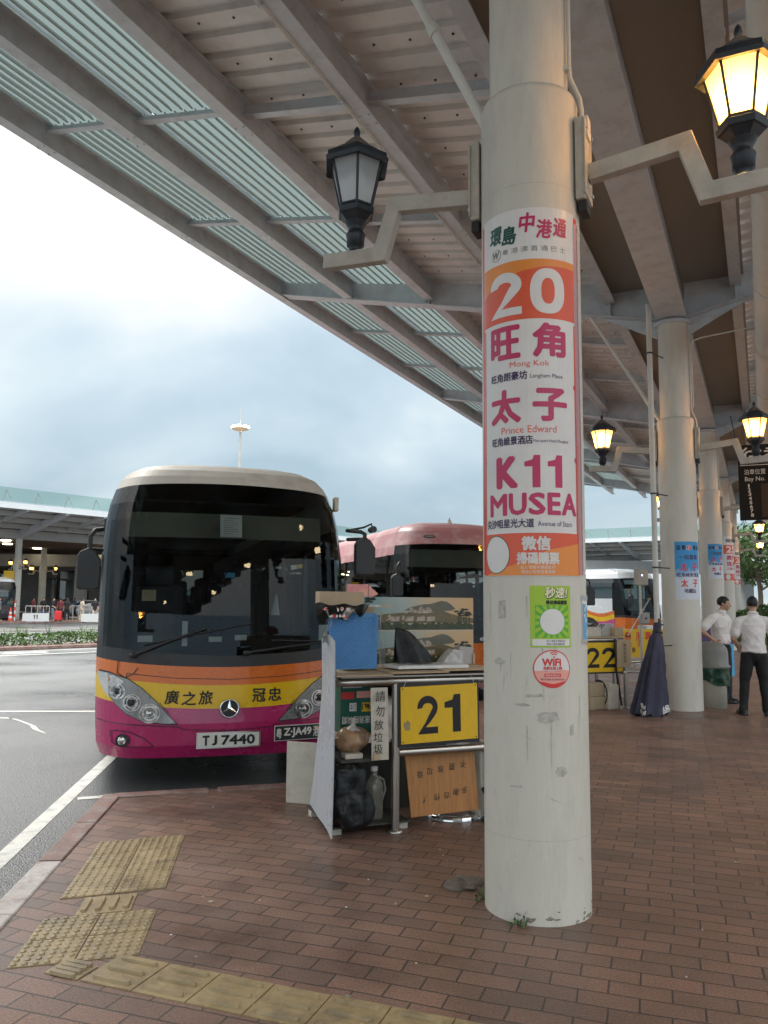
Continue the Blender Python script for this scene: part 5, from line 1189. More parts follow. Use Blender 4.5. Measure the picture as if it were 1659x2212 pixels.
# black bag folded to a peak
g = MB(); 
def peak(a, b):
    x = .31 * a; top = .27 * (1 - a) ** .55 * (1 - .0 * a) if a < 1 else 0; top = .265 * math.cos(a * math.pi / 2) ** .75
    return Vector((x, -.05 + .10 * b + .03 * math.sin(a * 8 + b * 5) * (1 - b), top * (1 - abs(2 * b - 1) ** 1.6)))
g.grid(peak, 22, 18, M['trash']); o = g.build('plastic_bag'); crumple(o, .008, 17, 5); put(o, .085, .22, TOPZ + .035, 'black plastic bag folded to a peak on the white tray of counter 21', 'bag')
g = MB(); g.prism([(0, -.14), (.58, -.15), (.62, .12), (-.03, .13)], (0, 0, 0), (1, 0, 0), (0, 1, 0), (0, 0, .022), M['white']); g.prism([(.03, -.12), (.56, -.13), (.59, .10), (.0, .11)], (0, 0, .022), (1, 0, 0), (0, 1, 0), (0, 0, .004), M['greysheet']); o = g.build('tray', bevel=.004); put(o, .045, .20, TOPZ, 'flat white tray on counter 21 under the peaked black bag', 'tray')
g = MB(); g.prism([(-.10, 0), (.10, 0), (.10, .115), (.02, .125), (-.05, .06)], (0, -.06, 0), (1, 0, 0), (0, 0, 1), (0, .12, 0), M['wrap']); o = g.build('wrapped_device', bevel=.008); crumple(o, .006, 26, 2); put(o, .605, .36, TOPZ, 'box wrapped in crinkled clear plastic in front of the landscape board', 'box')
g = MB(); g.prism([(-.075, 0), (.075, 0), (.06, .135), (-.06, .145)], (0, -.04, 0), (1, 0, 0), (0, 0, 1), (0, .1, 0), M['greybox']); g.box((.062, .0, .045), (.02, .11, .09), M['card']); o = g.build('card_reader', bevel=.006); put(o, .765, .40, TOPZ, 'grey plastic device beside the wrapped box at the pillar', 'device')
# hanging strip of cardboard with brush writing
g = MB(); g.grid(lambda a, b: Vector((-.066 + .132 * a + .012 * (1 - b), .006 * math.sin(a * 3.1) - .004 * math.sin(b * 6), -.255 + .51 * b)), 6, 12, M['foam'])
F = FRONT((0, -.009, 0))
g.text('請', .005, .195, .075, .075, F, M['ink'], depth=.003); g.text('勿', .005, .09, .065, .075, F, M['ink'], depth=.003); g.text('放', -.005, -.005, .07, .07, F, M['ink'], depth=.003); g.text('垃', -.008, -.09, .07, .065, F, M['ink'], depth=.003); g.text('圾', -.008, -.175, .07, .07, F, M['ink'], depth=.003)
g.flat([(-.04, -.252), (.005, -.252), (.005, -.20), (-.04, -.20)], F, M['card'], .002)
o = g.build('cardboard_notice', solid=0); put(o, -.148, -.04, .772, 'narrow cardboard notice hanging under counter 21 beside the steel post', 'notice')
# wooden board with handwriting turned upside down
g = MB(); g.prism([(-.272, -.215), (.285, -.205), (.268, .220), (-.305, .226)], (0, 0, 0), (1, 0, 0), (0, 0, 1), (0, .012, 0), M['wood']); F = FRONT((0, -.001, 0))
for s_, x, z, a in (('不', .17, .135, 2.9), ('要', .075, .12, 3.0), ('放', -.02, .105, 3.1), ('垃', -.11, .095, 3.1), ('圾', -.19, .08, 3.2), ('多', .17, -.055, 3.0), ('謝', .10, -.065, 3.0), ('合', .02, -.085, 3.0), ('作', -.06, -.09, 3.1), ('!', -.16, -.10, 2.7)): g.text(s_, x, z, .05 if s_ != '!' else .008, .05, F, M['ink'], rot=a)
o = g.build('wooden_board', bevel=.002); put(o, .41, .05, .295, 'orange wooden board with upside down handwriting below the 21 sign', 'board'); o.rotation_euler = (R(-6), 0, SZ)
# the green box behind, printed upside down
g = MB(); g.box((0, .08, .20), (.25, .16, .40), M['drkgreen']); F = FRONT((0, -.0005, 0))
g.flat([(-.11, .325), (.04, .325), (.04, .355), (-.11, .355)], F, M['paper'], .001)
g.flat([(-.12, .245), (-.02, .245), (-.02, .295), (-.12, .295)], F, M['red'], .001); g.flat([(.0, .25), (.12, .25), (.12, .30), (.0, .30)], F, M['pinkp'], .001)
g.flat([(-.055, .155), (.0, .155), (.0, .215), (-.055, .215)], F, M['paper'], .001); g.text('日本', -.028, .185, .045, .045, F, M['drkgreen'], depth=.0018, rot=math.pi)
g.flat([(.04, .15), (.12, .15), (.12, .215), (.04, .215)], F, M['yellow'], .001); g.text('No.1', .08, .185, .07, .045, F, M['ink'], depth=.0018, rot=math.pi, bold=.002)
g.text('速消痛瞬間', .0, .09, .22, .055, F, M['paper'], depth=.0012, rot=math.pi, bold=.001); o = g.build('printed_box'); put(o, -.235, .20, .68, 'dark green printed box standing upside down under counter 21', 'box')
g = MB(); g.box((0, 0, 0), (.42, .5, .014), M['crates']); o = g.build('shelf_board'); put(o, -.235, .32, .672, 'board under counter 21 carrying the green box', 'board')
t = thing('tied_bag', 'knotted clear bag of brown paper on a scrap of wood under counter 21', 'bag', at(-.305, .10, .565), SZ)
g = MB(); g.sphere((0, 0, .085), (.125, .10, .088), M['brownbag'], 22, 14); o = g.build('bag', t); crumple(o, .020, 13, 1)
g = MB(); g.lathe([(.075, .15), (.03, .175), (.016, .19), (.026, .215), (.034, .235), (.005, .24)], M['wrap'], (.01, 0, 0), 14); o = g.build('knot', t); crumple(o, .010, 30, 2)
g = MB(); g.box((0, 0, 0), (.13, .10, .035), M['foam']); o = g.build('wood_scrap', bevel=.003); put(o, -.315, .06, .545, 'small pale block of wood under the knotted bag', 'block')
g = MB(); g.box((0, 0, 0), (.24, .34, .02), M['darkwood']); o = g.build('shelf_board'); put(o, -.30, .16, .516, 'dark shelf board under the knotted bag', 'board')
# bin bag, jug, dark boards and a wheel rim on the floor
g = MB(); 
def bagf(a, b):
    th = 2 * math.pi * a; r_ = [.0, .115, .135, .14, .142, .135, .125, .115, .105, .10, .10, .095, .07, .0][min(13, int(b * 13))]
    z = .50 * b; lean = -.05 * b; k = 1 + .10 * math.sin(3 * th + 4 * b) + .06 * math.sin(7 * th - 9 * b); return Vector((lean + r_ * 1.12 * k * math.cos(th), r_ * .8 * k * math.sin(th), z))
g.grid(bagf, 40, 26, M['trash']); o = g.build('bin_bag', sub=1); crumple(o, .022, 10, 4); put(o, -.315, .03, .018, 'full black bin bag on the ground under counter 21', 'bag')
t = thing('plastic_jug', 'clear plastic jug with handle on the ground beside the steel post', 'jug', at(-.10, .17, .062), SZ)
M['jugm'] = glass('cloudy_plastic', (.66, .66, .58), .05, .1, extra=.30, col=(.50, .49, .42))
g = MB(); g.lathe([(.0, .0), (.062, .0), (.066, .02), (.066, .22), (.058, .26), (.03, .30), (.022, .315), (.022, .345)], M['jugm'], n=18); g.build('body', t)
g = MB(); g.lathe([(.026, .34), (.027, .37), (.0, .374)], M['white'], n=14); g.build('cap', t)
g = MB(); g.tube([(.03, 0, .295), (.075, 0, .27), (.088, 0, .2), (.064, 0, .13)], .010, M['jugm'], 8); g.build('handle', t)
sheet('base_board', 'dark plywood lying on the ground under counter 21', 'board', [(-.46, .03), (.13, .03), (.13, .7), (-.46, .7)], .012, M['darkwood'], .048)
g = MB(); g.box((-.17, .30, .02), (.02, .02, .04), M['foam']); 
o = MB(); o.box((0, 0, .25), (.56, .012, .50), M['darkwood']); o = o.build('back_board'); put(o, -.14, .40, .062, 'dark board standing behind the jug under counter 21', 'board')
o = MB(); o.box((0, 0, .27), (.50, .012, .54), M['darkwood']); o = o.build('back_board'); put(o, .46, .62, 0, 'dark board standing behind the wheel rim under counter 21', 'board')
for (x, y) in ((-.42, .1), (-.42, .62), (.09, .1), (.09, .62)):
    o = MB(); o.box((0, 0, .024), (.07, .07, .047), M['foam']); o = o.build('wood_block'); put(o, x, y, 0, 'small wooden block under the dark plywood', 'block', 'blocks under the plywood')
g = MB(); n_ = 40; R1, R2 = .23, .165
for i in range(n_):
    a0, a1 = 2 * math.pi * i / n_, 2 * math.pi * (i + 1) / n_
    if i % 5 in (0, 1, 2): 
        pass
    ring = lambda a, r_, z: (r_ * math.cos(a), r_ * math.sin(a), z)
    g.add([ring(a0, R1, .0), ring(a1, R1, .0), ring(a1, R1, .03), ring(a0, R1, .03), ring(a0, R1 - .022, .04), ring(a1, R1 - .022, .04), ring(a1, R2, .034), ring(a0, R2, .034), ring(a1, R2, .0), ring(a0, R2, .0)], [(0, 1, 2, 3), (3, 2, 5, 4), (4, 5, 6, 7), (7, 6, 8, 9)], M['chrome'] if i % 4 else M['housing'], True)
for i in range(10): a = 2 * math.pi * i / 10; g.cyl((.197 * math.cos(a), .197 * math.sin(a), .034), (.197 * math.cos(a), .197 * math.sin(a), .0395), .013, M['black'], 10)
o = g.build('wheel_ring'); put(o, .60, .27, .002, 'silver metal ring with holes lying on the paving below the wooden board', 'ring')
g = MB(); g.box((0, 0, .29), (.05, .20, .56), M['foam']); o = g.build('foam_slab', bevel=.01); put(o, .755, .16, .012, 'grubby white foam slab leaning at the right end of counter 21', 'slab')
g = MB(); g.tube([(0, 0, 0), (0, 0, .2), (.0, .06, .24)], .014, M['black'], 8); g.cyl((0, -.02, .02), (0, .05, .02), .02, M['black'], 10); o = g.build('black_tube'); put(o, .735, -.02, .0, 'short black metal tube at the foot of the foam slab', 'tube')
g = MB(); g.box((0, 0, .245), (.02, .30, .49), M['foam']); o = g.build('pale_sheet', bevel=.004); put(o, -.40, 1.0, .0, 'grubby pale board standing behind the grey side panel', 'board', rz=.9)
# ================================================================== COUNTER 22 and its neighbours
S22 = Vector((3.73, 12.96, 0))
railing('steel_counter', 'stainless tube frame of the counter with yellow sign 22', S22, -1.0, .16, .75, 'counter frames')
num_sign('22', S22, -.78, .06, .575, 1.03, 'yellow sign with number 22 on the counter left of the umbrella', R(0), .31, .25)
def boxat(name, label, cat, x, y, z, d, m, o0=S22, rz=0, group=None, bevel=.006):
    g = MB(); g.box((0, 0, d[2] / 2), d, m); o = g.build(name, bevel=bevel); put(o, x, y, z, label, cat, group, rz, o0); return o
boxat('counter_board', 'board lying on the steel frame of counter 22', 'board', -.42, .38, 1.096, (1.08, .72, .02), M['card'])
o = boxat('wrapped_box', 'pale box wrapped in clear plastic on counter 22 beside the big pillar', 'box', -.42, .22, 1.117, (.36, .26, .15), M['foam']); 
g = MB(); g.grid(lambda a, b: Vector((-.10 + .30 * a, -.12 + .24 * b, .15 + .05 * math.sin(a * 3.1) + .015 * math.sin(a * 13 + b * 9))), 12, 8, M['wrap']); o = g.build('plastic_wrap'); crumple(o, .012, 15, 3); put(o, -.46, .22, 1.12, 'crinkled plastic wrap heaped on the pale box of counter 22', 'wrap', o0=S22)
g = MB(); g.prism([(-.14, 0), (.11, 0), (.11, .20), (-.02, .20), (-.14, .08)], (0, -.10, 0), (1, 0, 0), (0, 0, 1), (0, .2, 0), M['greybox']); g.box((-.08, .0, .141), (.14, .15, .004), M['black'], Matrix.Rotation(R(-45), 3, 'Y')); o = g.build('ticket_machine', bevel=.006); put(o, -.03, .28, 1.117, 'grey slanted ticket machine on counter 22', 'machine', o0=S22)
boxat('cardboard_box', 'small brown cardboard box at the right end of counter 22', 'box', .10, .16, 1.117, (.19, .14, .14), M['crates'], rz=.15)
g = MB(); g.grid(lambda a, b: Vector((-.13 + .26 * a, .012 * math.sin(a * 4) - .01 * b, -.21 + .42 * b)), 8, 8, M['card']); F = FRONT((0, -.022, 0))
for i, ch in enumerate('請勿在此放'): g.text(ch, .01, .13 - .062 * i, .05, .05, F, M['ink'])
o = g.build('cardboard_notice'); put(o, .03, -.11, .86, 'torn cardboard notice with small writing hanging over sign 22', 'notice', o0=S22)
g = MB(); g.tube([(0, 0, .52), (.02, -.02, .50), (.01, -.01, .35), (.035, -.01, .2), (.03, 0, .05), (.08, 0, -.25), (.12, .0, -.5)], [.02, .022, .02, .018, .02, .016, .014], M['black'], 8); o = g.build('black_strap'); put(o, -.13, -.085, .56, 'black strap hanging over sign 22 down to the ground', 'strap', o0=S22)
boxat('cardboard_box', 'tan cardboard box on the ground below sign 22', 'box', -.42, .12, 0, (.27, .3, .20), M['crates'], group='cardboard boxes below counter 22'); boxat('cardboard_box', 'tan cardboard box stacked on another below sign 22', 'box', -.42, .13, .202, (.27, .28, .20), M['crates'], rz=.05, group='cardboard boxes below counter 22')
g = MB(); g.prism([(-.10, 0), (.09, 0), (.11, .38), (-.09, .42)], (0, -.1, 0), (1, 0, 0), (0, 0, 1), (0, .2, 0), M['foam']); o = g.build('foam_slab', bevel=.02); crumple(o, .01, 12); put(o, -.18, -.02, 0, 'pale foam pack standing on the ground below sign 22', 'slab', o0=S22)
g = MB(); n_ = 26; g.tube([(.0, .20 * math.cos(2 * math.pi * i / n_), .22 + .20 * math.sin(2 * math.pi * i / n_)) for i in range(n_ + 1)], .016, M['rubber'], 8, False); g.tube([(.0, .16 * math.cos(2 * math.pi * i / n_), .22 + .16 * math.sin(2 * math.pi * i / n_)) for i in range(n_ + 1)], .010, M['chrome'], 6, False)
for i in range(6): a = i * math.pi / 3; g.cyl((0, 0, .22), (0, .16 * math.cos(a), .22 + .16 * math.sin(a)), .005, M['chrome'], 5)
o = g.build('spoked_ring'); put(o, -.27, .12, .004, 'small trolley wheel between the boxes below sign 22', 'wheel', o0=S22)
# antenna, paging wand and socket box
t = thing('wireless_antenna', 'square beige antenna panel on a pole beside the pillar, above counter 22', 'antenna', at(.88, .5, 0, S22), SZ)
g = MB(); g.cyl((0, 0, 0), (0, 0, 2.0), .022, M['pole'], 12); g.cyl((0, 0, 0), (0, 0, .02), .12, M['pole'], 18); g.build('pole', t)
g = MB(); g.box((0, -.03, 2.085), (.285, .05, .27), M['arm']); g.build('panel', t, bevel=.035, seg=3); g = MB(); g.cyl((0, -.056, 2.12), (0, -.062, 2.12), .012, emission('antenna_light', (.6, .5, 1.0), 3), 10); g.build('indicator_light', t)
g = MB(); g.box((.03, -.05, 1.40), (.17, .09, .19), M['greybox']); g.add([(.03, -.0965, 1.43), (.0, -.0965, 1.38), (.06, -.0965, 1.38)], [(0, 1, 2)], M['black']); g.build('socket_box', t, bevel=.015)
g = MB(); g.cyl((.205, 0, 1.13), (.665, .02, 1.71), .0085, M['pole'], 8); g.cyl((.205, 0, 1.118), (.205, 0, 1.135), .05, M['black'], 12); g.lathe([(.0, .0), (.035, .0), (.03, .018), (.0, .022)], M['card'], (.665, .02, 1.712), 12); o = g.build('paging_wand'); put(o, 0, 0, 0, 'thin slanting rod with round tip rising from counter 22', 'rod', o0=S22)
# counter 23 with its yellow banner
S23 = Vector((4.3, 15.2, 0))
railing('steel_counter', 'stainless frame of the counter behind the umbrella carrying the yellow banner', S23, -.1, 1.25, .7, 'counter frames')
g = MB(); g.box((.0, 0, 0), (1.25, .006, .52), M['yellow']); F = FRONT((0, -.004, 0))
for ch, x, z, m, h in (('粵', -.27, .13, 'red', .17), ('港', -.02, .13, 'red', .17), ('專', .2, .13, 'red', .17), ('太', -.22, -.02, 'red', .10), ('子', -.02, -.02, 'red', .10), ('云', -.42, -.12, 'ink', .10), ('東', -.27, -.12, 'ink', .11), ('水', -.14, -.12, 'ink', .11), ('2', .44, .1, 'ink', .2), ('3', .54, .1, 'ink', .2)): g.text(ch, x, z, h * .9 if len(ch) else .1, h, F, M[m], bold=.003)
o = g.build('banner'); put(o, .56, -.05, .90, 'yellow banner with red and black characters tied to the counter behind the umbrella', 'banner', o0=S23)
boxat('counter_board', 'board lying on the counter behind the umbrella', 'board', .57, .33, 1.096, (1.25, .7, .03), M['darkwood'], S23)
o = boxat('paper_stack', 'pile of white papers on the counter behind the umbrella', 'paper', .86, .15, 1.127, (.25, .2, .10), M['paper'], S23, .4); crumple(o, .01, 12)
# closed umbrella leaning at the pillar
M['umb'] = mat('faded_violet_canvas', (.034, .034, .062), .75, var=.2, scale=7, dirt=(.10, .09, .15), damt=.5)
t = thing('closed_umbrella', 'folded violet canvas parasol standing between counter 22 and the pillar', 'parasol', (3.96, 12.22, 0), SZ)
g = MB()
def umb(a, b):
    th = 2 * math.pi * a; k = 1 + .17 * math.sin(8 * th + .5 + 1.3 * math.sin(2 * th)) * min(1, b * 2.2) + .10 * math.sin(3 * th + 1 + b); r_ = (.075 + .285 * b ** .9 - .03 * math.exp(-((b - .10) / .05) ** 2)) * k
    return Vector((r_ * math.cos(th) * .72 + .22 * (1 - b), .62 * r_ * math.sin(th), 1.36 - 1.35 * b + .03 * math.sin(8 * th) * b ** 3 - .0))
g.grid(umb, 96, 30, M['umb']); o = g.build('canopy', t); crumple(o, .014, 7, 2)
g = MB(); g.tube([umb(i / 24, .10) + (umb(i / 24, .10) - Vector((.20, 0, umb(i / 24, .10).z))) * .06 for i in range(25)], .012, M['black'], 6, False); g.build('tie_strap', t)
g = MB(); g.cyl((.24, 0, 1.30), (.24, 0, 1.42), .016, M['black'], 8); g.tube([(.24 + .06 * math.cos(a * .5), .04 * math.sin(a * .5), 1.33) for a in range(13)], .012, M['black'], 6, False); g.build('tip', t)
g = MB()
def umap(x, y, d=0.0):
    b = 1 - y; th = -math.pi / 2 + x; q = umb((th / (2 * math.pi)) % 1, b); c = Vector((.24 * (1 - b), 0, q.z)); n_ = (q - c); n_.z = 0; return q + n_.normalized() * (.008 + d)
for s_, x, y in (('☎22', -1.05, .105), ('100.98', -1.0, .045), ('730', .75, .07), ('200372', .85, .03)):
    g = MB(); g.text(s_, x, y, .45, .036, umap, M['paper'], bold=.006); g.build('printed_number', t)
# slim vertical water pipe strapped to the second pillar
t = thing('standpipe', 'slim vertical pale pipe strapped to the pillar by the umbrella', 'pipe', (4.20, 12.45, 0))
g = MB(); g.cyl((0, 0, 0), (0, 0, 6.4), .042, M['pole'], 14); g.build('pipe', t); g = MB()
for z in (1.0, 2.2, 3.35, 5.6): g.cyl((0, 0, z - .012), (0, 0, z + .012), .05, M['black'], 14); g.cyl((.03, 0, z), (.30, .24, z), .010, M['black'], 6)
g.build('strap', t)
# litter bin with a green liner
M['bin_c'] = mat('speckled_bin_concrete', (.50, .48, .40), .7, var=.15, scale=60, dirt=(.3, .28, .22), damt=.4)
M['binlid'] = mat('grey_bin_lid', (.23, .23, .21), .5, var=.1)
M['liner_g'] = mat('dark_green_bin_liner', (.012, .055, .03), .22, var=.3, bump=.8, bscale=18)
t = thing('litter_bin', 'pale round litter bin with grey dome and green bag beside the pillar', 'bin', (5.30, 13.22, 0))
g = MB(); g.lathe([(.0, 0), (.235, 0), (.235, .5), (.25, .52), (.25, .62), (.0, .62)], M['bin_c'], n=28); g.build('body', t)
g = MB(); g.lathe([(.29, .63), (.30, .64), (.30, .665), (.275, .68), (.272, .86), (.262, .93), (.225, .99), (.15, 1.03), (.0, 1.045)], M['binlid'], n=28); g.build('lid', t)
g = MB(); g.grid(lambda a, b: Vector(((.285 - .012 * b + .018 * math.sin(9 * a * 6.283) * b) * math.cos(a * 6.283), (.285 - .012 * b + .018 * math.sin(9 * a * 6.283) * b) * math.sin(a * 6.283), .642 - .23 * b - .06 * b * math.sin(a * 6.283 * 1.0 + 2.2) + .02 * math.sin(5 * a * 6.283) * b)), 48, 8, M['liner_g']); o = g.build('bin_bag', t); crumple(o, .016, 12)
boxat('sign_board', 'blue sign board with white characters behind the grey bin', 'sign', 1.86, 2.6, .42, (1.0, .03, .95), M['skyblue'])
sb = bpy.data.objects['sign_board']; sb.location = (6.15, 15.2, .30)
g = MB(); F = FRONT((0, -.017, 0)); g.flat([(-.5, .60), (.5, .60), (.5, .95), (-.5, .95)], F, M['darkink'], .001); g.text('深圳', -.0, .42, .62, .22, F, M['ink'], bold=.006); g.text('深圳灣', .0, .20, .6, .14, F, M['paper'], bold=.003); g.build('lettering', sb)
g = MB(); [g.box((x, .0, -.21), (.04, .04, .42), M['black']) for x in (-.4, .4)]; g.build('stand', sb)
# ================================================================== HANGING BAY BOARD
M['boardblack'] = mat('black_sign_face', (.010, .009, .008), .6, var=.25, spec=.2); M['boardbrown'] = mat('brown_panel', (.055, .036, .025), .6, var=.12, spec=.2)
M['whitelet'] = P_('white_lettering', (.66, .63, .57))
t = thing('bay_board', 'black hanging bay board with white numbers 1 to 8 beyond the walkway lantern', 'sign', ST(-.86, 11.8), ROWZ)
g = MB(); g.box((1.25, 0, 3.90), (2.5, .16, 1.40), M['boardblack']); g.build('panel', t, bevel=.01); F = plane((0, -.082, 0), (1, 0, 0), (0, 0, 1), (0, -1, 0))
g = MB(); g.text('往香港', .62, 4.40, 1.12, .30, F, M['whitelet'], bold=.004); g.box((1.25, -.083, 4.215), (2.44, .004, .012), M['whitelet'])
g.text('泊車位置', .28, 4.09, .36, .10, F, M['whitelet']); g.text('車牌號碼', .92, 4.09, .42, .10, F, M['whitelet']); g.text('Bay No.', .28, 3.945, .34, .105, F, M['whitelet']); g.text('Coach No.', .96, 3.955, .50, .09, F, M['whitelet'])
for i in range(8): g.text(str(i + 1), .17 + .006 * i, 3.83 - .078 * i, .022 if i == 0 else .045, .06, F, M['whitelet'], bold=.0025)
g.box((1.40, -.084, 3.55), (2.05, .006, .62), M['boardbrown']); g.build('face_lettering', t)
g = MB(); [g.cyl((x, 0, 4.59), (x, 0, 5.80), .018, M['black'], 8) for x in (.64, 2.0)]; g.build('hanger', t)
g = MB(); g.tube([(-.1, .02, 5.2), (-.05, .02, 4.9), (-.03, .0, 4.7), (-.01, 0, 4.62)], .01, M['black'], 6); [g.tube([(.02 + .03 * k, .05, 3.21), (.04 + .03 * k, .05, 3.15 - .03 * (k % 2))], .006, M['black'], 5) for k in range(3)]; g.build('cable', t)
# thin conduit loops on the girders near the second pillar
g = MB(); g.tube([(.30, BAY - .28, 4.75), (.30, BAY - .28, 5.75), (.34, BAY - .28, 5.84), (.45, BAY - .28, 5.87), (1.3, BAY - .28, 5.95), (2.2, BAY - .28, 6.05)], .012, M['pole'], 6); o = g.build('electric_conduit', loc=(C1.x, C1.y, 0), rz=ROWZ); tag(o, 'thin bent conduit running from the pillar by the umbrella along the cross girder', 'conduit', 'conduits running down the pillars')
# ================================================================== FOURTH AND FIFTH COACH
b4 = bus('parked_coach', 'white coach with orange, yellow and magenta waves along its side', (12.1, 36.6, RZ), R(38),
         [(.28, .0, M['b_clean']), (.60, .02, M['b_orange']), (.955, .05, M['b_orange']), (1.06, .05, M['black'])], M['b_clean'], M['b_clean'], detail=0, seats=False, wl=(1.16, .06), top=(2.86, -.03), sidewin=(1.88, 2.75))
g = MB()                                                              # painted waves along the flank
def flank(x, y, d=0.0): return Vector((-(hw(min(y, 2.0)) + .012 + d), x, y))
def wave(c, wd, m, d, amp=.30):
    xs = [1.0 + i * .12 for i in range(80)]; f = lambda x: c + amp * math.exp(-((x - 3.1) / .95) ** 2) + .22 * math.exp(-((x - 7.6) / 1.2) ** 2) + (.20 * math.exp(-((x - .9) / .55) ** 2)) - .05 * math.sin(x * 1.1)
    up_ = [(x, f(x)) for x in xs]; lo_ = [(x, max(.36, f(x) - wd)) for x in xs]; n_ = len(xs)
    g.shape(up_ + lo_, [(i, i + 1, n_ + i + 1, n_ + i) for i in range(n_ - 1)], flank, m, d)
wave(1.26, .17, M['b_orange'], 0); wave(1.10, .2, M['b_yellow'], .002); wave(.90, .9, mat('pink_wave_paint', (.55, .09, .26), .3), .004)
g.text('直通巴士專線', 4.7, 1.64, -1.1, .15, flank, M['darkink'], depth=.003); g.build('painted_wave', b4)
side_mirror(b4, -1, .06, .2, 1.2); b4.scale = (1.06, 1.06, 1.02)
g = MB()
for k in (2.35, 8.0): g.cyl((-1.14, k, .50), (-1.225, k, .50), .60, M['black'], 24)
g.build('wheel_arch', b4)
b5 = bus('parked_coach', 'dark coach with white roof under the far shelter at the left edge', (-28.2, 59.2, RZ), R(24), [(.28, .0, M['b_dark']), (.60, .02, M['b_dark']), (1.0, .08, M['black'])], M['b_clean'], M['b_clean'], detail=0, seats=False)
# ================================================================== PEOPLE
M['skin'] = mat('skin', (.46, .27, .18), .5, var=.06, scale=12); M['hair'] = mat('black_hair', (.010, .009, .009), .55, var=.3, scale=40, bump=.5, bscale=120)
M['shirt'] = mat('white_cotton_shirt', (.72, .69, .67), .8, var=.05, scale=6, bump=.5, bscale=9)
M['navy'] = mat('navy_trousers', (.016, .018, .03), .85, var=.2, bump=.3, bscale=14); M['blacktr'] = mat('black_trousers', (.010, .010, .011), .85, var=.2, bump=.3, bscale=14)
M['shoe'] = mat('dark_leather_shoe', (.013, .012, .012), .35, var=.2); M['belt'] = mat('belt', (.02, .015, .012), .4)
def capsule(g, a, b, ra, rb, m, n=12):
    a, b = Vector(a), Vector(b); d = (b - a); l = d.length
    d = d / l if l > 1e-6 else Vector((0, 0, 1))
    pts, rs = [], []
    for i in range(5): f = (i + .08) / 5; pts.append(a - d * ra * math.cos(f * math.pi / 2)); rs.append(ra * math.sin(f * math.pi / 2))
    pts += [a, b]; rs += [ra, rb]
    for i in range(4, -1, -1): f = (i + .08) / 5; pts.append(b + d * rb * math.cos(f * math.pi / 2)); rs.append(rb * math.sin(f * math.pi / 2))
    g.tube(pts, rs, m, n, True)
def chain(g, pts, m, n=12):
    """pts: [(point, radius)] joined as tapered limbs"""
    for (a, ra), (b, rb) in zip(pts, pts[1:]): capsule(g, a, b, ra, rb, m, n)
def blob(g, c, r, m, rot=None): g.sphere(c, r, m, 16, 12, rot)
def melt(g, name, parent, vox, smooth=4):
    o = g.build(name, parent)
    q = o.modifiers.new('one_surface', 'REMESH'); q.mode = 'VOXEL'; q.voxel_size = vox; q.use_smooth_shade = True
    if smooth: s_ = o.modifiers.new('smooth', 'SMOOTH'); s_.iterations = smooth; s_.factor = .5
    return o
def wrinkle(o, amt, size, mid=.45):
    tx = bpy.data.textures.new('cloth_folds', 'CLOUDS'); tx.noise_scale = size; tx.noise_depth = 2
    q = o.modifiers.new('folds', 'DISPLACE'); q.texture = tx; q.strength = amt; q.mid_level = mid; q.texture_coords = 'LOCAL'
def hand(g, w_, d, side, m, curl=.5, up=Vector((0, 0, 1))):
    """palm and five bent fingers; w_ wrist, d direction of the hand, side the direction across the knuckles (to the thumb)"""
    d, side = Vector(d).normalized(), Vector(side).normalized(); nrm = d.cross(side).normalized(); w_ = Vector(w_)
    for k in range(5): f = k / 4; capsule(g, w_ + side * (.016 - .032 * f) * .7, w_ + d * .085 + side * (.033 - .066 * f), .016, .0125, m, 8)
    for k, ln in enumerate((.066, .074, .069, .055)):
        b = w_ + d * .088 + side * (.031 - .0205 * k); s1 = b + (d * math.cos(curl * .6) + nrm * math.sin(curl * .6)) * ln * .5; s2 = s1 + (d * math.cos(curl * 1.5) + nrm * math.sin(curl * 1.5)) * ln * .5
        chain(g, [(b, .0095), (s1, .0085), (s2, .0075)], m, 8)
    b = w_ + d * .025 + side * .03; s1 = b + (d * .6 + side * .7 + nrm * .2) * .045; s2 = s1 + (d * .95 + side * .15 + nrm * .3) * .035; chain(g, [(b, .013), (s1, .0105), (s2, .0085)], m, 8)
def head(g, gh, c, yaw, tilt, m, mh, k=1.0, face=True):
    """c = centre of the skull; yaw 0 looks along -y"""
    c = Vector(c); Rm = Matrix.Rotation(yaw, 3, 'Z') @ Matrix.Rotation(tilt, 3, 'X'); T = lambda x, y, z: c + Rm @ Vector((x * k, y * k, z * k))
    E = lambda p, r, mm, gg: gg.sphere(T(*p), tuple(q * k for q in r), mm, 16, 12, Rm)
    E((0, .012, .028), (.073, .092, .088), m, g); E((0, -.025, -.03), (.062, .070, .085), m, g); E((0, -.05, -.085), (.036, .034, .030), m, g)      # cranium, face, chin
    if face:
        chain(g, [(T(0, -.088, .012), .010), (T(0, -.110, -.026), .0145)], m, 8); E((0, -.098, -.030), (.018, .012, .010), m, g)
        for s in (-1, 1):
            E((s * .030, -.078, .018), (.017, .010, .008), m, g); E((s * .040, -.068, -.03), (.022, .018, .022), m, g)
            E((s * .076, .012, -.012), (.009, .018, .030), m, g)
        E((0, -.089, -.058), (.024, .011, .007), m, g); E((0, -.087, -.070), (.020, .011, .007), m, g)
    # hair: cap over the skull, shorter at the sides
    def hp_(a, b):
        th = 2 * math.pi * a; ph = R(-40) + (math.pi / 2 - R(-40)) * b
        fr = math.sin(th); low = 1.0
        x, y, z = .0785 * math.cos(ph) * math.cos(th), .014 + .102 * math.cos(ph) * math.sin(th), .030 + .096 * math.sin(ph)
        lim = .055 if y < -.035 else (.0 if y < .02 else -.075)
        if z < lim:
            z = lim; 
        wob = 1 + .015 * math.sin(th * 9) * math.cos(ph)
        return T(x * wob, y * wob, z)
    gh.grid(hp_, 32, 14, mh)
    return T, Rm
FIN = .0085
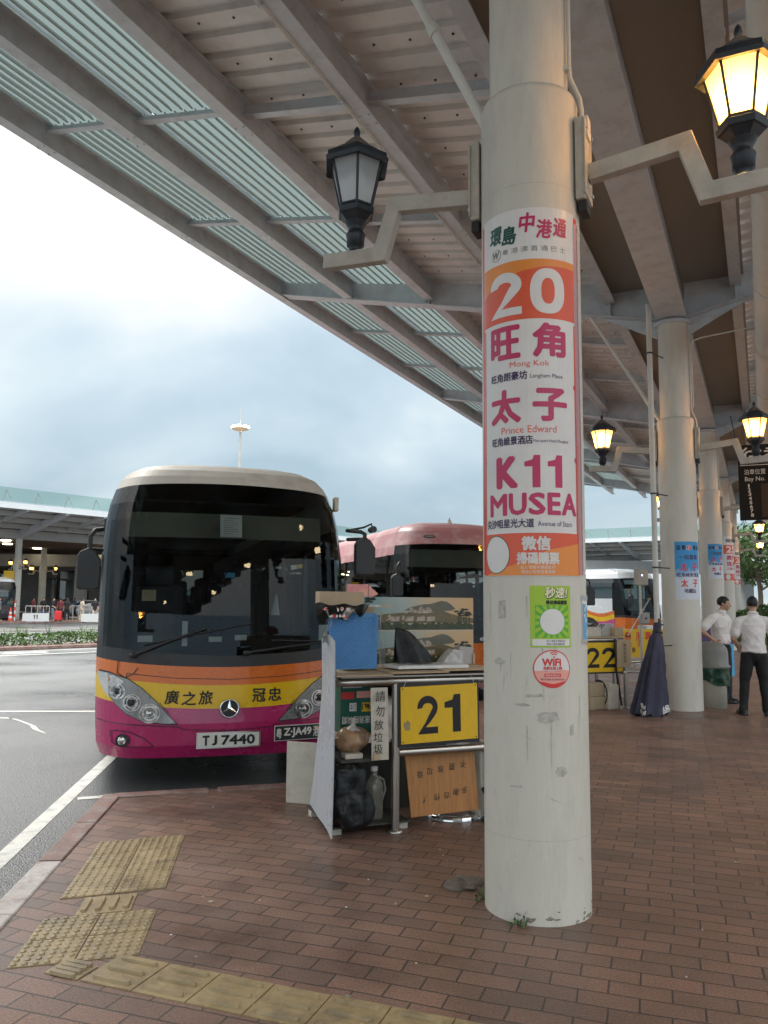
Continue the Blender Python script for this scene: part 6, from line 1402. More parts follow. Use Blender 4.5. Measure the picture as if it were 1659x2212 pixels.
def man(label, loc, rz, J, k, trou, hairm=None):
    """J: joints in metres in the figure's own frame (it faces -y)"""
    t = thing('person', label, 'person', loc, rz, 'men talking by the pillars'); sk, hm = M['skin'], hairm or M['hair']
    g, gh = MB(), MB(); Jv = {q: Vector(p) for q, p in J.items() if not isinstance(p, (int, float))}
    T, Rm = head(g, gh, Jv['head'], J['yaw'], J['tilt'], sk, hm)
    chain(g, [(Jv['neck'] + Vector((0, 0, -.05)), .062), (Jv['neck'] + Vector((0, 0, .03)), .054), (T(0, .0, -.06), .050)], sk)
    chain(g, [(Jv['chest'], .10), (Jv['waist'], .10), (Jv['pelvis'], .10)], sk)
    for s in 'LR':
        chain(g, [(Jv['chest'] + (Jv['sho' + s] - Jv['chest']) * .3 + Vector((0, 0, .05)), .045), (Jv['sho' + s] + Vector((0, 0, -.02)), .042), (Jv['elb' + s], .043), (Jv['wri' + s], .027)], sk)
        hand(g, Jv['wri' + s], J['hd' + s], J['hs' + s], sk, J.get('curl' + s, .6))
        chain(g, [(Jv['hip' + s], .085), (Jv['kne' + s], .058), (Jv['ank' + s], .04)], sk)
    melt(g, 'body', t, FIN, 3)
    gh.build('hair', t)
    ge = MB()                                                            # eyes, brows and mouth line
    for s in (-1, 1):
        ge.sphere(T(s * .030, -.083, .005), (.012, .006, .0055), M['shirt'], 8, 6, Rm); ge.sphere(T(s * .029, -.088, .005), (.006, .003, .0055), M['hair'], 8, 6, Rm)
        ge.sphere(T(s * .032, -.087, .024), (.020, .004, .004), M['hair'], 8, 6, Rm)
    ge.build('eyes_and_brows', t)
    gm = MB(); gm.sphere(T(0, -.0985, -.064), (.020, .004, .0022), mat('lip_line', (.25, .09, .07), .5), 8, 6, Rm); gm.build('mouth', t)
    # shirt with short sleeves
    g = MB(); up = Vector((0, 0, 1)); m = M['shirt']
    ax = (Jv['shoL'] - Jv['shoR']).normalized()
    az = math.atan2(ax.y, ax.x); n_ = 24; rings = []; wr = random.Random(int(k * 70))
    H_ = [(1.0, .172, .140), (.85, .168, .137), (.6, .160, .132), (.35, .163, .132), (.1, .172, .132), (-.15, .178, .122), (-.32, .165, .105), (-.43, .12, .08), (-.47, .07, .06)]
    for f, rx, ry in H_:
        c = Jv['chest'].lerp(Jv['hem'], f); rot_ = Matrix.Rotation(az, 3, 'Z')
        rings.append([c + rot_ @ Vector((rx * math.cos(2 * math.pi * i / n_) * (1 + (.03 * math.sin(5 * i / n_ * 6.28 + f * 6) if f > .4 else 0)), ry * math.sin(2 * math.pi * i / n_), .012 * math.sin(2 * math.pi * i / n_ * 2) if f == 1 else 0)) for i in range(n_)])
    vs = [q for r in rings for q in r]
    g.add(vs, [(j * n_ + i, j * n_ + (i + 1) % n_, (j + 1) * n_ + (i + 1) % n_, (j + 1) * n_ + i)[::-1] for j in range(len(H_) - 1) for i in range(n_)] + [tuple(range(n_)), tuple(reversed(range(len(vs) - n_, len(vs))))], m)
    for s in 'LR':
        a = Jv['chest'] + (Jv['sho' + s] - Jv['chest']) * .35 + up * .115; e_ = Jv['sho' + s].lerp(Jv['elb' + s], .70)
        chain(g, [(a + up * -.015, .055), (Jv['sho' + s] + up * -.012, .062), (e_, .070)], m, 16)
    chain(g, [(Jv['neck'] + up * (-.03), .066), (Jv['neck'] + up * .004, .064)], m, 16)
    sh = melt(g, 'shirt', t, .012, 4); wrinkle(sh, .036, .10, .30)
    g = MB(); nb = [(Jv['neck'] + up * .012 + Matrix.Rotation(J['yaw'] * .3, 3, 'Z') @ Vector((.068 * math.cos(a), .066 * math.sin(a) + .004, -.012 * math.sin(a) * -1))) for a in [R(-70) + i * R(320) / 16 for i in range(17)]]
    g.tube(nb, .014, m, 8); g.build('collar', sh)
    gs = MB(); sgn = [1, -1]
    for f, rx, ry in ((-.12, .184, .130),):                         # yoke seam across the back and a breast pocket
        c = Jv['chest'].lerp(Jv['hem'], f); rot_ = Matrix.Rotation(az, 3, 'Z')
        gs.tube([c + rot_ @ Vector((rx * math.cos(a), ry * math.sin(a), 0)) for a in [R(25) + i * R(130) / 14 for i in range(15)]], .0035, m, 5)
    c = Jv['chest']; rot_ = Matrix.Rotation(az, 3, 'Z'); gs.tube([c + rot_ @ Vector((x, -.137, z)) for x, z in ((.04, .03), (.04, -.09), (.075, -.11), (.11, -.09), (.11, .03), (.04, .03))], .003, m, 5)
    gs.build('seam', sh)
    # trousers and belt
    g = MB(); m = M[trou]
    blob(g, Jv['pelvis'] + up * .0, (.162, .130, .14), m); capsule(g, Jv['pelvis'] + up * .08, Jv['pelvis'] + up * -.02, .13, .135, m, 18)
    for s in 'LR': chain(g, [(Jv['hip' + s], .107), (Jv['kne' + s].lerp(Jv['hip' + s], .45), .094), (Jv['kne' + s], .078), (Jv['ank' + s].lerp(Jv['kne' + s], .3), .068), (Jv['ank' + s] + up * -.015, .072)], m, 16)
    wrinkle(melt(g, 'trousers', t, .014, 3), 0.026, .13, .62)
    for s in 'LR':
        g = MB(); f = Vector(J['toe' + s]).normalized(); a = Jv['ank' + s]; gz_ = Vector((a.x, a.y, 0))
        chain(g, [(gz_ - f * .055 + up * .045, .040), (gz_ + f * .06 + up * .040, .043), (gz_ + f * .155 + up * .030, .034)], M['shoe'], 12)
        g.prism([(-.095, -.040), (.10, -.046), (.17, -.036), (.19, 0), (.17, .036), (.10, .046), (-.095, .040)], gz_, f, Vector((-f.y, f.x, 0)), (0, 0, .022), M['shoe']); melt(g, 'shoe', t, .012, 2)
    return t
# facing right with a hand on his hip
man('man in white shirt and navy trousers facing right, hand on hip, behind the bin', (5.72, 13.75, 0), 0, dict(head=(.06, .0, 1.655), yaw=R(62), tilt=R(6), neck=(.02, .01, 1.505), chest=(-.01, .02, 1.30), waist=(-.02, .02, 1.08), hem=(-.01, .02, .98), pelvis=(-.01, .02, .95),
    shoL=(.13, .10, 1.42), shoR=(-.17, -.06, 1.42), elbL=(.20, .12, 1.16), wriL=(.20, -.10, 1.02), hdL=(-.2, -.6, -.2), hsL=(.1, .2, .8), elbR=(-.40, -.14, 1.20), wriR=(-.20, -.22, 1.03), hdR=(.75, -.25, -.55), hsR=(.3, -.1, .8), curlR=.5,
    hipL=(.08, .07, .90), hipR=(-.09, -.02, .90), kneL=(.10, .05, .50), kneR=(-.05, -.06, .50), ankL=(.11, .10, .09), ankR=(.0, -.03, .09), toeL=(.7, -.6, 0), toeR=(.9, -.4, 0)), 1.0, 'navy')
# seen from behind, hand in his pocket
man('man in white shirt and black trousers seen from behind, hand in pocket', (5.60, 12.32, 0), R(180 - 12), dict(head=(-.01, .01, 1.645), yaw=R(-18), tilt=R(4), neck=(-.005, .02, 1.50), chest=(.0, .03, 1.29), waist=(.0, .02, 1.08), hem=(.0, .02, .93), pelvis=(.0, .02, .93),
    shoL=(.205, .03, 1.40), shoR=(-.205, .03, 1.40), elbL=(.285, .03, 1.13), wriL=(.20, -.10, 1.00), hdL=(-.2, -.75, -.3), hsL=(-.1, .1, .9), elbR=(-.285, .07, 1.13), wriR=(-.225, .03, .91), hdR=(.25, -.1, -.9), hsR=(-.1, -.9, .1), curlR=.5,
    hipL=(.09, .02, .88), hipR=(-.09, .02, .88), kneL=(.14, .0, .49), kneR=(-.13, -.02, .49), ankL=(.185, .04, .09), ankR=(-.155, .03, .09), toeL=(.25, -1, 0), toeR=(-.3, -1, 0)), 1.1, 'blacktr')
# travellers far off under the other shelter
def walker(label, loc, rz, top, low, hairlen=0, stride=.1, arm=0.0, bag=None, group='travellers under the far shelter'):
    t = thing('person', label, 'person', loc, rz, group); g, gh = MB(), MB(); v_ = .022; k = rnd.uniform(.94, 1.02)
    head(g, gh, (0, 0, 1.56), 0, 0, M['skin'], M['hair'], 1.0)
    if hairlen: blob(gh, (0, .06, 1.52 - hairlen / 2), (.075, .05, .10 + hairlen / 2), M['hair'])
    chain(g, [((0, .02, 1.40), .055), ((0, 0, 1.5), .05)], M['skin']); chain(g, [((0, .02, 1.25), .14), ((0, .02, .92), .13)], M['skin'])
    for s in (-1, 1): chain(g, [((s * .17, .02, 1.34), .05), ((s * .23, .03, 1.08), .04), ((s * .22, -.06 - arm, .88 + arm), .03)], M['skin']); blob(g, (s * .22, -.08 - arm, .82 + arm), (.03, .03, .06), M['skin']); chain(g, [((s * .09, .02, .88), .09), ((s * .10, s * stride * .5, .48), .06), ((s * .10, s * stride, .07), .04)], M['skin']); capsule(g, (s * .10, s * stride + .04, .04), (s * .10, s * stride - .13, .035), .04, .035, M['skin'], 8)
    melt(g, 'body', t, v_, 2); gh.build('hair', t)
    g = MB(); chain(g, [((0, .02, 1.30), .165), ((0, .02, 1.05), .15), ((0, .02, .90), .16)], top, 16); blob(g, (0, .02, 1.36), (.19, .12, .08), top)
    for s in (-1, 1): chain(g, [((s * .16, .02, 1.36), .07), ((s * .22, .03, 1.16), .065)], top)
    melt(g, 'top', t, v_, 2)
    g = MB(); blob(g, (0, .02, .88), (.165, .13, .12), low)
    for s in (-1, 1): chain(g, [((s * .09, .02, .86), .105), ((s * .10, s * stride * .5, .48), .08), ((s * .10, s * stride, .12), .065)], low)
    melt(g, 'trousers', t, v_, 2)
    if bag: g = MB(); blob(g, (0, .20, 1.18), (.15, .10, .22), bag); g.build('backpack', t)
    return t
cl = lambda n, c: mat('cloth_' + n, c, .85, var=.15, scale=9)
A1, A2, A3, A4, A5, A6 = cl('black', (.015, .015, .017)), cl('maroon', (.16, .03, .035)), cl('grey', (.16, .17, .2)), cl('tan', (.42, .36, .28)), cl('blue', (.05, .07, .14)), cl('salmon', (.5, .25, .2))
def px(x, Y): return ((x - 829.5) / 1740 * Y * .996, Y)             # lateral position of a column of the view at depth Y
for lab, x, Y, rz, a, b, kw in (('traveller with a dark backpack beside the traffic cone', 28, 60, .4, A4, A3, dict(bag=A1)), ('traveller in maroon top behind the far railing', 76, 62, 2.6, A2, A1, dict()), ('woman with long black hair and black top behind the far railing', 98, 61, .5, A1, A5, dict(hairlen=.3)),
        ('traveller in black top and grey skirt pushing the red suitcase', 119, 58.5, 1.8, A1, A3, dict(arm=.1)), ('traveller in maroon shirt behind the red suitcase', 135, 60.5, 3.3, A2, A1, dict()), ('woman in black seen from behind beside the red suitcase', 149, 58, 3.0, A1, A1, dict(hairlen=.12)),
        ('woman in tan patterned clothes standing alone on the far platform', 182, 57.5, 2.4, A4, A4, dict(hairlen=.1)), ('traveller with blue top walking behind the silver car', 166, 70, 1.4, A5, A1, dict(stride=.2)), ('traveller in dark clothes next to the near coach mirror', 209, 58, .3, A1, A4, dict(stride=.15)),
        ('traveller in grey near the dark far coach', 3, 58, 2.0, A3, A1, dict()), ('seated-looking traveller in dark clothes by the far coach', 12, 61, 1.2, A5, A3, dict(stride=.25))):
    X, Yy = px(x, Y); walker(lab, (X, Yy, 0), rz, a, b, **kw)
# ================================================================== FAR SIDE
def leaves(g, n, fn, size, mats, rr):
    for i in range(n):
        c = fn(rr); s_ = size * rr.uniform(.6, 1.3)
        a = Vector((rr.gauss(0, 1), rr.gauss(0, 1), rr.gauss(0, 1))).normalized(); b = a.cross(Vector((rr.gauss(0, 1), rr.gauss(0, 1), rr.gauss(0, 1)))).normalized()
        g.add([c - a * s_, c + b * s_ * .45, c + a * s_, c - b * s_ * .45], [(0, 1, 2, 3)], mats[i % len(mats)])
def hedge(name, label, O, d, ln, wd, h, n, size, seed, tufts=0):
    rr = random.Random(seed); O = Vector((*O, RZ if name == 'low_hedge' else 0)); d = Vector((*d, 0)).normalized(); nn = Vector((-d.y, d.x, 0)); g = MB()
    def fn(r):
        a = r.uniform(0, ln); x = r.uniform(-wd / 2, wd / 2); top = h * (1 + .18 * mnoise.noise(Vector((a * .8, x, seed)))) * (1 - .35 * abs(2 * x / wd) ** 3)
        z = top * (1 - r.random() ** 2 * .9); return O + d * a + nn * x + Vector((0, 0, z + .05))
    leaves(g, n, fn, size, [M['leaf'], M['leaf_dark'], M['leaf']], rr)
    for i in range(tufts):
        c = O + d * rr.uniform(0, ln) + nn * rr.uniform(-wd / 2, wd / 2) + Vector((0, 0, h * .8))
        for k in range(5): q = Vector((rr.uniform(-.18, .18), rr.uniform(-.18, .18), rr.uniform(.25, .5))); g.add([c, c + q * .6 + Vector((.012, 0, 0)), c + q, c + q * .6 - Vector((.012, 0, 0))], [(0, 1, 2, 3)], M['leaf'])
    return tag(g.build(name), label, 'hedge')
o = Vector(hp(-18, .45)); hedge('low_hedge', 'low clipped hedge on the island between the two roads', o, HD, 40, .95, .48, 15000, .075, 3, 70)
g = MB(); a = Vector(hp(2, .45)); g.box((a.x, a.y, RZ + .06), (40.6, 1.5, .12), M['kerb_red'], rotz(math.atan2(HD.y, HD.x))); structure(g.build('traffic_island', bevel=.02))
hedge('shrub_hedge', 'thick green shrub bed at the right edge beyond the two men', (13.9, 29.5), (.55, .83), 14, 3.2, 1.45, 12000, .10, 8)
hedge('shrub_hedge', 'second green shrub bed farther along the right side', (19.5, 41), (.9, .43), 16, 3, 1.6, 7000, .13, 9)
def tree(label, x, y, h, r, n, seed, size=.20, mats=None):
    rr = random.Random(seed); t = thing('tree', label, 'tree', (x, y, 0), 0, 'trees behind the terminal'); g = MB()
    g.tube([(0, 0, 0), (.05, .02, h * .3), (-.06, .05, h * .55), (.05, 0, h * .8)], [.20, .16, .12, .05], M['bark'], 10)
    tips = []
    for i in range(11):
        a = i * 2.4 + rr.uniform(-.3, .3); z0 = h * rr.uniform(.32, .7); e_ = Vector((math.cos(a) * r * rr.uniform(.45, .9), math.sin(a) * r * rr.uniform(.45, .9), z0 + h * rr.uniform(.08, .3))); b = Vector((0, 0, z0))
        g.tube([b, b.lerp(e_, .5) + Vector((0, 0, .15)), e_], [.08, .05, .02], M['bark'], 6); tips += [b.lerp(e_, .55), e_]
    g.build('trunk', t); g = MB(); cl_ = [(q + Vector((rr.uniform(-.4, .4), rr.uniform(-.4, .4), rr.uniform(-.1, .5))), rr.uniform(.35, .62) * r * .55) for q in tips for _ in range(2)]
    def fn(q):
        c, s_ = q.choice(cl_); v_ = Vector((q.gauss(0, 1), q.gauss(0, 1), q.gauss(0, .7))).normalized() * s_ * q.random() ** .4; return c + v_
    leaves(g, n, fn, size, mats or [M['leaf'], M['leaf_dark']], rr); g.build('crown', t); return t
tree('dark trunked tree beyond the shrub bed at the right edge', 25.6, 55, 7.6, 4.2, 5200, 1)
tree('tree right of the dark trunked tree at the right edge', 33.5, 62, 8.5, 4.5, 3500, 2)
for i, (x, y, h) in enumerate(((-43, 101, 9), (-34, 104, 9.5), (-26, 106, 9), (-52, 99, 10), (-60, 97, 9))):
    tree(('tree behind the far terminal, left of the lit pillar', 'tree behind the far terminal above the travellers', 'tree behind the far terminal next to the near coach mirror', 'tree behind the far terminal at the left edge', 'leftmost tree behind the far terminal')[i], x, y, h, 5, 1500, 20 + i, .42)
# the other platform
M['conc'] = mat('grey_concrete', (.40, .40, .39), .8, var=.12, scale=.8, dirt=(.25, .24, .23), damt=.4, dscale=.5)
M['soff2'] = mat('brown_terminal_soffit', (.26, .22, .19), .7, var=.1, scale=.4); M['whitesteel'] = mat('white_steel_edge', (.70, .72, .73), .5, var=.05); M['darkroof'] = mat('grey_roof_sheet', (.46, .47, .47), .6, var=.08, scale=.6)  # far roof sheets have one even grey of their own
M['downlight'] = emission('warm_downlight', (1, .86, .55), 7)
def far_platform(O, d, a0, a1, label, cols, seed):
    """O edge point, d direction of the canopy edge; local x along the edge, y inward"""
    d = Vector(d).normalized(); rz = math.atan2(d.y, d.x); t = thing('far_canopy', label, 'canopy', (*O, 0), rz)
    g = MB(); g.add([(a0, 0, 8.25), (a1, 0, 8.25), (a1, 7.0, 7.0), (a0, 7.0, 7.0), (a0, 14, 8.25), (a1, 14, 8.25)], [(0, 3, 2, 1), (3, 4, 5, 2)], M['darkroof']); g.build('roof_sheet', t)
    for (y, z) in ((1.9, 7.7), (3.6, 7.4), (5.3, 7.1)): g = MB(); g.box(((a0 + a1) / 2, y, z), (a1 - a0, .16, .34), M['conc']); g.build('beam', t)
    g = MB(); g.box(((a0 + a1) / 2, 7.0, 6.62), (a1 - a0, .5, .7), M['conc']); g.build('main_girder', t)
    g = MB(); g.box(((a0 + a1) / 2, -.06, 8.06), (a1 - a0, .12, .40), M['whitesteel']); g.build('fascia', t)
    g = MB(); g.add([(a0, -.1, 8.34), (a1, -.1, 8.34), (a1, -.55, 9.25), (a0, -.55, 9.25)], [(0, 1, 2, 3)], M['glass_edge']); g.build('glass_parapet', t)
    g = MB(); x = a0
    while x < a1: g.cyl((x, -.05, 8.25), (x, -.48, 9.1), .03, M['conc'], 6); g.cyl((x, -.48, 9.05), (x + .9, .15, 8.3), .022, M['conc'], 6); x += 2.3
    g.build('parapet_strut', t)
    for x in cols + [c + 3.06 for c in cols] + [c + 6.1 for c in cols]:
        big = x in cols; g = MB(); w_ = .15 if big else .06; dz = .0 if big else .45
        vs = []
        for y, z0, z1 in ((.0, 7.75, 8.05), (6.9, 6.27 + dz, 6.95)): vs += [(x - w_, y, z0), (x + w_, y, z0), (x + w_, y, z1), (x - w_, y, z1)]
        g.add(vs, [(0, 1, 2, 3), (7, 6, 5, 4), (0, 4, 5, 1), (1, 5, 6, 2), (2, 6, 7, 3), (3, 7, 4, 0)], M['steel_paint']); g.build('rafter', t)
    return t, (lambda x, y: (O[0] + d.x * x - d.y * y, O[1] + d.y * x + d.x * y))
LB = Vector((-26.4, 55.5)); LD = (.62, .78)
tL, fL = far_platform((LB.x, LB.y), LD, -30, 48, 'far bus canopy at the left with green glass parapet', [-22.6, -13.5, -4.3, 4.86, 14.0, 23.2, 32.4], 1)
tR, fR = far_platform((12.0, 89.9), (25, -16), -12, 46, 'far bus canopy in the middle distance right of the nearest pillar', [-4, 5.2, 14.4, 23.5, 32.7], 2)
LANF = lantern(True); [bpy.data.objects.remove(c) for c in list(LANF.children) if c.type == 'LIGHT']
def far_pillar(x, y, label, rz, lamps, first=False):
    t = thing('pillar', label, 'pillar', (x, y, 0), 0, 'pillars of the far platforms'); g = MB(); g.lathe([(.32, 0), (.32, 4.64), (.25, 4.66), (.25, 6.3)], M['pole'], n=16); g.build('shaft', t)
    for a, lb in lamps: dup(LANF, (x, y, 0), rz + a, lb, 'lanterns of the far platforms')
X, Y = fL(4.86, 7.0); lz = math.atan2(LD[1], LD[0])
far_pillar(X, Y, 'far pillar at the left carrying a yellow notice', lz, ((math.pi / 2, 'lit lantern on the far side of the far left pillar'), (-math.pi / 2, 'lit lantern on the road side of the far left pillar')))
X2, Y2 = px(93, 76); far_pillar(X2, Y2, 'lamp lit far pillar behind the yellow notice', lz, ((-.9, 'lit lantern left on the second far pillar'), (math.pi - .9, 'lit lantern right on the second far pillar')))
LANF.location = (X2, Y2, 0); LANF.rotation_euler = (0, 0, lz + 2.0); tag(LANF, 'third lit lantern on the second far pillar, turned away', 'lantern', 'lanterns of the far platforms')
for i, x in enumerate((5.2, 14.4, 23.5)):
    qx, qy = fR(x, 7.0); far_pillar(qx, qy, 'pillar of the far canopy %s' % ('behind the white coach', 'behind the second pillar', 'behind the bay board')[i], math.atan2(-16, 25), ((-math.pi / 2, 'lit lantern on the far canopy pillar %s' % ('behind the white coach', 'behind the second pillar', 'behind the bay board')[i]),))
t = thing('notice_board', 'yellow notice with brown writing fixed to the far left pillar', 'notice', (X - .45, Y - .45, 3.0), .0)
g = MB(); g.box((0, 0, 0), (.80, .04, 1.5), M['yellow']); 
for k in range(6): g.text('公告乘客', 0, .52 - .2 * k, .58, .10, FRONT((0, -.021, 0)), M['card'])
g.build('panel', t, bevel=.01); g = MB(); g.box((.3, .2, 0), (.05, .4, .05), M['conc']); g.build('bracket', t)
# platform, terminal block and walkway behind it
g = MB(); e0, e1 = fL(-40, .6), fL(60, .6); b0, b1_ = fL(-40, 60), fL(60, 60)
g.add([(*e0, 0), (*e1, 0), (*b1_, 0), (*b0, 0), (*e0, RZ - .05), (*e1, RZ - .05)], [(0, 1, 2, 3), (4, 5, 1, 0)], M['brick']); structure(g.build('far_pavement'))
g = MB(); pa = Vector(e0); pb = Vector(e1); c = (pa + pb) / 2; g.box((c.x, c.y, -.055), ((pb - pa).length, .35, .15), M['kerb_red'], rotz(lz)); structure(g.build('far_kerb'))
t = thing('terminal_building', 'brown ceilinged terminal hall with warm downlights behind the far platform', 'building', (LB.x, LB.y, 0), lz)
g = MB(); g.box((8, 22, 7.35), (76, 26, 1.2), M['soff2']); g.build('ceiling_slab', t)
g = MB(); g.box((8, 34.5, 3.4), (76, .4, 6.7), mat('dim_terminal_wall', (.20, .21, .21), .7, var=.3, scale=.3)); g.build('back_wall', t)
for k in range(9): g = MB(); g.box((-26 + 8.5 * k, 34.2, 3.2), (5.6, .1, 3.4), glass('terminal_window_%d' % k, (.3, .36, .36), .1) if k == 0 else bpy.data.materials['terminal_window_0']); g.build('window', t)
for (x, y) in [(-14 + 4.4 * i, 10.5 + (i % 3) * 2.5) for i in range(15)] + [(-10 + 5.1 * i, 20 + (i % 2) * 4) for i in range(10)]: g = MB(); g.cyl((x, y, 6.74), (x, y, 6.66), .42, M['downlight'], 16); g.build('downlight', t)
for x in (-18, -2, 14, 30): g = MB(); g.box((x, 30, 3.4), (.8, .8, 6.7), M['conc']); g.build('concrete_post', t)
t = thing('walkway_bridge', 'long grey concrete walkway bridge crossing behind the far platforms', 'bridge', (-70, 84, 0), R(2.5))
g = MB(); g.box((75, 0, 5.55), (170, 3, 1.25), M['conc']); g.build('deck', t)
for x in (20, 38, 56, 74, 92, 110, 128): g = MB(); g.box((x, 0, 2.45), (1.0, 1.2, 4.95), M['conc']); g.build('pier', t)
g = MB(); g.prism([(0, 0), (2.2, 0), (9.2, 4.9), (7.0, 4.9)], (44.0, -3.6, 0), (1, 0, 0), (0, 0, 1), (0, 1.8, 0), M['conc']); g.build('stair_flight', t)
# small far things: barrier, cone, railing, suitcase, cars
M['bar_w'] = P_('white_barrier', (.55, .55, .54)); M['cone_r'] = P_('red_cone_plastic', (.62, .06, .03))
def low_barrier(x, Y, label, txt):
    t = thing('bay_barrier', label, 'barrier', (*px(x, Y), 0), 0, 'white bay barriers of the far platform'); g = MB(); g.prism([(-.9, .05), (.9, .05), (.9, .62), (-.88, .60)], (0, 0, 0), (1, 0, 0), (0, 0, 1), (0, .12, 0), M['bar_w']); F = FRONT((0, -.003, 0))
    if txt: 
        for ch, ox in ((txt[0], -.09), (txt[1], .09)): digit(g, ch, ox, .36, .15, .30, F, M['ink'], .003, .26)
    g.build('panel', t); g = MB(); [g.box((s * .75, .06, .03), (.1, .3, .06), M['black']) for s in (-1, 1)]; g.build('foot', t)
low_barrier(82, 55.5, 'white bay barrier numbered 11 on the far platform', '11'); low_barrier(208, 55.5, 'white bay barrier beside the near coach mirror', None)
t = thing('traffic_cone', 'red and white traffic cone on the far platform', 'cone', (*px(28, 57.5), 0))
g = MB(); g.box((0, 0, .02), (.42, .42, .04), M['black']); g.build('base', t); g = MB(); z = [.04, .22, .36, .52, .66, .95]; r_ = lambda q: .17 - .135 * q / .95
for i in range(5): g.lathe([(r_(z[i]), z[i]), (r_(z[i + 1]), z[i + 1])], M['cone_r'] if i % 2 == 0 else M['bar_w'], n=14)
g.build('cone', t)
t = thing('warning_post', 'slim red and white warning post behind the traffic cone', 'post', (*px(37, 58.5), 0)); g = MB()
for i in range(6): g.cyl((0, 0, i * .25), (0, 0, (i + 1) * .25), .06, M['cone_r'] if i % 2 else M['bar_w'], 10)
g.build('post', t)
def rail(x0, x1, Y, label):
    a, b = Vector(px(x0, Y)), Vector(px(x1, Y)); t = thing('guard_rail', label, 'railing', (a.x, a.y, 0), 0, 'grey guard rails of the far platform'); ln = (b - a).length; m = M['conc']
    g = MB(); [g.cyl((0, 0, z), (ln, 0, z), .035, m, 8) for z in (1.05, .18)]; g.build('bar', t); k = max(2, round(ln / .45)); g = MB(); [g.cyl((ln * i / k, 0, 0), (ln * i / k, 0, 1.05), .03, m, 6) for i in range(k + 1)]; g.build('baluster', t)
rail(60, 111, 59.2, 'grey guard rail behind the number 11 barrier'); rail(0, 46, 60.8, 'grey guard rail behind the traffic cone'); rail(150, 210, 63, 'grey guard rail behind the woman in tan')
t = thing('suitcase', 'red hard suitcase on the far platform', 'suitcase', (*px(131, 57.6), 0)); g = MB(); g.box((0, 0, .42), (.46, .28, .66), P_('red_suitcase', (.62, .03, .03))); g.build('shell', t, bevel=.05, seg=3); g = MB(); g.tube([(-.12, .1, .75), (-.12, .1, 1.02), (.12, .1, 1.02), (.12, .1, .75)], .014, M['black'], 6); g.build('handle', t)
g = MB(); [g.sphere((x, y, .05), .05, M['black'], 8, 6) for x in (-.18, .18) for y in (-.1, .1)]; g.build('wheel', t)
def car(label, x, y, rz, col):
    t = thing('parked_car', label, 'car', (x, y, 0), rz, 'parked cars'); g = MB(); m = mat('car_paint', col, .25, var=.03, coat=.5)
    sec = [(-2.2, .45, .62, .80), (-2.1, .32, .78, .85), (-1.3, .28, .92, .88), (-.6, .26, .98, .88), (.9, .26, 1.0, .88), (1.7, .28, .98, .87), (2.15, .34, .9, .82), (2.22, .45, .7, .78)]
    vs = []; 
    for X_, z0, z1, hw_ in sec: vs += [(X_, -hw_, z0), (X_, -hw_, (z0 + z1) / 2), (X_, -hw_ * .93, z1), (X_, hw_ * .93, z1), (X_, hw_, (z0 + z1) / 2), (X_, hw_, z0)]
    g.add(vs, [(i * 6 + q, i * 6 + (q + 1) % 6, (i + 1) * 6 + (q + 1) % 6, (i + 1) * 6 + q) for i in range(7) for q in range(6)] + [tuple(range(6))[::-1], tuple(range(42, 48))], m, True); g.build('body', t)
    g = MB(); top = [(-1.0, .93, .78), (-.25, 1.42, .62), (1.05, 1.44, .62), (1.85, .98, .76)]; vs = []
    for X_, z, hw_ in top: vs += [(X_, -hw_, z), (X_, hw_, z)]
    n_ = M['sideglass']; g.add(vs, [(0, 1, 3, 2), (4, 5, 7, 6)], n_); g.add([vs[0], vs[2], vs[4], vs[6]], [(0, 1, 2, 3)], n_); g.add([vs[1], vs[3], vs[5], vs[7]], [(3, 2, 1, 0)], n_); g.build('glazing', t)
    g = MB(); g.add([vs[2], vs[3], vs[5], vs[4]], [(0, 1, 2, 3)], m); [g.tube([vs[i], vs[i + 2]], .04, m, 6) for i in (0, 1, 2, 3, 4, 5)]; g.build('roof', t)
    for X_ in (-1.35, 1.35):
        for s in (-1, 1): g = MB(); g.cyl((X_, s * .72, .32), (X_, s * .90, .32), .32, M['rubber'], 18); g.cyl((X_, s * .90, .32), (X_, s * .91, .32), .2, M['chrome'], 12); g.build('wheel', t)
    for s in (-1, 1): g = MB(); g.sphere((-2.12, s * .62, .68), (.08, .16, .07), M['reflector'], 10, 6); g.build('headlight', t)
xx, yy = px(180, 72); car('silver car parked behind the travellers on the far left', xx, yy, .5, (.5, .52, .54))
car('white car just visible above the shrub bed at the right edge', 24.6, 51.0, .3, (.75, .75, .75))
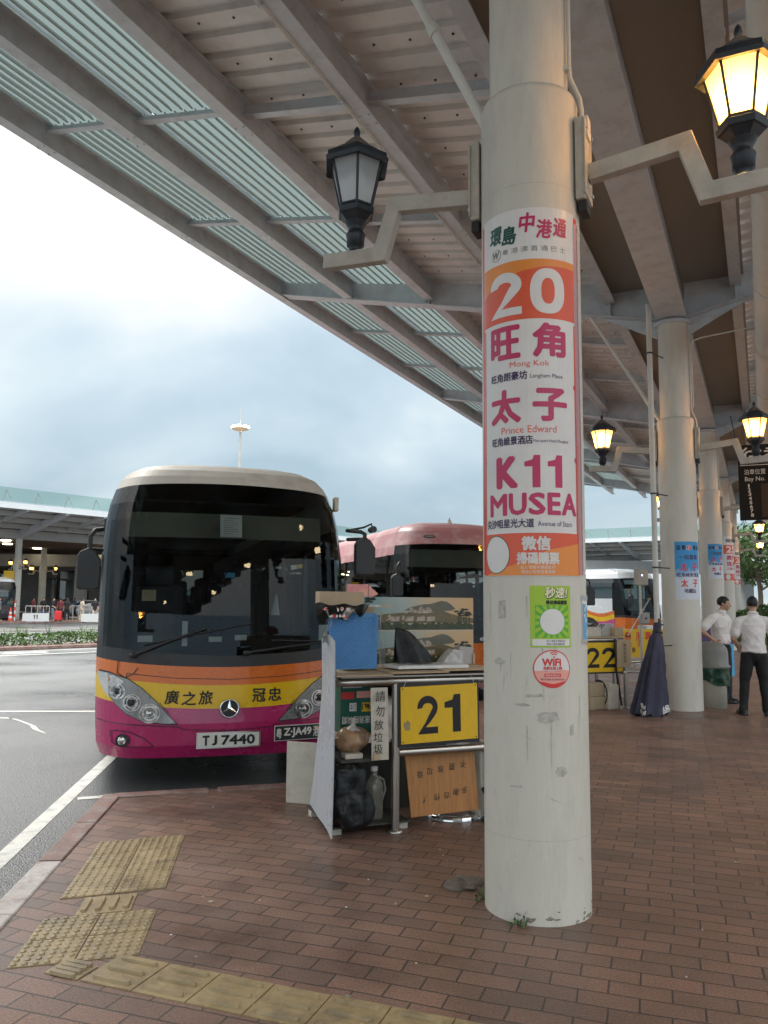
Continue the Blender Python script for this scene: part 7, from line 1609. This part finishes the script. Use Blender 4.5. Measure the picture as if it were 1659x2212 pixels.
# tall floodlight mast
xx, yy = px(511, 92); t = thing('floodlight_mast', 'tall floodlight mast with a glowing head above the nearest coach', 'lamp mast', (xx, yy, RZ))
g = MB(); g.tube([(0, 0, 0), (0, 0, 12), (0, 0, 21.5)], [.30, .22, .13], M['conc'], 12); g.cyl((0, 0, 22.0), (0, 0, 24), .03, M['conc'], 6); g.build('mast', t)
g = MB(); g.lathe([(.2, 21.2), (.95, 21.45), (.98, 21.6), (.15, 21.7)], M['card'], n=20); g.build('head_ring', t)
for k in range(8): a = k * math.pi / 4; g = MB(); g.sphere((.86 * math.cos(a), .86 * math.sin(a), 21.72), (.22, .22, .14), emission('flood_lamp', (1, .83, .50), 14) if k == 0 else bpy.data.materials['flood_lamp'], 10, 6); g.build('flood_lamp', t)
# rubble, weeds and litter round the foot of the nearest pillar
t = thing('broken_paving', 'lump of broken mortar at the left foot of the nearest pillar', 'rubble', (.50, 4.95, 0))
g = MB(); q = random.Random(3)
for k in range(5):
    x, y, s_ = q.uniform(-.10, .07), q.uniform(-.08, .10), q.uniform(.05, .10); g.sphere((x, y, .004), (s_, s_ * .8, s_ * .22), M['mortar'], 9, 6, rotz(q.uniform(0, 3)))
o = g.build('mortar_lump', t); crumple(o, .018, 16)
rr = random.Random(6)
for lab, (x, y) in (('small green weed at the front foot of the nearest pillar', (.715, 4.335)), ('small weed at the left foot of the nearest pillar', (.572, 4.68))):
    g = MB(); leaves(g, 46, lambda r: Vector((r.gauss(0, .028), r.gauss(0, .018), abs(r.gauss(.012, .025)))), .013, [M['leaf'], M['leaf_dark']], rr); o = g.build('weed_clump', loc=(x, y, 0)); tag(o, lab, 'weed', 'weeds round the pillar')  # each is a small weed of loose leaves, not a shrub
g = MB(); q = random.Random(12)
for k in range(34):
    x, y = q.uniform(-1.6, 2.6), q.uniform(2.9, 7.0); s_ = q.uniform(.003, .009); a = q.uniform(0, 3)
    g.box((x, y, .004), (s_ * 1.6, s_, .004), M['paper'], rotz(a))
for k in range(60):
    x, y = q.uniform(-1.9, 3.6), q.uniform(2.8, 9.0); s_ = q.uniform(.006, .018)
    g.add([(x + s_ * q.uniform(.8, 1.1) * math.cos(a), y + s_ * q.uniform(.8, 1.1) * math.sin(a), .0025) for a in [j * .785 for j in range(8)]], [tuple(range(8))], M['grime'] if k % 3 else M['scuff'])
tag(g.build('litter'), 'scattered scraps and cigarette ends on the brick paving', 'litter', kind='stuff')
